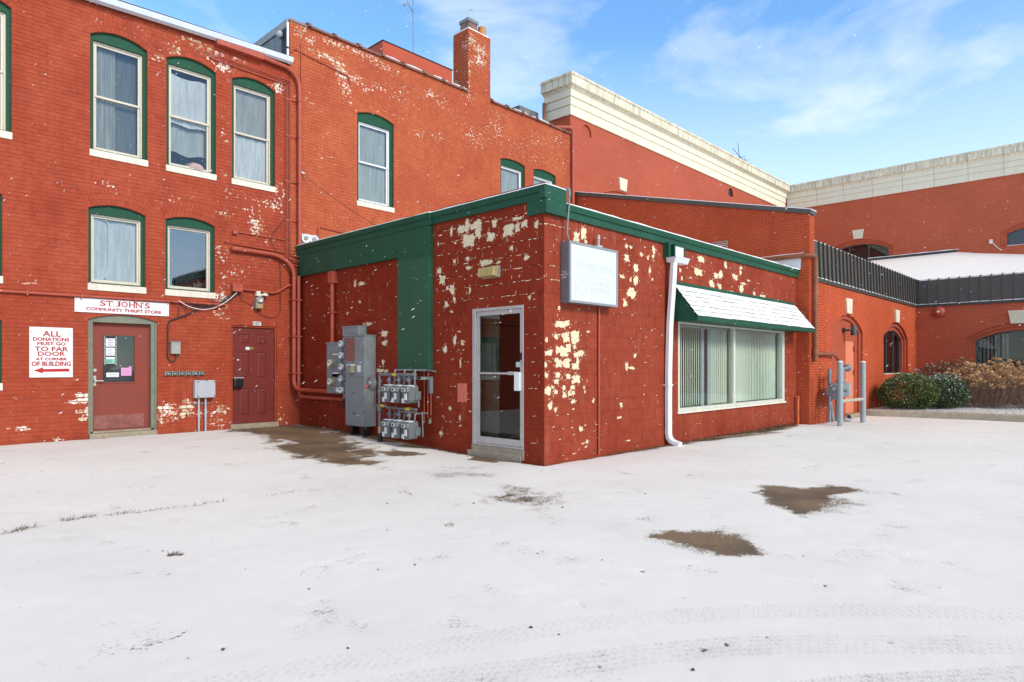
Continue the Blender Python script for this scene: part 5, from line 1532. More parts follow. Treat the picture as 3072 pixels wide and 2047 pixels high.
# ribbed metal parapet: each panel its own piece with a standing seam
PZ0, PZ1 = 3.74, 4.68
mb = MB(); mb.box(XE + .315, XG, YE - .045, YE + .1, 3.64, PZ0 - .01); rail = mb.build('parapet_flashing', M['bronze2'], bW)
mb = MB(); mb.box(XG - .045, XG + .1, -9, YE - .05, 3.64, PZ0 - .01); mb.build('parapet_flashing', M['bronze2'], bW)
x = XE + .32
k = 0
while x < XG - .02:
    x1 = min(x + .323, XG)
    mb = MB()
    tl = .035
    mb.add([(x, YE - .03, PZ0), (x1, YE - .03, PZ0), (x1, YE - .03 + tl, PZ1), (x, YE - .03 + tl, PZ1), (x, YE + .12, PZ0), (x1, YE + .12, PZ0), (x1, YE + .12, PZ1), (x, YE + .12, PZ1)],
           [(0, 1, 2, 3), (3, 2, 6, 7), (1, 5, 6, 2), (4, 0, 3, 7)])
    pn = mb.build('metal_panel', M['bronze'], bW)
    mb = MB()
    mb.add([(x1 - .028, YE - .075, PZ0 - .01), (x1 - .006, YE - .075, PZ0 - .01), (x1 - .006, YE - .075 + tl, PZ1 + .02), (x1 - .028, YE - .075 + tl, PZ1 + .02), (x1 - .028, YE - .02, PZ0 - .01), (x1 - .006, YE - .02, PZ0 - .01), (x1 - .006, YE + .05, PZ1 + .02), (x1 - .028, YE + .05, PZ1 + .02)],
           [(0, 1, 2, 3), (3, 2, 6, 7), (1, 5, 6, 2), (4, 0, 3, 7)])
    mb.build('standing_seam', M['bronze2'], pn)
    x = x1
y = YE - .09
while y > -8:
    y1 = y - .3155
    mb = MB()
    prof = [(-.03, PZ0), (-.015, PZ1 - .12), (.0, PZ1 - .05), (.06, PZ1 - .01), (.14, PZ1)]
    vs = [(XG + o, y, z) for o, z in prof] + [(XG + o, y1, z) for o, z in prof]
    n = len(prof)
    mb.add(vs, [(i, n + i, n + i + 1, i + 1) for i in range(n - 1)])
    pn = mb.build('metal_panel', M['bronze'], bW)
    mb = MB()
    mb.tube([(XG - .045, y1, PZ0 - .01), (XG - .03, y1, PZ1 - .12), (XG - .01, y1, PZ1 - .03), (XG + .06, y1, PZ1 + .02), (XG + .14, y1, PZ1 + .025)], .012, 5)
    mb.build('standing_seam', M['bronze2'], pn)
    mb = MB()
    mb.tube([(XG - .015, y - .03, PZ1 - .055), (XG - .012, (y + y1) / 2, PZ1 - .042), (XG - .015, y1 + .03, PZ1 - .052)], [.012, .022, .012], 6)
    mb.build('panel_snow', M['snow'], pn, smooth=True)
    y = y1
mb = MB(); snow_strip(mb, WF, XE + .33, XG - .05, PZ0 - .008, -.02, .05, .03); snow_strip(mb, WG, -8, YE - .06, PZ0 - .008, -.02, .05, .03); snow_strip(mb, WF, XE + .33, XG - .05, PZ1 + .001, -.12, .0, .025)
mb.build('parapet_snow', M['snow'], bW, smooth=True)
mb = MB(); mb.box(XG - .02, XG + .12, YE - .09, YE + .1, PZ0, PZ1 - .01); mb.build('corner_post', M['bronze2'], bW)
# roofs
mb = MB()
mb.add([(XG + .14, -9, 4.66), (XG + .14, YH, 4.66), (XH, YH, 6.70), (XH, 6.0, 6.70), (XH, 5.0, 6.52), (XH, 3.5, 6.30), (XH, -9, 5.6), (XG + .14, 3.5, 4.66), (XG + .14, 5.0, 4.66), (XG + .14, 6.0, 4.66)],
       [(1, 9, 3, 2), (9, 8, 4, 3), (8, 7, 5, 4), (7, 0, 6, 5)])
mb.build('roof', M['snow'], bW, smooth=True)
mb = MB(); mb.add([(XE + .3, YE + .1, 4.6), (XG + .2, YE + .1, 4.6), (XG + .2, YH, 6.6), (XE + .3, YH, 6.6)], [(0, 1, 2, 3)]); mb.build('roof', M['snow'], bW)
mb = MB(); mb.box(XH - .06, XH - .003, 6.0, 9.7, 6.66, 6.80); mb.build('roof_flashing', M['bronze2'], bW)
mb = MB(); snow_strip(mb, H2, 5.9, 9.7, 6.801, .0, .07, .05); mb.build('flashing_snow', M['snow'], bW, smooth=True)
# louvre in the side wall
mb = MB(); ring_between(mb, WE, [(8.15, 4.45), (8.60, 4.45), (8.60, 4.915), (8.15, 4.915)], [(8.19, 4.49), (8.56, 4.49), (8.56, 4.875), (8.19, 4.875)], -.05, .03)
lv = mb.build('louvre', plain('aged_louvre', (.30, .26, .21), .6, var=.2), bW)
for k in range(7):
    mb = MB(); z = 4.50 + k * .055
    mb.add([WE.pt(8.19, z, .02), WE.pt(8.56, z, .02), WE.pt(8.56, z + .05, -.03), WE.pt(8.19, z + .05, -.03), WE.pt(8.19, z + .008, .022), WE.pt(8.56, z + .008, .022), WE.pt(8.56, z + .056, -.028), WE.pt(8.19, z + .056, -.028)], [(0, 1, 2, 3), (4, 7, 6, 5), (0, 4, 5, 1), (3, 2, 6, 7)])
    mb.build('louvre_blade', M['white'], lv)
mb = MB(); WE.box(mb, 8.19, 8.56, 4.49, 4.875, -.06, -.045); mb.build('louvre_back', M['black'], lv)
# white flashing where the annex roof meets the wing
mb = MB(); mb.add([WE.pt(7.6, 3.92, .02), WE.pt(6.19, 3.92, .02), WE.pt(6.176, 4.325, .02), WE.pt(7.6, 4.31, .02)], [(0, 1, 2, 3)]); mb.build('wall_flashing', M['white'], bX)
mb = MB(); snow_strip(mb, WE, 6.17, 7.8, 4.325, .0, .05, .025); mb.build('flashing_snow', M['snow'], bX, smooth=True)

# ================================================================== things fixed to the left building
def at_base(x, y, z=0.0): return (x, y, z)
# shop sign
t = root('shop_sign', 'long white sign reading ST. JOHN\'S COMMUNITY THRIFT STORE above the shop door', 'sign', (3.77, YA, 2.405))
mb = MB(); A.box(mb, 3.001, 4.544, 2.408, 2.658, .012, .026); mb.build('board', M['sign_white'], t, bevel=.002)
mb = MB()
letters = [('S', 3.387, 3.478), ('T', 3.492, 3.585), ('.', 3.597, 3.617), ('J', 3.642, 3.712), ('O', 3.727, 3.835), ('H', 3.855, 3.955), ('N', 3.972, 4.07), ("'", 4.085, 4.102), ('S', 4.118, 4.208)]
for ch_, a0, a1 in letters:
    z0, z1 = 2.535, 2.635
    if ch_ == '.': z1 = 2.553
    if ch_ == "'": z0 = 2.605
    text_mesh(mb, A, ch_, a0, a1, z0, z1, .026, .018)
for a0, a1, z in ((3.505, 3.572, 2.535), (3.845, 3.885, 2.535), (3.925, 3.965, 2.535), (3.845, 3.885, 2.629), (3.925, 3.965, 2.629), (3.962, 4.0, 2.535), (4.04, 4.08, 2.629), (3.962, 3.998, 2.629), (3.675, 3.725, 2.629), (3.484, 3.494, 2.60), (3.583, 3.593, 2.60)):
    A.box(mb, a0, a1, z, z + (.007 if a1 - a0 > .02 else .032), .026, .0276)
for k, (dx, dz) in enumerate(((0, 0), (.0035, 0), (-.0035, 0), (0, .003), (0, -.003))): text_mesh(mb, A, 'COMMUNITY THRIFT STORE', 3.172 + dx, 4.402 + dx, 2.446 + dz, 2.500 + dz, .026 + .0003 * k)
mb.build('lettering', M['sign_red'], t)
mb = MB(); A.box(mb, 3.385, 4.21, 2.519, 2.5215, .026, .0272); mb.build('rule', plain('grey_rule', (.4, .4, .42), .5), t)
mb = MB()
for a, z in ((3.03, 2.43), (3.03, 2.635), (4.515, 2.43), (4.515, 2.635)): mb.lathe(A.pt(a, z, .026), (0, -1, 0), [(.009, 0), (.007, .004)], 8)
mb.build('screw', M['pipe_grey'], t)
# donation sign
t = root('donation_sign', 'upright white sign with red words about donations and a left arrow', 'sign', (2.66, YA, 1.262))
mb = MB(); A.box(mb, 2.354, 2.975, 1.262, 2.118, .012, .022); mb.build('board', M['sign_white'], t, bevel=.002)
mb = MB()
X = lambda p: 2.354 + (p - 182) / 273 * .621
Z = lambda q: 2.118 - (q - 798) / 316 * .856
for s, p0, p1, q0, q1, bd in (('ALL', 265, 378, 822, 855, .02), ('DONATIONS', 205, 430, 863, 884, .0), ('MUST GO', 232, 407, 891, 911, .0), ('TO FAR', 215, 423, 921, 948, .018), ('DOOR', 235, 402, 952, 978, .02), ('AT CORNER', 222, 415, 990, 1006, .0), ('OF BUILDING', 197, 441, 1014, 1042, .01)):
    for k, (dx, dz) in enumerate(((0, 0), (.004, 0), (-.004, 0), (0, .003), (0, -.003))): text_mesh(mb, A, s, X(p0) + dx, X(p1) + dx, Z(q1) + dz, Z(q0) + dz, .022 + .0003 * k)
arrow = [(207, 1070), (265, 1051), (265, 1061), (432, 1059), (432, 1078), (265, 1079), (265, 1089)]
pl = [A.pt(X(p), Z(q), .0235) for p, q in arrow]
mb.add(pl, [(0, 6, 5, 2, 1)] if False else [(0, 6, 5), (0, 5, 2), (0, 2, 1), (2, 5, 4), (2, 4, 3)])
mb.build('lettering', M['sign_red'], t)
mb = MB()
for a, z in ((2.385, 2.035), (2.94, 2.0), (2.39, 1.335), (2.93, 1.335)): mb.lathe(A.pt(a, z, .022), (0, -1, 0), [(.009, 0), (.007, .004)], 8)
mb.build('screw', M['ink'], t)
# house number plate
t = root('number_plate', 'small white plate with the number 107 over the crimson door', 'number plate', (6.29, YA, 2.31))
mb = MB(); A.box(mb, 6.20, 6.372, 2.312, 2.392, .012, .018); mb.build('plate', M['sign_white'], t)
mb = MB(); text_mesh(mb, A, '107', 6.215, 6.357, 2.322, 2.382, .018, .03); mb.build('numerals', M['ink'], t)
# black letter box on door 107
t = root('letter_box', 'black letter box with pale lid hung on the crimson door', 'letter box', (5.90, YA, 1.0))
mb = MB(); A.box(mb, 5.79, 5.985, 1.0, 1.20, -.045, .05); mb.build('box', M['black'], t, bevel=.03, seg=3)
mb = MB(); A.box(mb, 5.785, 5.99, 1.20, 1.222, -.045, .058); mb.build('lid', M['alu'], t, bevel=.004)
# long conduit across the facade and the junction box with its cables
t = root('conduit_run', 'long red painted conduit running above the shop sign', 'conduit', (3.8, YA, 2.66))
mb = MB(); mb.tube([A.pt(-2, 2.66, .05), A.pt(2.4, 2.685, .05), A.pt(4.55, 2.692, .05), A.pt(5.62, 2.70, .05)], .024, 10); mb.build('pipe', M['pipe_red'], t, smooth=True)
mb = MB()
for a in (0.6, 1.5, 2.32, 3.1, 3.95, 4.8, 5.45): A.box(mb, a - .012, a + .012, 2.64, 2.73, .0, .08)
mb.build('strap', M['pipe_red'], t)
t = root('junction_box', 'red painted junction box trailing black cables, right of the plain window', 'junction box', (5.83, YA, 2.98))
mb = MB(); A.box(mb, 5.735, 5.945, 2.985, 3.145, .008, .12); mb.build('box', M['pipe_red'], t, bevel=.006)
mb = MB(); mb.tube(rounded([A.pt(5.945, 3.05, .06), A.pt(6.68, 3.02, .06), A.pt(6.95, 3.2, .06), A.pt(7.0, 3.22, .06), A.pt(7.15, 3.22, .06)], .1), .024, 10); mb.build('conduit', M['pipe_red'], t, smooth=True)
t = root('cable_bundle', 'tangle of black and white cables slung between conduit and junction box', 'cables', (5.2, YA, 2.5))
mb = MB()
for k in range(7):
    p = A.pt(4.55 + .08 * k, 2.70 + rnd.uniform(-.02, .02), .06 + rnd.uniform(0, .03)); q = A.pt(5.80 + .018 * k, 2.985, .05)
    mb.tube(sag(p, q, rnd.uniform(.12, .24)), .0055, 5)
mb.tube(rounded([A.pt(5.2, 2.66, .06), A.pt(4.85, 2.45, .05), A.pt(4.55, 2.33, .045), A.pt(4.52, 2.25, .04), A.pt(4.515, 1.62, .04), A.pt(4.58, 1.53, .05), A.pt(4.66, 1.58, .06), A.pt(4.67, 1.68, .06)], .06), .0125, 7)
mb.tube(rounded([A.pt(4.72, 2.62, .05), A.pt(4.70, 2.45, .05), A.pt(4.72, 2.36, .05)], .05), .006, 5)
mb.tube(rounded([A.pt(4.80, 2.60, .05), A.pt(4.88, 2.5, .05), A.pt(4.84, 2.40, .05)], .05), .006, 5)
mb.tube(rounded([A.pt(5.9, 2.985, .05), A.pt(5.93, 2.82, .03), A.pt(6.15, 2.75, .03), A.pt(6.4, 2.5, .03), A.pt(6.68, 2.48, .03), A.pt(6.80, 2.62, .03), A.pt(6.80, 3.6, .03), A.pt(6.7, 3.95, .03), A.pt(6.55, 4.2, .03), A.pt(6.9, 4.65, .03), A.pt(6.98, 4.75, .03)], .12), .005, 5)
mb.build('black_cables', M['cable'], t, smooth=True)
mb = MB(); mb.tube(sag(A.pt(4.7, 2.72, .075), A.pt(5.85, 2.985, .07), .26), .008, 6); mb.build('white_cable', M['label'], t, smooth=True)
# lamp over door 107
t = root('wall_lamp', 'security lamp with yellowed lens and sensor above the crimson door', 'wall lamp', (6.29, YA, 2.65))
mb = MB(); A.box(mb, 6.22, 6.375, 2.655, 2.90, .008, .13); mb.build('housing', M['lampgrey'], t, bevel=.02)
mb = MB(); A.box(mb, 6.235, 6.36, 2.665, 2.755, .12, .155); mb.build('lens', M['lampglass'], t, bevel=.015)
mb = MB(); mb.lathe(A.pt(6.30, 2.85, .11), (-.1, -1, 0), [(.065, 0), (.07, .06), (.055, .075), (.05, .05), (.01, .045)], 16); mb.build('lamp_head', M['alu'], t, smooth=True)
mb = MB(); A.box(mb, 6.245, 6.33, 2.93, 3.03, .008, .09); mb.tube([A.pt(6.33, 2.95, .06), A.pt(6.42, 2.97, .08)], .022); mb.lathe(A.pt(6.43, 2.985, .09), (0, 0, -1), [(.015, -.02), (.06, 0), (.06, .045), (.03, .05)], 14); mb.build('sensor', M['sill'], t, smooth=True)
# grey telephone box, row of terminals, utility cabinet
t = root('cable_box', 'small dull grey metal box with looped black cable, right of the shop door', 'cable box', (4.65, YA, 1.68))
mb = MB(); A.box(mb, 4.565, 4.735, 1.69, 1.92, .008, .09); mb.build('box', plain('dull_grey_box', (.36, .36, .33), .55, var=.1), t, bevel=.008)
mb = MB(); A.box(mb, 4.560, 4.740, 1.915, 1.93, .008, .1); mb.cyl(A.pt(4.67, 1.69, .05), A.pt(4.67, 1.65, .05), .012); mb.build('lid', M['galv'], t)
words = ('leftmost', 'second from the left', 'third from the left', 'fourth from the left', 'fifth from the left', 'rightmost')
for k in range(6):
    x0 = 4.468 + k * .125
    t = root('terminal_box', 'small teal terminal box, %s in the row of six' % words[k], 'terminal box', (x0 + .05, YA, 1.265), group='row of teal terminal boxes')
    mb = MB(); A.box(mb, x0, x0 + .105, 1.272, 1.352, .008, .04); mb.build('back_box', M['tan'], t, bevel=.004)
    mb = MB(); A.box(mb, x0 + .022, x0 + .088, 1.278, 1.345, .04, .062); mb.build('cover', M['teal'], t, bevel=.008)
    mb = MB(); A.box(mb, x0 + .035, x0 + .072, 1.297, 1.318, .062, .064); mb.build('label', plain('pale_blue_label', (.35, .5, .6), .5), t)
t = root('terminal_wiring', 'thin red painted wire dropping from the teal terminal boxes to the ground', 'wire', (4.72, YA, .2))
mb = MB(); mb.tube(rounded([A.pt(5.15, 1.27, .03), A.pt(5.1, 1.235, .02), A.pt(4.75, 1.235, .015), A.pt(4.72, 1.2, .015), A.pt(4.71, .2, .015)], .03), .007, 6); mb.build('wire', M['pipe_red'], t)
t = root('utility_cabinet', 'pale grey plastic utility cabinet on two grey pipes beside the crimson door', 'utility cabinet', (5.18, YA, .2))
mb = MB(); A.box(mb, 4.985, 5.375, .825, 1.175, .012, .13); mb.build('cabinet', M['galv_lt'], t, bevel=.012)
mb = MB(); A.box(mb, 5.02, 5.372, .83, 1.17, .13, .152); mb.build('cover', M['galv_lt'], t, bevel=.03, seg=3)
mb = MB()
for a, z in ((5.04, .86), (5.04, 1.14), (5.35, .86), (5.35, 1.14), (5.2, 1.165)): A.box(mb, a - .012, a + .012, z - .012, z + .012, .14, .158)
mb.build('latch', M['pipe_grey'], t)
mb = MB()
for a in (5.085, 5.215):
    mb.cyl(A.pt(a, .13, .055), A.pt(a, .83, .055), .019); mb.cyl(A.pt(a, .44, .055), A.pt(a, .60, .055), .024)
mb.build('pipe', M['galv_lt'], t, smooth=True)
mb = MB(); A.box(mb, 4.99, 5.30, .695, .72, .01, .03); mb.build('bracket', M['pipe_grey'], t)
# pipes at the inner corner and along the top of the left building
t = root('corner_conduits', 'cluster of red painted conduits climbing the inside corner', 'conduit', (7.1, YA, .8))
for i, (a, zt) in enumerate(((6.93, 7.60), (6.965, 7.62), (7.0, 7.66), (7.035, 7.70))):
    mb = MB(); zb = 3.60 + i * .10
    mb.tube(rounded([A.pt(5.35 - .05 * i, zt + .03, .03), A.pt(a, zt, .03), A.pt(a, zb, .03), (XB - .02 if i else 7.05, YA - .05 - .03 * i, zb - .05)], .04), .0105, 7)
    mb.build('thin_pipe', M['pipe_red'], t, smooth=True)
mb = MB(); mb.tube(rounded([A.pt(6.36, 7.98, .09), A.pt(7.0, 7.95, .09), A.pt(7.2, 7.75, .09), A.pt(7.22, 7.5, .09), A.pt(7.22, 4.12, .09)], .22, 8), .045, 12); mb.build('main_pipe', M['pipe_red'], t, smooth=True)
mb = MB(); A.box(mb, 5.40, 6.37, 7.915, 8.06, .01, .16); mb.build('trunking', M['pipe_red'], t, bevel=.006)
mb = MB(); mb.tube([A.pt(7.29, 8.62, .03), A.pt(7.29, 4.15, .03)], .012, 7); mb.tube(rounded([A.pt(7.05, 8.35, .02), A.pt(7.12, 8.45, .03), A.pt(8.5, 8.28, .03), A.pt(8.55, 8.1, .03)], .05), .014, 7); mb.build('thin_pipe', M['pipe_red'], t, smooth=True)
mb = MB()
for z in (4.65, 5.5, 6.5, 7.3): A.box(mb, 6.90, 7.30, z - .012, z + .012, .0, .035); A.box(mb, 7.165, 7.275, z - .012, z + .012, .03, .14)
mb.build('strap', M['pipe_red'], t)
t = root('meter_conduits', 'pair of thick red conduits bending from the corner into the electric meters', 'conduit', (7.05, YA - .2, .85))
for i, (x, y, zb, r) in enumerate(((7.06, 13.32, .95, .045), (7.16, 13.30, .80, .04))):
    mb = MB()
    pts = [A.pt(5.90, 3.86, .08), A.pt(6.75, 3.84, .08), (x, y, 3.62), (x, y, zb), (7.17, 12.9, zb - .02), (7.17, 11.98 if i == 0 else 11.3, zb - .02)] if i == 0 else [(x, y, 3.43), (x, y, zb), (7.19, 12.95, zb - .02), (7.19, 11.3, zb - .02)]
    mb.tube(rounded(pts, .22, 8), r, 12); mb.build('pipe', M['pipe_red'], t, smooth=True)
mb = MB(); A.box(mb, 5.72, 5.98, 3.815, 3.905, .01, .13); mb.build('fitting', M['pipe_red'], t, bevel=.03)
mb = MB()
for z in (1.3, 2.1, 2.9): mb.box(7.0, 7.22, 13.25, 13.46, z - .015, z + .015)
mb.build('strap', M['pipe_red'], t)
t = root('wall_pipe', 'thin red pipe with small box beneath the upper windows near the corner', 'pipe', (6.3, YA, 4.22))
mb = MB(); A.box(mb, 5.76, 5.86, 4.17, 4.26, .01, .07); mb.build('box', M['pipe_red'], t, bevel=.005)
mb = MB(); mb.tube([A.pt(5.86, 4.22, .03), A.pt(6.93, 4.20, .03)], .011, 7); mb.tube([A.pt(5.6, 3.98, .03), A.pt(6.95, 3.92, .03)], .012, 7); mb.build('pipe', M['pipe_red'], t, smooth=True)
t = root('roof_conduit', 'red conduit turning along the tall wall just above the annex roof', 'conduit', (8.0, YA, 4.05))
mb = MB(); mb.tube(rounded([A.pt(7.72, 4.05, .03), A.pt(7.72, 4.62, .03), A.pt(9.2, 4.52, .03)], .06), .016, 8); mb.build('pipe', M['pipe_red'], t, smooth=True)
t = root('overhead_wire', 'thin dark wire sloping from the corner pipes down to the annex roof', 'wire', (7.25, YA, 5.8))
mb = MB(); mb.tube(sag(A.pt(7.25, 5.75, .06), (9.6, YA - 1.2, 4.25), .12), .006, 5); mb.build('wire', M['cable'], t)
mb = MB(); mb.cyl(A.pt(7.2, 5.78, .07), A.pt(7.34, 5.73, .08), .02, 8); mb.build('insulator', M['label'], t, smooth=True)
t = root('flood_lights', 'twin white flood lights on the annex roof at the inner corner', 'flood light', (7.45, YA - .05, 4.1))
mb = MB(); A.box(mb, 7.22, 7.62, 4.14, 4.40, .012, .05); mb.build('back_plate', M['white'], t, bevel=.01)
for a in (7.36, 7.56):
    mb = MB(); mb.lathe(A.pt(a, 4.30, .05), (-.25, -1, -.15), [(.04, 0), (.085, .03), (.10, .10), (.095, .15), (.07, .145), (.05, .13), (.01, .13)], 18); mb.build('lamp_head', M['white'], t, smooth=True)
    mb = MB(); mb.lathe(A.pt(a - .04, 4.278, .20), (-.25, -1, -.15), [(.045, 0), (.04, .012), (.005, .016)], 14); mb.build('lens', M['lampgrey'], t, smooth=True)
t = root('downspout', 'red painted downspout at the right end of the tall brick wall', 'downspout', (16.93, YA, 3.9))
mb = MB(); mb.tube(rounded([A.pt(16.3, 9.2, -.25), A.pt(16.8, 9.26, .05), A.pt(16.93, 9.2, .08), A.pt(16.93, 3.9, .08)], .08), .06, 10); mb.build('pipe', M['pipe_red'], t, smooth=True)
t = root('radio_mast', 'thin dark radio mast with small bracket on the red penthouse roof', 'mast', (12.95, 16.7, 11.3))
mb = MB(); mb.tube([(12.95, 16.7, 11.3), (12.92, 16.7, 14.4)], [.022, .014], 8); mb.lathe((12.95, 16.7, 11.3), (0, 0, 1), [(.11, 0), (.09, .04), (.03, .1)], 10); mb.build('pole', M['slate'], t, smooth=True)
mb = MB(); mb.tube([(12.93, 16.7, 12.72), (12.72, 16.68, 12.92), (12.66, 16.66, 13.2)], .012, 6); mb.tube([(12.73, 16.68, 12.9), (12.55, 16.66, 12.82)], .012, 6); mb.lathe((12.56, 16.66, 12.78), (0, 0, 1), [(.03, 0), (.03, .08)], 8); mb.lathe((12.66, 16.66, 13.15), (0, 0, 1), [(.02, 0), (.03, .1), (.01, .2)], 8); mb.build('bracket', M['slate'], t, smooth=True)
t = root('television_aerial', 'small television aerial standing behind the cream cornice', 'aerial', (33.6, 15, 11.0))
mb = MB(); mb.tube([(33.6, 15, 11.0), (33.6, 15, 12.45)], .022, 6); mb.tube([(32.2, 15, 12.62), (33.0, 15, 12.4), (34.8, 15, 12.0)], .018, 6)
for k in range(5): mb.tube([(33.1 + k * .4, 14.75, 12.38 - k * .09), (33.1 + k * .4, 15.25, 12.38 - k * .09)], .014, 5)
mb.tube([(32.98, 15, 12.2), (32.75, 15, 13.05)], .018, 6); mb.build('aerial', M['slate'], t)

# ================================================================== electric gear on the annex wall
t = root('riser_conduit', 'thick red conduit dropping from the green bulkhead to the meter box', 'conduit', (XB, 12.0, 1.9))
mb = MB(); mb.cyl((XB - .09, 11.98, 1.90), (XB - .09, 11.98, 3.34), .038, 12); mb.build('pipe', M['pipe_red'], t, smooth=True)
mb = MB(); WB.box(mb, 11.90, 12.06, 3.16, 3.40, .004, .15); mb.build('fitting', M['pipe_red'], t, bevel=.006)
mb = MB(); mb.lathe((XB - .09, 11.98, 1.9), (0, 0, 1), [(.06, 0), (.06, .05), (.04, .07)], 12); mb.build('collar', M['pipe_red'], t, smooth=True)
mb = MB(); WB.box(mb, 11.92, 12.04, 2.55, 2.575, .0, .14); mb.build('strap', M['pipe_red'], t)
def dial_meter(t, y, z, x, big=True):
    r = .075
    mb = MB(); mb.lathe((x, y, z), (-1, 0, 0), [(.095, 0), (.095, .03), (r, .035), (r, .12), (r * .9, .135), (.01, .138)], 20); mb.build('meter', M['tan' if big else 'galv'], t, smooth=True)
    mb = MB(); mb.lathe((x - .137, y, z), (-1, 0, 0), [(r * .8, 0), (r * .75, .004), (.005, .005)], 18); mb.build('dial', M['label'], t)
    mb = MB(); mb.box(x - .145, x - .141, y - .03, y + .03, z + .008, z + .032); mb.build('dial_window', M['ink'], t)
t = root('meter_box', 'grey electric meter box with two round tan meters, beside the tall cabinet', 'meter box', (XB, 11.75, .9))
mb = MB(); WB.box(mb, 11.47, 12.03, .90, 1.92, .006, .19); mb.build('box', M['galv'], t, bevel=.006)
mb = MB(); WB.box(mb, 11.46, 12.04, 1.905, 1.935, .006, .205); mb.build('lid', M['galv'], t, bevel=.004)
for z0 in (1.23, .92): 
    mb = MB(); WB.box(mb, 11.52, 11.80, z0, z0 + .40 if z0 < 1 else z0 + .5, .19, .2); mb.build('door', M['galv'], t, bevel=.003)
dial_meter(t, 11.72, 1.52, XB - .19); dial_meter(t, 11.72, 1.14, XB - .19)
mb = MB(); WB.box(mb, 11.55, 11.66, .93, 1.02, .2, .203); mb.build('label', M['label'], t); 
mb = MB(); mb.box(XB - .34, XB - .325, 11.72, 11.76, 1.44, 1.48); mb.build('seal', M['yellow'], t)
mb = MB(); WB.box(mb, 11.54, 11.76, 1.68, 1.70, .2, .215); WB.box(mb, 11.54, 11.76, 1.30, 1.32, .2, .215); mb.build('ledge', M['snow'], t)
t = root('meter_stack', 'narrow grey column of five round electric meters', 'meter stack', (XB, 11.2, .7))
mb = MB(); WB.box(mb, 10.92, 11.45, .62, 2.05, .006, .17); mb.build('box', M['galv'], t, bevel=.006)
mb = MB(); WB.box(mb, 10.86, 11.42, 2.05, 2.225, .006, .20); WB.box(mb, 10.85, 11.43, 2.215, 2.24, .006, .21); mb.build('top_box', M['galv'], t, bevel=.005)
for k in range(5): dial_meter(t, 11.335, .98 + k * .228, XB - .17, False)
mb = MB(); WB.box(mb, 11.27, 11.42, .62, .80, .17, .2); mb.build('switch_box', M['black'], t)
t = root('electric_cabinet', 'tall grey electric cabinet with a faded red patch against the annex wall', 'electric cabinet', (XB, 10.88, .1))
mb = MB(); WB.box(mb, 10.548, 11.205, .30, 2.03, .006, .268); mb.build('cabinet', M['galv'], t, bevel=.006)
mb = MB(); WB.box(mb, 10.535, 11.215, 2.03, 2.05, .004, .285); mb.build('lid', M['galv'], t, bevel=.004)
mb = MB(); WB.box(mb, 10.565, 11.19, 1.255, 2.02, .268, .274); mb.build('upper_door', M['galv'], t, bevel=.002)
mb = MB(); WB.box(mb, 10.565, 11.19, .32, 1.24, .268, .274); mb.build('lower_door', M['galv'], t, bevel=.002)
mb = MB(); WB.box(mb, 10.86, 11.185, 1.55, 2.0, .274, .2748); mb.build('paint_patch', plain('faded_red_patch', (.26, .105, .085), .5, var=.15), t)
mb = MB(); WB.box(mb, 10.85, 11.01, 1.32, 1.47, .274, .36); mb.build('lock_hood', M['tan'], t, bevel=.01)
mb = MB(); WB.box(mb, 10.85, 11.01, 1.47, 1.485, .274, .37); mb.build('hood_snow', M['snow'], t)
mb = MB(); WB.box(mb, 10.66, 10.78, 1.34, 1.47, .274, .2755); mb.build('label', M['label'], t)
mb = MB()
for z in (1.83, 1.55, .95, .55): WB.box(mb, 10.84, 10.94, z - .012, z + .012, .274, .30)
for z in (1.75, 1.2, .6): WB.box(mb, 10.56, 10.575, z - .04, z + .04, .268, .282)
mb.build('latch', M['pipe_grey'], t)
mb = MB(); mb.box(XB - .215, XB - .03, 10.542, 10.548, 1.27, 1.82); mb.build('side_plate', M['galv'], t, bevel=.003)
mb = MB(); mb.box(XB - .24, XB - .10, 10.6, 10.72, .05, .30); mb.box(XB - .24, XB - .10, 11.0, 11.1, .08, .30); mb.build('leg', M['black'], t)

# ================================================================== gas meters on their manifold
t = root('gas_manifold', 'grey gas manifold with valves, regulator and yellow tags on the annex wall', 'gas pipes', (6.95, 9.9, .1))
P = M['pipe_grey']
gx_ = 6.93
mb = MB(); mb.tube([(gx_, 9.92, .05), (gx_, 9.92, 1.30)], .030, 10); mb.lathe((gx_, 9.92, .62), (0, 0, 1), [(.035, 0), (.055, .03), (.055, .09), (.035, .12)], 10); mb.lathe((gx_, 9.92, .95), (0, 0, 1), [(.03, 0), (.045, .02), (.045, .06), (.03, .08)], 10); mb.build('riser', P, t, smooth=True)
mb = MB(); mb.cyl((gx_, 9.92, .04), (gx_, 9.92, .24), .045, 10); mb.build('sleeve', M['black'], t, smooth=True)
mb = MB(); mb.cyl((gx_, 9.92, .24), (gx_, 9.92, .36), .0315, 10); mb.build('tag', plain('cream_tape', (.55, .48, .30), .6), t)
mb = MB(); mb.tube([(gx_, 9.92, 1.30), (gx_, 8.92, 1.31)], .027, 10); mb.lathe((gx_, 8.95, 1.31), (0, -1, 0), [(.035, 0), (.035, .06), (.01, .065)], 10); mb.build('upper_header', P, t, smooth=True)
mb = MB(); mb.tube(rounded([(gx_ - .02, 10.10, 1.06), (gx_ - .02, 10.10, .74), (gx_ - .02, 9.72, .745), (gx_, 9.70, .715), (gx_, 8.86, .715)], .03), .024, 10); mb.build('lower_header', P, t, smooth=True)
mb = MB(); mb.lathe((gx_ - .06, 10.10, 1.14), (-1, 0, 0), [(.05, -.05), (.13, -.02), (.135, .0), (.13, .02), (.06, .04), (.045, .08), (.01, .09)], 20); mb.build('regulator', P, t, smooth=True)
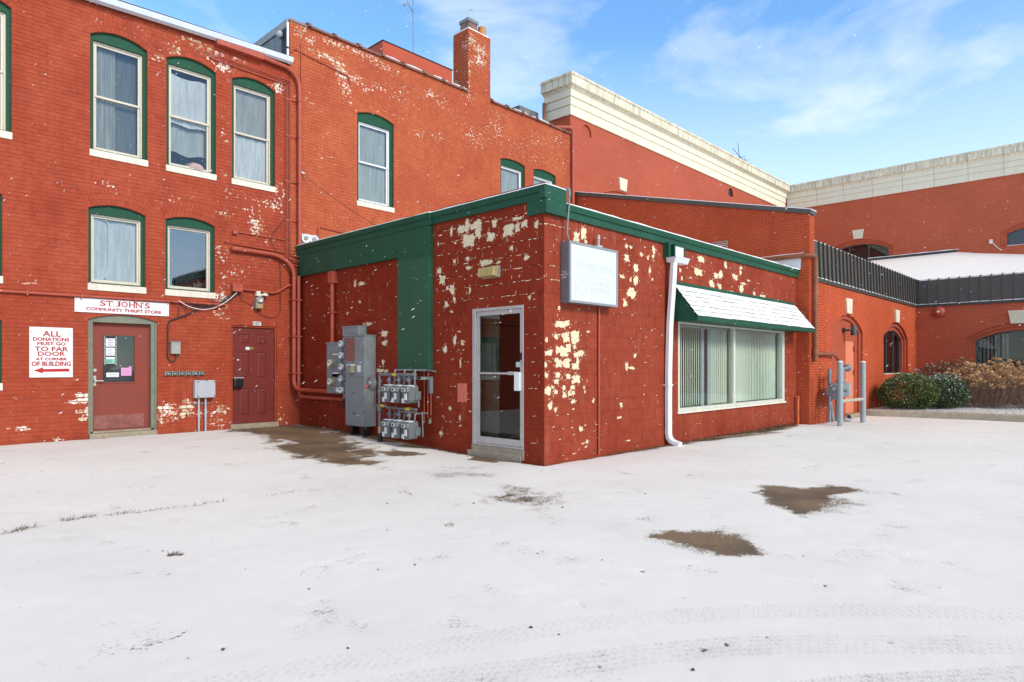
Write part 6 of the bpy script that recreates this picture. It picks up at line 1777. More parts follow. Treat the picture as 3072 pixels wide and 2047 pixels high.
mb = MB(); mb.cyl((gx_ - .14, 10.10, 1.12), (gx_ - .17, 10.10, 1.05), .022, 8); mb.build('vent_cap', plain('red_cap', (.35, .03, .05), .5), t, smooth=True)
mb = MB(); mb.tube([(gx_, 10.0, 1.14), (gx_, 9.92, 1.14)], .02, 8); mb.build('stub', P, t, smooth=True)
for y, z in ((9.52, 1.302), (9.86, .742), (9.15, .715)):
    mb = MB(); mb.cyl((gx_ - (.02 if y == 9.86 else 0), y, z), (gx_ - (.02 if y == 9.86 else 0), y - .12, z), .029, 10); mb.build('yellow_tag', M['yellow'], t, smooth=True)
mb = MB(); mb.box(XB - .30, XB - .02, 8.86, 8.90, 1.22, 1.27); mb.box(XB - .30, XB - .26, 8.86, 9.50, 1.225, 1.27); mb.box(XB - .06, XB - .005, 8.84, 8.90, .98, 1.27); mb.build('bracket', M['galv'], t, bevel=.003)
mb = MB(); mb.tube([(XB - .03, 8.95, 1.36), (XB - .03, 8.95, .55)], .014, 7); mb.tube([(XB - .03, 9.05, 1.36), (XB - .03, 9.05, .5)], .014, 7); mb.tube([(XB - .03, 8.87, 1.2), (XB - .03, 8.87, .6)], .014, 7); mb.build('thin_pipe', M['pipe_red'], t, smooth=True)
ymid = [9.55, 9.27, 8.98]
def drop(y, z0, z1):
    mb = MB(); mb.cyl((gx_, y, z0), (gx_, y, z1), .019, 8)
    zm = (z0 + z1) / 2
    mb.lathe((gx_, y, zm - .045), (0, 0, 1), [(.022, 0), (.038, .02), (.038, .07), (.022, .09)], 8); mb.cyl((gx_, y, zm), (gx_ - .06, y, zm), .018, 8); mb.lathe((gx_, y, z1), (0, 0, 1), [(.034, 0), (.034, .03), (.02, .035)], 8)
    mb.build('valve', P, t, smooth=True)
for k, y in enumerate(ymid):
    drop(y + .07, 1.30, 1.12); drop(y + .07, .715, .50)
    for z0, top in ((1.12, 1.385), (.50, .64)):
        mb = MB()
        mb.tube(rounded([(gx_, y - .08, z0), (gx_, y - .08, top), (XB - .12, y - .08, top), (XB - .12, y - .35, top - .02)] if z0 > 1 else [(gx_, y - .08, z0), (gx_, y - .08, top), (XB - .1, y - .1, top)], .04), .016, 8)
        mb.lathe((gx_, y - .08, z0), (0, 0, 1), [(.03, 0), (.03, .03), (.018, .035)], 8)
        mb.build('outlet_pipe', P, t, smooth=True)
mb = MB(); mb.tube([(gx_ + .06, 8.87, .75), (gx_ + .06, 8.87, .9)], .016, 7); mb.tube([(gx_ + .08, 8.80, .68), (gx_ + .08, 8.78, .25)], .012, 7); mb.build('outlet_pipe', P, t, smooth=True)
def gas_meter(y, zt, label):
    t = root('gas_meter', label, 'gas meter', (6.90, y, zt - .33), group='six grey gas meters')
    x0, x1 = 6.79, 6.99
    prof = []
    for i in range(12):
        pass
    hw, h = .112, .30
    n = 16
    outl = []
    for i in range(n + 1):                       # rounded belly
        a = math.pi + math.pi * i / n
        outl.append((y + hw * math.copysign(abs(math.cos(a)) ** .55, math.cos(a)), zt - h + .10 + .10 * -abs(math.sin(a)) ** .7))
    outl = outl + [(y + hw, zt - .07), (y + hw * .9, zt), (y - hw * .9, zt), (y - hw, zt - .07)]
    mb = MB(); mb.prism([(x0, a, z) for a, z in outl], (x1 - x0, 0, 0)); mb.build('case', M['meter'], t, bevel=.014, seg=3)
    mb = MB(); mb.box(x0 - .03, x0 + .012, y - .095, y + .095, zt - .105, zt - .022); mb.build('index_box', M['galv'], t, bevel=.008)
    mb = MB(); mb.box(x0 - .033, x0 - .0295, y - .03, y + .07, zt - .09, zt - .04); mb.build('index_glass', M['label'], t)
    mb = MB(); mb.box(x0 - .034, x0 - .0300, y + .0, y + .06, zt - .08, zt - .05); mb.build('dial', M['ink'], t)
    mb = MB(); mb.box(x0 - .016, x0 - .0005, y - .04, y + .015, zt - .235, zt - .125); mb.box(x0 - .004, x0 - .0005, y + .03, y + .10, zt - .29, zt - .21); mb.build('label', M['label'], t)
    mb = MB(); mb.lathe((x0, y + .065, zt - .16), (-1, 0, 0), [(.03, 0), (.025, .005), (.005, .006)], 12); mb.build('plate', plain('brown_plate', (.16, .09, .07), .5), t)
    mb = MB(); mb.box(x0 + .02, x1 - .02, y - .09, y + .09, zt - .002, zt + .012); mb.build('snow_cap', M['snow'], t, bevel=.01)
    mb = MB()
    for yy in (y + .07, y - .08): mb.lathe((gx_, yy, zt - .005), (0, 0, 1), [(.03, 0), (.03, .03), (.02, .035)], 8)
    mb.build('union', P, t, smooth=True)
    mb = MB(); mb.prism([(x1 - .09, y - hw - .03, zt - .24), (x1 + .03, y - hw - .03, zt - .24), (x1 + .03, y - hw - .03, zt - .09), (x1 - .06, y - hw - .03, zt - .09)], (0, .035, 0)); mb.build('back_cover', M['meter'], t, bevel=.012)
for (zt, row) in ((1.115, 'upper'), (.505, 'lower')):
    for y, w_ in zip(ymid, ('nearest the tall cabinet', 'in the middle', 'nearest the glazed door')):
        gas_meter(y, zt, 'grey gas meter in the %s row, %s' % (row, w_))

# lamp above the annex door
t = root('wall_lamp', 'boxy wall lamp with yellowed lens above the glazed door', 'wall lamp', (XB, 7.38, 2.83))
mb = MB(); WB.box(mb, 7.19, 7.56, 2.845, 3.03, .004, .05); mb.build('back_plate', M['lampgrey'], t, bevel=.01)
mb = MB(); mb.prism([(XB - .05, 7.20, 2.85), (XB - .17, 7.20, 2.865), (XB - .16, 7.20, 3.0), (XB - .05, 7.20, 3.025)], (0, .35, 0)); mb.build('lens', M['lampglass'], t, bevel=.012)

# ================================================================== things on the window side of the annex
t = root('box_sign', 'blank pale lightbox sign in a grey cabinet near the annex corner', 'sign', (8.28, YC, 2.41))
SY = .172
mb = MB(); WC.box(mb, 7.652, 8.908, 2.412, 3.332, .008, SY); mb.build('cabinet', M['sign_edge'], t, bevel=.005)
WS = WallY(YC - SY)
mb = MB(); ring_between(mb, WS, [(7.652, 2.412), (8.908, 2.412), (8.908, 3.332), (7.652, 3.332)], [(7.688, 2.447), (8.873, 2.447), (8.873, 3.297), (7.688, 3.297)], -.01, .016); mb.build('rim', plain('grey_rim', (.27, .28, .30), .4), t, bevel=.004)
mb = MB(); WS.box(mb, 7.686, 8.875, 2.445, 3.299, -.005, .004); mb.build('face', M['sign_face'], t)
mb = MB()
text_mesh(mb, WS, '630-882-3660', 7.80, 8.77, 2.93, 3.05, .004, .006, flipz=True)
text_mesh(mb, WS, 'Group, Inc', 8.18, 8.72, 2.69, 2.79, .004, .006, flipz=True)
text_mesh(mb, WS, 'Resource', 8.18, 8.74, 2.58, 2.68, .004, .006, flipz=True)
text_mesh(mb, WS, 'IQ', 7.80, 8.12, 2.56, 2.78, .004, .0, flipz=True)
WS.box(mb, 7.80, 8.74, 2.825, 2.838, .004, .0052)
mb.tube([WS.pt(7.86, 3.26, .004), WS.pt(7.97, 3.05, .004), WS.pt(8.0, 2.85, .004), WS.pt(7.96, 2.6, .004), WS.pt(7.92, 2.46, .004)], .003, 4)
mb.build('ghost_lettering', M['ghost'], t)
WSx = WallX(7.652)
mb = MB()
for s, z0, z1, a0, a1 in (('TLC', 2.86, 2.885, YC - .045, YC - .115), ('800-921', 2.82, 2.842, YC - .018, YC - .145), ('0770', 2.775, 2.80, YC - .035, YC - .125)): text_mesh(mb, WSx, s, a0, a1, z0, z1, .0, .015)
mb.build('side_lettering', M['label'], t)
mb = MB(); WC.box(mb, 8.42, 8.56, 3.332, 3.375, .07, .13); mb.cyl(WC.pt(8.49, 3.375, .1), WC.pt(8.49, 3.52, .1), .018, 10); mb.cyl(WC.pt(8.49, 3.47, .1), WC.pt(8.49, 3.54, .1), .026, 10); mb.build('photocell', M['galv_lt'], t, smooth=False)
mb = MB(); mb.tube(rounded([WC.pt(7.74, 4.06, .11), WC.pt(7.735, 3.9, .11), WC.pt(7.70, 3.55, .1), WC.pt(7.70, 3.42, .1), WC.pt(7.76, 3.34, .1)], .06), .013, 8); mb.cyl(WC.pt(7.74, 4.02, .11), WC.pt(7.74, 4.10, .11), .02, 8); mb.tube(rounded([WC.pt(7.74, 4.09, .11), WC.pt(7.74, 4.14, .1), WC.pt(7.72, 4.14, -.05)], .03), .018, 8); mb.build('cable', M['galv'], t, smooth=True)
t = root('wall_conduit', 'thin red conduit running down from under the lightbox sign', 'conduit', (8.6, YC, .03))
mb = MB(); mb.tube([WC.pt(8.6, 2.42, .03), WC.pt(8.595, .03, .03)], .017, 8); mb.cyl(WC.pt(8.598, 1.62, .03), WC.pt(8.598, 1.66, .03), .024, 8); mb.build('pipe', M['pipe_red'], t, smooth=True)
t = root('downspout', 'white battered downspout with curved foot between sign and awning', 'downspout', (10.72, YC, .0))
WD = M['white']
def rect_tube(pts, w, d):
    mb = MB()
    vs, fs = [], []
    fr = MB().frames(pts)
    for p, s_, u_, m_ in fr:
        ax = Vector((1, 0, 0))
        tn = s_.cross(u_)
        nn = ax.cross(tn).normalized()
        c = .28
        for a, b_ in ((-w, -d*(1-c)), (-w*(1-c), -d), (w*(1-c), -d), (w, -d*(1-c)), (w, d*(1-c)), (w*(1-c), d), (-w*(1-c), d), (-w, d*(1-c))):
            vs.append(p + ax * a + nn * b_)
    n = 8
    for i in range(len(pts) - 1):
        for k in range(n): fs.append((i*n+k, i*n+(k+1) % n, (i+1)*n+(k+1) % n, (i+1)*n+k))
    fs += [tuple(range(n-1, -1, -1)), tuple(range((len(pts)-1)*n, len(pts)*n))]
    mb.add(vs, fs)
    return mb
pts = [WC.pt(10.755, 3.36, .15), WC.pt(10.75, 3.0, .13), WC.pt(10.735, 2.2, .075), WC.pt(10.72, 1.4, .06), WC.pt(10.715, .9, .06), WC.pt(10.715, .22, .06), WC.pt(10.72, .13, .075), WC.pt(10.73, .075, .12), WC.pt(10.745, .04, .20), WC.pt(10.75, .02, .28)]
rect_tube(pts, .068, .045).build('pipe', WD, t, smooth=False)
mb = MB(); mb.prism([WC.pt(10.68, 3.36, .04), WC.pt(10.68, 3.36, .2), WC.pt(10.66, 3.45, .25), WC.pt(10.66, 3.45, .04)], (.50, 0, .0)); mb.box(10.65, 11.17, YC - .255, YC - .24, 3.445, 3.462); mb.build('conductor_head', WD, t, bevel=.004)
mb = MB(); WC.box(mb, 10.63, 10.80, 1.09, 1.115, .0, .11); mb.build('strap', WD, t)
t = root('stub_pipe', 'short orange stub pipe standing by the brick pier', 'pipe', (17.02, YC - .08, 0))
mb = MB(); mb.cyl((17.0, YC - .09, -.05), (17.0, YC - .09, .66), .032, 10); mb.lathe((17.0, YC - .09, .66), (0, -1, 0), [(.04, -.04), (.045, .0), (.035, .03), (.02, .02)], 10); mb.build('pipe', M['orange'], t, smooth=True)
t = root('roof_drain_pipe', 'rusty brown drain pipe bending over the wing corner and down', 'drain pipe', (XE + .18, YE, 1.5))
mb = MB(); mb.tube(rounded([(XE - .09, 8.4, 4.27), (XE - .09, 6.02, 4.25), (XE + .06, YE - .10, 4.25), (XE + .15, YE - .10, 4.17), (XE + .15, YE - .10, 1.56)], .08, 6), .058, 12); mb.lathe((XE + .15, YE - .10, 1.72), (0, 0, 1), [(.066, 0), (.074, .02), (.074, .14), (.066, .16)], 12); mb.build('pipe', M['pipe_rust'], t, smooth=True)
mb = MB(); mb.tube(rounded([(XE + .15, YE - .10, 1.765), (18.75, YE - .10, 1.765), (19.0, YE - .14, 1.60), (19.02, YE - .25, 1.42)], .06), .042, 10); mb.lathe((17.95, YE - .10, 1.765), (1, 0, 0), [(.045, 0), (.055, .01), (.055, .08), (.045, .09)], 10); mb.build('branch_pipe', M['pipe_rust'], t, smooth=True)
t = root('gas_meter', 'large single grey gas meter on pipes in front of the brick wing', 'gas meter', (18.2, 5.55, 0))
G_ = plain('blue_grey_meter', (.25, .29, .32), .45, .15, var=.12)
mb = MB(); mb.lathe((17.62, 5.55, .80), (1, 0, 0), [(.05, -.02), (.19, .0), (.205, .03), (.205, .07), (.17, .10), (.165, .52), (.15, .56)], 20); mb.build('body', G_, t, smooth=True)
mb = MB(); mb.box(17.72, 18.42, 5.40, 5.70, .66, 1.02); mb.build('case', G_, t, bevel=.03, seg=3)
mb = MB(); mb.tube([(17.60, 5.42, .86), (17.56, 5.40, .86), (17.56, 5.2, .83)], .035, 8); mb.lathe((17.6, 5.55, .86), (-1, 0, 0), [(.06, 0), (.06, .06), (.02, .09)], 10); mb.build('arm', G_, t, smooth=True)
mb = MB(); mb.box(18.42, 18.56, 5.42, 5.68, .66, 1.0); mb.build('cover', M['galv_lt'], t, bevel=.02)
mb = MB()
mb.tube(rounded([(17.80, 5.62, .05), (17.80, 5.70, .6), (17.80, 5.70, 1.38)], .03), .045, 10); mb.tube([(17.88, 5.5, 1.0), (17.88, 5.5, 1.36), (18.95, 5.62, 1.40)], .045, 10); mb.tube([(18.16, 5.5, 1.0), (18.16, 5.5, 1.36)], .045, 10); mb.tube([(17.55, 5.62, .03), (17.55, 5.62, .68)], .035, 10); mb.tube([(18.42, 5.72, .0), (18.42, 5.72, .70)], .038, 10)
for p, q in (((17.88, 5.5, 1.02), .07), ((18.16, 5.5, 1.02), .07), ((17.55, 5.62, .45), .05)): mb.lathe(p, (0, 0, 1), [(q * .7, 0), (q, .02), (q, .06), (q * .7, .08)], 10)
mb.lathe((18.95, 5.62, 1.40), (1, 0, 0), [(.05, -.05), (.10, 0), (.10, .06), (.05, .1)], 12)
mb.build('pipework', G_, t, smooth=True)
t = root('guard_posts', 'two grey steel guard posts joined by a low rail before the gas meter', 'guard rail', (18.1, 5.25, 0))
for x, y in ((17.30, 5.295), (18.88, 5.215)):
    mb = MB(); mb.cyl((x, y, -.15), (x, y, 1.55), .068, 18); mb.build('post', plain('blue_grey_post', (.33, .38, .41), .5, var=.1, dirt=(.4, .3, .22), dscale=4, damt=.3), t, smooth=True)
    mb = MB(); mb.lathe((x, y, 1.548), (0, 0, 1), [(.07, 0), (.06, .022), (.02, .035)], 16); mb.build('snow_cap', M['snow'], t, smooth=True)
mb = MB(); mb.tube([(17.34, 5.29, .58), (18.85, 5.22, .58)], .042, 12); mb.build('rail', plain('worn_rail', (.50, .42, .33), .5, var=.15), t, smooth=True)
t = root('wall_lamp', 'dark cylinder wall lamp over the salmon service door', 'wall lamp', (20.1, YE, 2.3))
mb = MB(); mb.cyl((20.32, YE - .13, 2.33), (20.32, YE - .13, 2.62), .085, 16); mb.build('shade', plain('aged_lamp', (.10, .095, .10), .4, .4, var=.5, scale=9), t, smooth=True)
mb = MB(); mb.tube([(20.18, YE + .12, 2.48), (20.2, YE - .05, 2.48), (20.28, YE - .1, 2.48)], .03, 8); mb.lathe((20.18, YE + .12, 2.48), (0, -1, 0), [(.07, 0), (.07, .05), (.03, .06)], 12); mb.build('arm', M['cable'], t, smooth=True)
t = root('alarm_bell', 'round red alarm bell high on the wing wall above the shrubs', 'alarm bell', (XG, 5.24, 3.3))
mb = MB(); mb.lathe((XG, 5.24, 3.43), (-1, 0, 0), [(.10, 0), (.10, .05), (.19, .06), (.20, .10), (.17, .16), (.10, .20), (.02, .21)], 22); mb.build('gong', M['pipe_red'], t, smooth=True)
mb = MB(); mb.lathe((XG - .21, 5.24, 3.43), (-1, 0, 0), [(.045, 0), (.04, .02), (.005, .022)], 12); mb.build('boss', M['label'], t, smooth=True)
t = root('floodlight', 'tiny white spotlight on the back wall above the snowy roof', 'spotlight', (XH, 4.5, 6.9))
mb = MB(); H2.box(mb, 4.64, 4.76, 6.97, 7.10, .0, .06); mb.build('back_plate', M['label'], t, bevel=.01)
mb = MB(); mb.lathe(H2.pt(4.68, 7.0, .08), (-1, 0, -.5), [(.03, 0), (.06, .03), (.075, .1), (.05, .11)], 12); mb.build('lamp_head', M['label'], t, smooth=True)
mb = MB(); mb.tube(H2 and [H2.pt(4.65, 6.95, .03), H2.pt(4.5, 6.75, .03), H2.pt(4.3, 6.55, .03)], .015, 5); mb.build('cable', M['label'], t)
t = root('plastic_cap', 'small white and black plastic cap lying by the service door', 'plastic cap', (19.0, 5.72, 0))
mb = MB(); mb.lathe((18.95, 5.62, .02), (-.6, -.6, .5), [(.09, -.02), (.10, .02), (.085, .08), (.05, .11), (.01, .12)], 14); mb.build('shell', M['white'], t, smooth=True)
mb = MB(); mb.lathe((18.90, 5.57, .075), (-.6, -.6, .5), [(.05, 0), (.055, .03), (.03, .045)], 12); mb.build('plug', M['black'], t, smooth=True)

# ================================================================== planting bed and kerb
line = smooth_line([(21.60, 5.965), (21.64, 5.5), (21.9, 4.5), (22.04, 3.4), (22.06, 2.2), (22.1, 0.5), (22.2, -6)], 5)
mb = MB()
vs, fs = [], []
for i, (x, y) in enumerate(line):
    wv = .012 * mnoise.noise((x * 2, y * 2, 5.0))
    for dx, z in ((0.0, -.15), (0.0 + wv, .10), (.02 + wv, .135), (.16, .14), (.17, -.15)):
        vs.append((x + dx, y, z))
for i in range(len(line) - 1):
    for k in range(4): fs.append((i*5+k, (i+1)*5+k, (i+1)*5+k+1, i*5+k+1))
fs.append((0, 1, 2, 3, 4))
mb.add(vs, fs)
kerb = mb.build('kerb', M['concrete2']); kerb['kind'] = 'structure'
m_bed, nt, b = new_mat('snow_dusted_mulch')
pos = N(nt, 'ShaderNodeNewGeometry').outputs['Position']
f1 = noise_n(nt, 14, 6, .75, pos)
c = mixc(nt, remap(nt, f1, .44, .50), (.07, .045, .03), (.80, .81, .83))
nt.links.new(c, b.inputs['Base Color']); b.inputs['Roughness'].default_value = .95
mb = MB()
n = 40
vs, fs = [], []
for i in range(n + 1):
    y = 5.97 - i * .3
    for k in range(25):
        x0 = float(np.interp(-y, [-p[1] for p in line], [p[0] for p in line])) + .16
        x = x0 + (XG - .01 - x0) * k / 24
        vs.append((x, y, .125 + .03 * mnoise.noise((x, y, 2.0)) + .05 * k / 24))
for i in range(n):
    for k in range(24): fs.append((i*25+k, (i+1)*25+k, (i+1)*25+k+1, i*25+k+1))
mb.add(vs, fs)
bed = mb.build('planting_bed', m_bed, smooth=True); bed['kind'] = 'structure'

def leaf_mat(name, cols, trans=0.15):
    m, nt, b = new_mat(name)
    t = N(nt, 'ShaderNodeAttribute', attribute_name='tint').outputs['Fac']
    rp = N(nt, 'ShaderNodeValToRGB', {'Fac': t})
    el = rp.color_ramp.elements
    el[0].position, el[0].color = 0.0, c4(cols[0])
    el[1].position, el[1].color = 1.0, c4(cols[-1])
    for i, cc in enumerate(cols[1:-1]):
        e = el.new((i + 1) / (len(cols) - 1)); e.color = c4(cc)
    nt.links.new(rp.outputs['Color'], b.inputs['Base Color'])
    b.inputs['Roughness'].default_value = .45
    return m
M['leaf'] = leaf_mat('box_leaves', [(.03, .050, .010), (.080, .125, .022), (.14, .19, .04), (.27, .30, .10), (.58, .60, .48)])
M['leaf2'] = leaf_mat('bluish_box_leaves', [(.02, .045, .014), (.055, .10, .030), (.10, .15, .05), (.24, .29, .18), (.70, .73, .70)])
M['twig'] = plain('grey_brown_twig', (.24, .165, .12), .8, var=.3, scale=20)
M['petal'] = leaf_mat('dried_petals', [(.14, .06, .03), (.32, .15, .06), (.54, .29, .12), (.68, .44, .22), (.78, .64, .46)])
M['petal2'] = leaf_mat('dark_dried_petals', [(.06, .025, .015), (.14, .06, .035), (.26, .13, .07), (.40, .24, .14), (.70, .62, .55)])
def leaf_shrub(name, label, c, r, n, mat, seed, zb=.15, snow=.06):
    t = root(name, label, 'shrub', (c[0], c[1], zb))
    R_ = random.Random(seed)
    mb, tint = MB(), []
    for i in range(n):
        th = R_.uniform(0, 2 * math.pi); ph = math.acos(R_.uniform(-.95, 1))
        d = Vector((math.sin(ph) * math.cos(th), math.sin(ph) * math.sin(th), math.cos(ph)))
        lump = 1 + .20 * mnoise.noise((d.x * 2.6 + seed, d.y * 2.6, d.z * 2.6)) + .10 * mnoise.noise((d.x * 7 + seed, d.y * 7, d.z * 7))
        rad = lump * (R_.uniform(.62, 1.04) ** .6)
        p = Vector((c[0] + d.x * r[0] * rad, c[1] + d.y * r[1] * rad, zb + r[2] * .46 + d.z * r[2] * .54 * rad))
        if p.z < zb + .03: continue
        a = (d + Vector((R_.uniform(-1, 1), R_.uniform(-1, 1), R_.uniform(-.3, 1)))).normalized()
        s_ = a.cross(Vector((R_.uniform(-1, 1), R_.uniform(-1, 1), R_.uniform(-1, 1)))).normalized()
        l, w = R_.uniform(.032, .06), R_.uniform(.013, .024)
        mb.add([p, p + a * l * .5 + s_ * w, p + a * l, p + a * l * .5 - s_ * w], [(0, 1, 2, 3)])
        v = R_.random() ** 1.6 * .72
        if a.z > .5 and R_.random() < snow * 3: v = R_.uniform(.8, 1)
        tint += [v] * 4
    mb.build('foliage', mat, t, attrs={'tint': tint})
    mb = MB()
    for k in range(26):
        th = R_.uniform(0, 6.28); q = R_.uniform(.3, .85)
        mb.tube([(c[0] + .05 * math.cos(th), c[1] + .05 * math.sin(th), zb - .05), (c[0] + r[0] * q * .5 * math.cos(th), c[1] + r[1] * q * .5 * math.sin(th), zb + r[2] * .45), (c[0] + r[0] * q * math.cos(th), c[1] + r[1] * q * math.sin(th), zb + r[2] * .75)], [.012, .008, .004], 5)
    mb.build('stems', M['twig'], t)
    return t
leaf_shrub('evergreen_shrub', 'rounded glossy green evergreen shrub at the left end of the bed', (22.95, 5.05), (.88, .80, 1.02), 15000, M['leaf'], 3)
leaf_shrub('evergreen_shrub', 'snow dusted evergreen shrub between the green shrub and the hydrangeas', (24.05, 4.45), (.85, .75, .98), 13000, M['leaf2'], 5, snow=.09)
def hydrangea(label, c, rad, hgt, ns, nh, mat, seed):
    t = root('hydrangea', label, 'shrub', (c[0], c[1], .14))
    R_ = random.Random(seed)
    mb = MB(); tips = []
    for i in range(ns):
        th = R_.uniform(0, 2 * math.pi); q = math.sqrt(R_.random())
        top = Vector((c[0] + rad * q * math.cos(th), c[1] + rad * q * math.sin(th), .14 + hgt * (1.0 - .30 * q * q) * R_.uniform(.45, 1.0)))
        bs = Vector((c[0] + rad * .55 * q * math.cos(th) + R_.uniform(-.15, .15), c[1] + rad * .55 * q * math.sin(th) + R_.uniform(-.15, .15), .10))
        md = bs.lerp(top, .5) + Vector((math.cos(th), math.sin(th), 0)) * rad * .12 + Vector((R_.uniform(-.08, .08), R_.uniform(-.08, .08), R_.uniform(-.05, .05)))
        mb.tube([bs, md, top], [.006, .004, .0025], 3, cap=False)
        tips.append(top)
        for k in range(3):
            s0 = md.lerp(top, R_.uniform(0, .8)); e = s0 + Vector((R_.uniform(-.2, .2), R_.uniform(-.2, .2), R_.uniform(.02, .24)))
            mb.tube([s0, s0.lerp(e, .5) + Vector((0, 0, .02)), e], [.004, .003, .002], 3, cap=False)
            tips.append(e)
    mb.build('stems', M['twig'], t)
    tips.sort(key=lambda p: -(p.z + R_.uniform(-.55, .25)))
    mb, tint = MB(), []
    for p in tips[:nh]:
        rr = R_.uniform(.045, .085)
        hv = R_.uniform(-.15, .2)
        for k in range(38):
            d = Vector((R_.gauss(0, 1), R_.gauss(0, 1), R_.gauss(0, 1))).normalized()
            q = p + Vector((d.x * rr, d.y * rr, d.z * rr * .7))
            a = d.cross(Vector((R_.uniform(-1, 1), R_.uniform(-1, 1), R_.uniform(-1, 1)))).normalized(); b_ = d.cross(a)
            s = R_.uniform(.013, .024)
            mb.add([q - a * s, q - b_ * s + d * .004, q + a * s, q + b_ * s + d * .004], [(0, 1, 2, 3)])
            v = min(.95, max(0, .25 + hv + .45 * R_.random() + (.28 if d.z > .55 and R_.random() < .5 else 0)))
            tint += [v] * 4
    for p in tips[nh:nh + 40]:
        for k in range(5):
            d = Vector((R_.gauss(0, 1), R_.gauss(0, 1), R_.gauss(0, .6))).normalized(); a = d.cross(Vector((0, .3, 1))).normalized()
            l = R_.uniform(.03, .06)
            mb.add([p, p + d * l * .5 + a * .014, p + d * l, p + d * l * .5 - a * .014], [(0, 1, 2, 3)]); tint += [R_.uniform(.2, .7)] * 4
    o = mb.build('flower_heads', mat, t, attrs={'tint': tint}); o['kind'] = 'stuff'
hydrangea('dark brown dried hydrangea close to the wing corner', (26.7, 5.15), .75, 1.55, 95, 150, M['petal2'], 21)
hydrangea('brown dried hydrangea behind the snow dusted evergreen', (27.2, 4.4), .8, 1.62, 95, 150, M['petal2'], 22)
hydrangea('broad straw coloured hydrangea with many bare twigs in the middle of the bed', (25.2, 3.55), 1.15, 1.52, 210, 240, M['petal'], 23)
hydrangea('tan hydrangea under the dark arched window', (27.2, 3.0), .95, 1.68, 120, 190, M['petal'], 24)
hydrangea('golden dried hydrangea at the right edge of the picture', (25.6, 2.1), 1.0, 1.50, 170, 210, M['petal'], 25)
hydrangea('rear tan hydrangea at the right edge, against the wing wall', (27.3, 1.6), .9, 1.65, 90, 90, M['petal'], 26)

# ================================================================== litter and weeds
M['straw'] = leaf_mat('dead_grass', [(.06, .05, .03), (.14, .10, .06), (.24, .18, .11), (.10, .09, .05)])
def litter(name, spots, seed, up=.5, n=40):
    R_ = random.Random(seed)
    mb, tint = MB(), []
    for (x, y, rx, ry, k, h) in spots:
        for i in range(k):
            px_, py_ = x + R_.uniform(-rx, rx), y + R_.uniform(-ry, ry)
            z = gz(px_, py_) + .002
            l = R_.uniform(.4, 1) * h
            a = R_.uniform(0, 6.28); el = R_.uniform(0, up)
            d = Vector((math.cos(a) * math.cos(el), math.sin(a) * math.cos(el), math.sin(el)))
            s = Vector((-math.sin(a), math.cos(a), .2)) * .003
            p = Vector((px_, py_, z)); q = p + d * l
            mb.add([p - s, p + s, q + s * .4, q - s * .4], [(0, 1, 2, 3)]); tint += [R_.random()] * 4
    o = mb.build(name, M['straw'], None, attrs={'tint': tint})
    return o
o = litter('leaf_litter', [(9.0 + k * .5, YC - .05 - .012 * k * (k < 14), .3, .05 + .014 * k * (k < 14), 70 + 14 * k * (k < 15), .07 + .005 * k) for k in range(17)] +
           [(XB - .06, 7 + .5 * k, .05, .3, 30, .05) for k in range(10)] + [(2.2 + .5 * k, YA - .05, .3, .04, 26, .05) for k in range(9)], 4, .7)
tag(o, 'dead grass and leaf litter along the foot of the walls', 'litter'); o['kind'] = 'stuff'
o = litter('dry_grass', [(1.10, 7.14, .10, .06, 40, .07), (1.24, 7.2, .08, .05, 50, .08), (1.66, 7.3, .14, .05, 60, .08), (1.95, 7.25, .16, .04, 40, .06), (2.3, 7.18, .2, .04, 36, .05), (2.75, 7.12, .25, .04, 40, .05), (3.7, 7.05, .3, .05, 30, .04), (5.45, 7.6, .08, .2, 24, .04), (4.6, 6.05, .05, .15, 20, .04), (3.93, 4.55, .05, .06, 20, .06), (1.86, 5.42, .05, .04, 30, .04)], 9, .9)
tag(o, 'dry grass sprouting from the cracks in the snowy lot', 'dry grass'); o['kind'] = 'stuff'
t = root('fallen_branch', 'thin bare fallen branch lying in the snow below the shop window', 'branch', (13.2, 5.9, 0))
mb = MB()
R_ = random.Random(12)
for k in range(9):
    x0 = 12.3 + .12 * k; y0 = YC - .18 - .03 * k
    mb.tube([(x0, y0, .015), (x0 + .5, y0 - .12 + R_.uniform(-.06, .06), .03), (x0 + .9 + R_.uniform(0, .3), y0 - .28 + R_.uniform(-.1, .1), .012)], [.008, .006, .003], 5)
mb.build('twigs', M['twig'], t)
mb = MB()
R_ = random.Random(31)
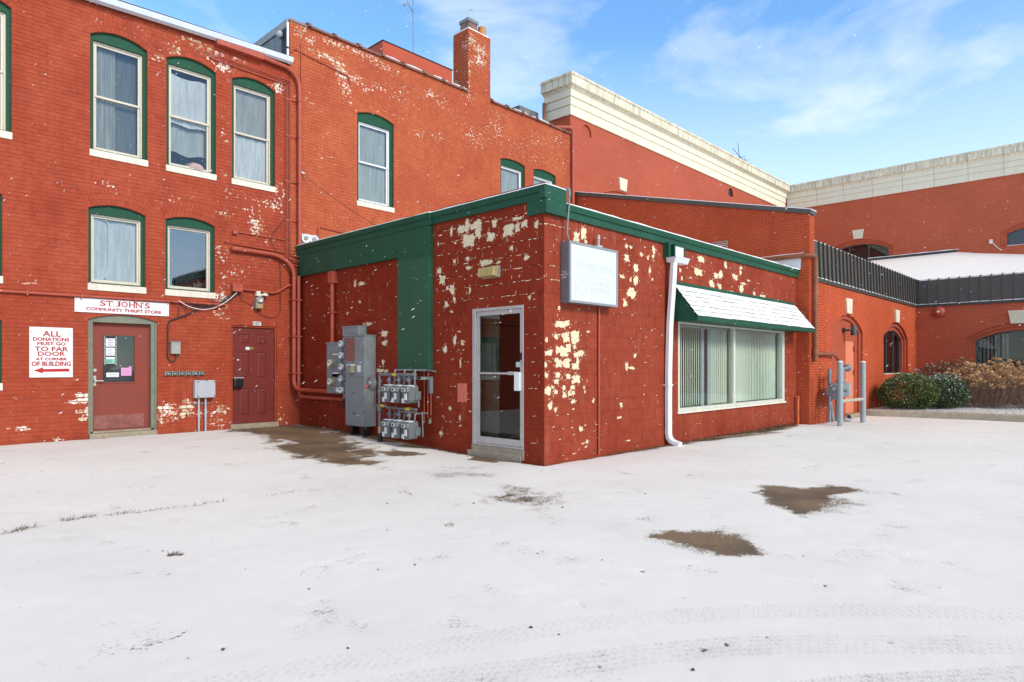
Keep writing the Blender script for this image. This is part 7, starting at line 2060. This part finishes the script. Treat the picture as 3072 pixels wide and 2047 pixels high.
for k in range(95):
    x, y = (R_.uniform(.6, 7), R_.uniform(.4, 6)) if k < 32 else (XB - R_.uniform(.03, .3), R_.uniform(6.5, 10.5))
    s = R_.uniform(.003, .011)
    z = gz(x, y) + s * .3
    mb.add([(x - s, y - s*.7, z), (x + s*.8, y - s, z), (x + s, y + s*.6, z), (x - s*.6, y + s, z), (x, y, z + s * 1.1)], [(0, 1, 4), (1, 2, 4), (2, 3, 4), (3, 0, 4)])
o = mb.build('pebbles', plain('dark_pebbles', (.05, .045, .04), .8, var=.4, scale=40)); tag(o, 'scattered dark pebbles on the snow', 'pebbles'); o['kind'] = 'stuff'

# ================================================================== falling snow: flakes hanging in the air
mb = MB()
R_ = random.Random(77)
F_, Rt = Vector((math.cos(YAW), math.sin(YAW), 0)), Vector((math.sin(YAW), -math.cos(YAW), 0))
n = 0
while n < 3000:
    d = R_.uniform(2.6, 15)
    if R_.random() > (d / 15) ** 1.3 + .05: continue
    p = F_ * d + Rt * (d * R_.uniform(-.95, .95)) + Vector((0, 0, EYE + d * R_.uniform(-.30, .62)))
    if p.z < gz(p.x, p.y) + .05 or p.y > YA - .3 or (p.x > XB - .25 and p.y > YC - .6) or p.x > XG - 1 or (p.x > XE - .3 and p.y > YE - .4): continue
    ax = (Rt * R_.uniform(.5, 1.0) + Vector((0, 0, R_.uniform(.35, .65))) + F_ * R_.uniform(-.4, .4)).normalized()
    s1 = ax.cross(Vector((R_.uniform(-1, 1), R_.uniform(-1, 1), R_.uniform(-1, 1)))).normalized(); s2 = ax.cross(s1)
    l, w = R_.uniform(.005, .012), R_.uniform(.0011, .0021)
    mb.add([p - ax * l, p + s1 * w, p + s2 * w, p - s1 * w, p - s2 * w, p + ax * l], [(0, 2, 1), (0, 3, 2), (0, 4, 3), (0, 1, 4), (5, 1, 2), (5, 2, 3), (5, 3, 4), (5, 4, 1)])
    n += 1
o = mb.build('falling_snow', plain('snowflake', (.9, .9, .92), .9, var=.02)); tag(o, 'fine snowflakes drifting through the air over the lot', 'snowflakes'); o['kind'] = 'stuff'
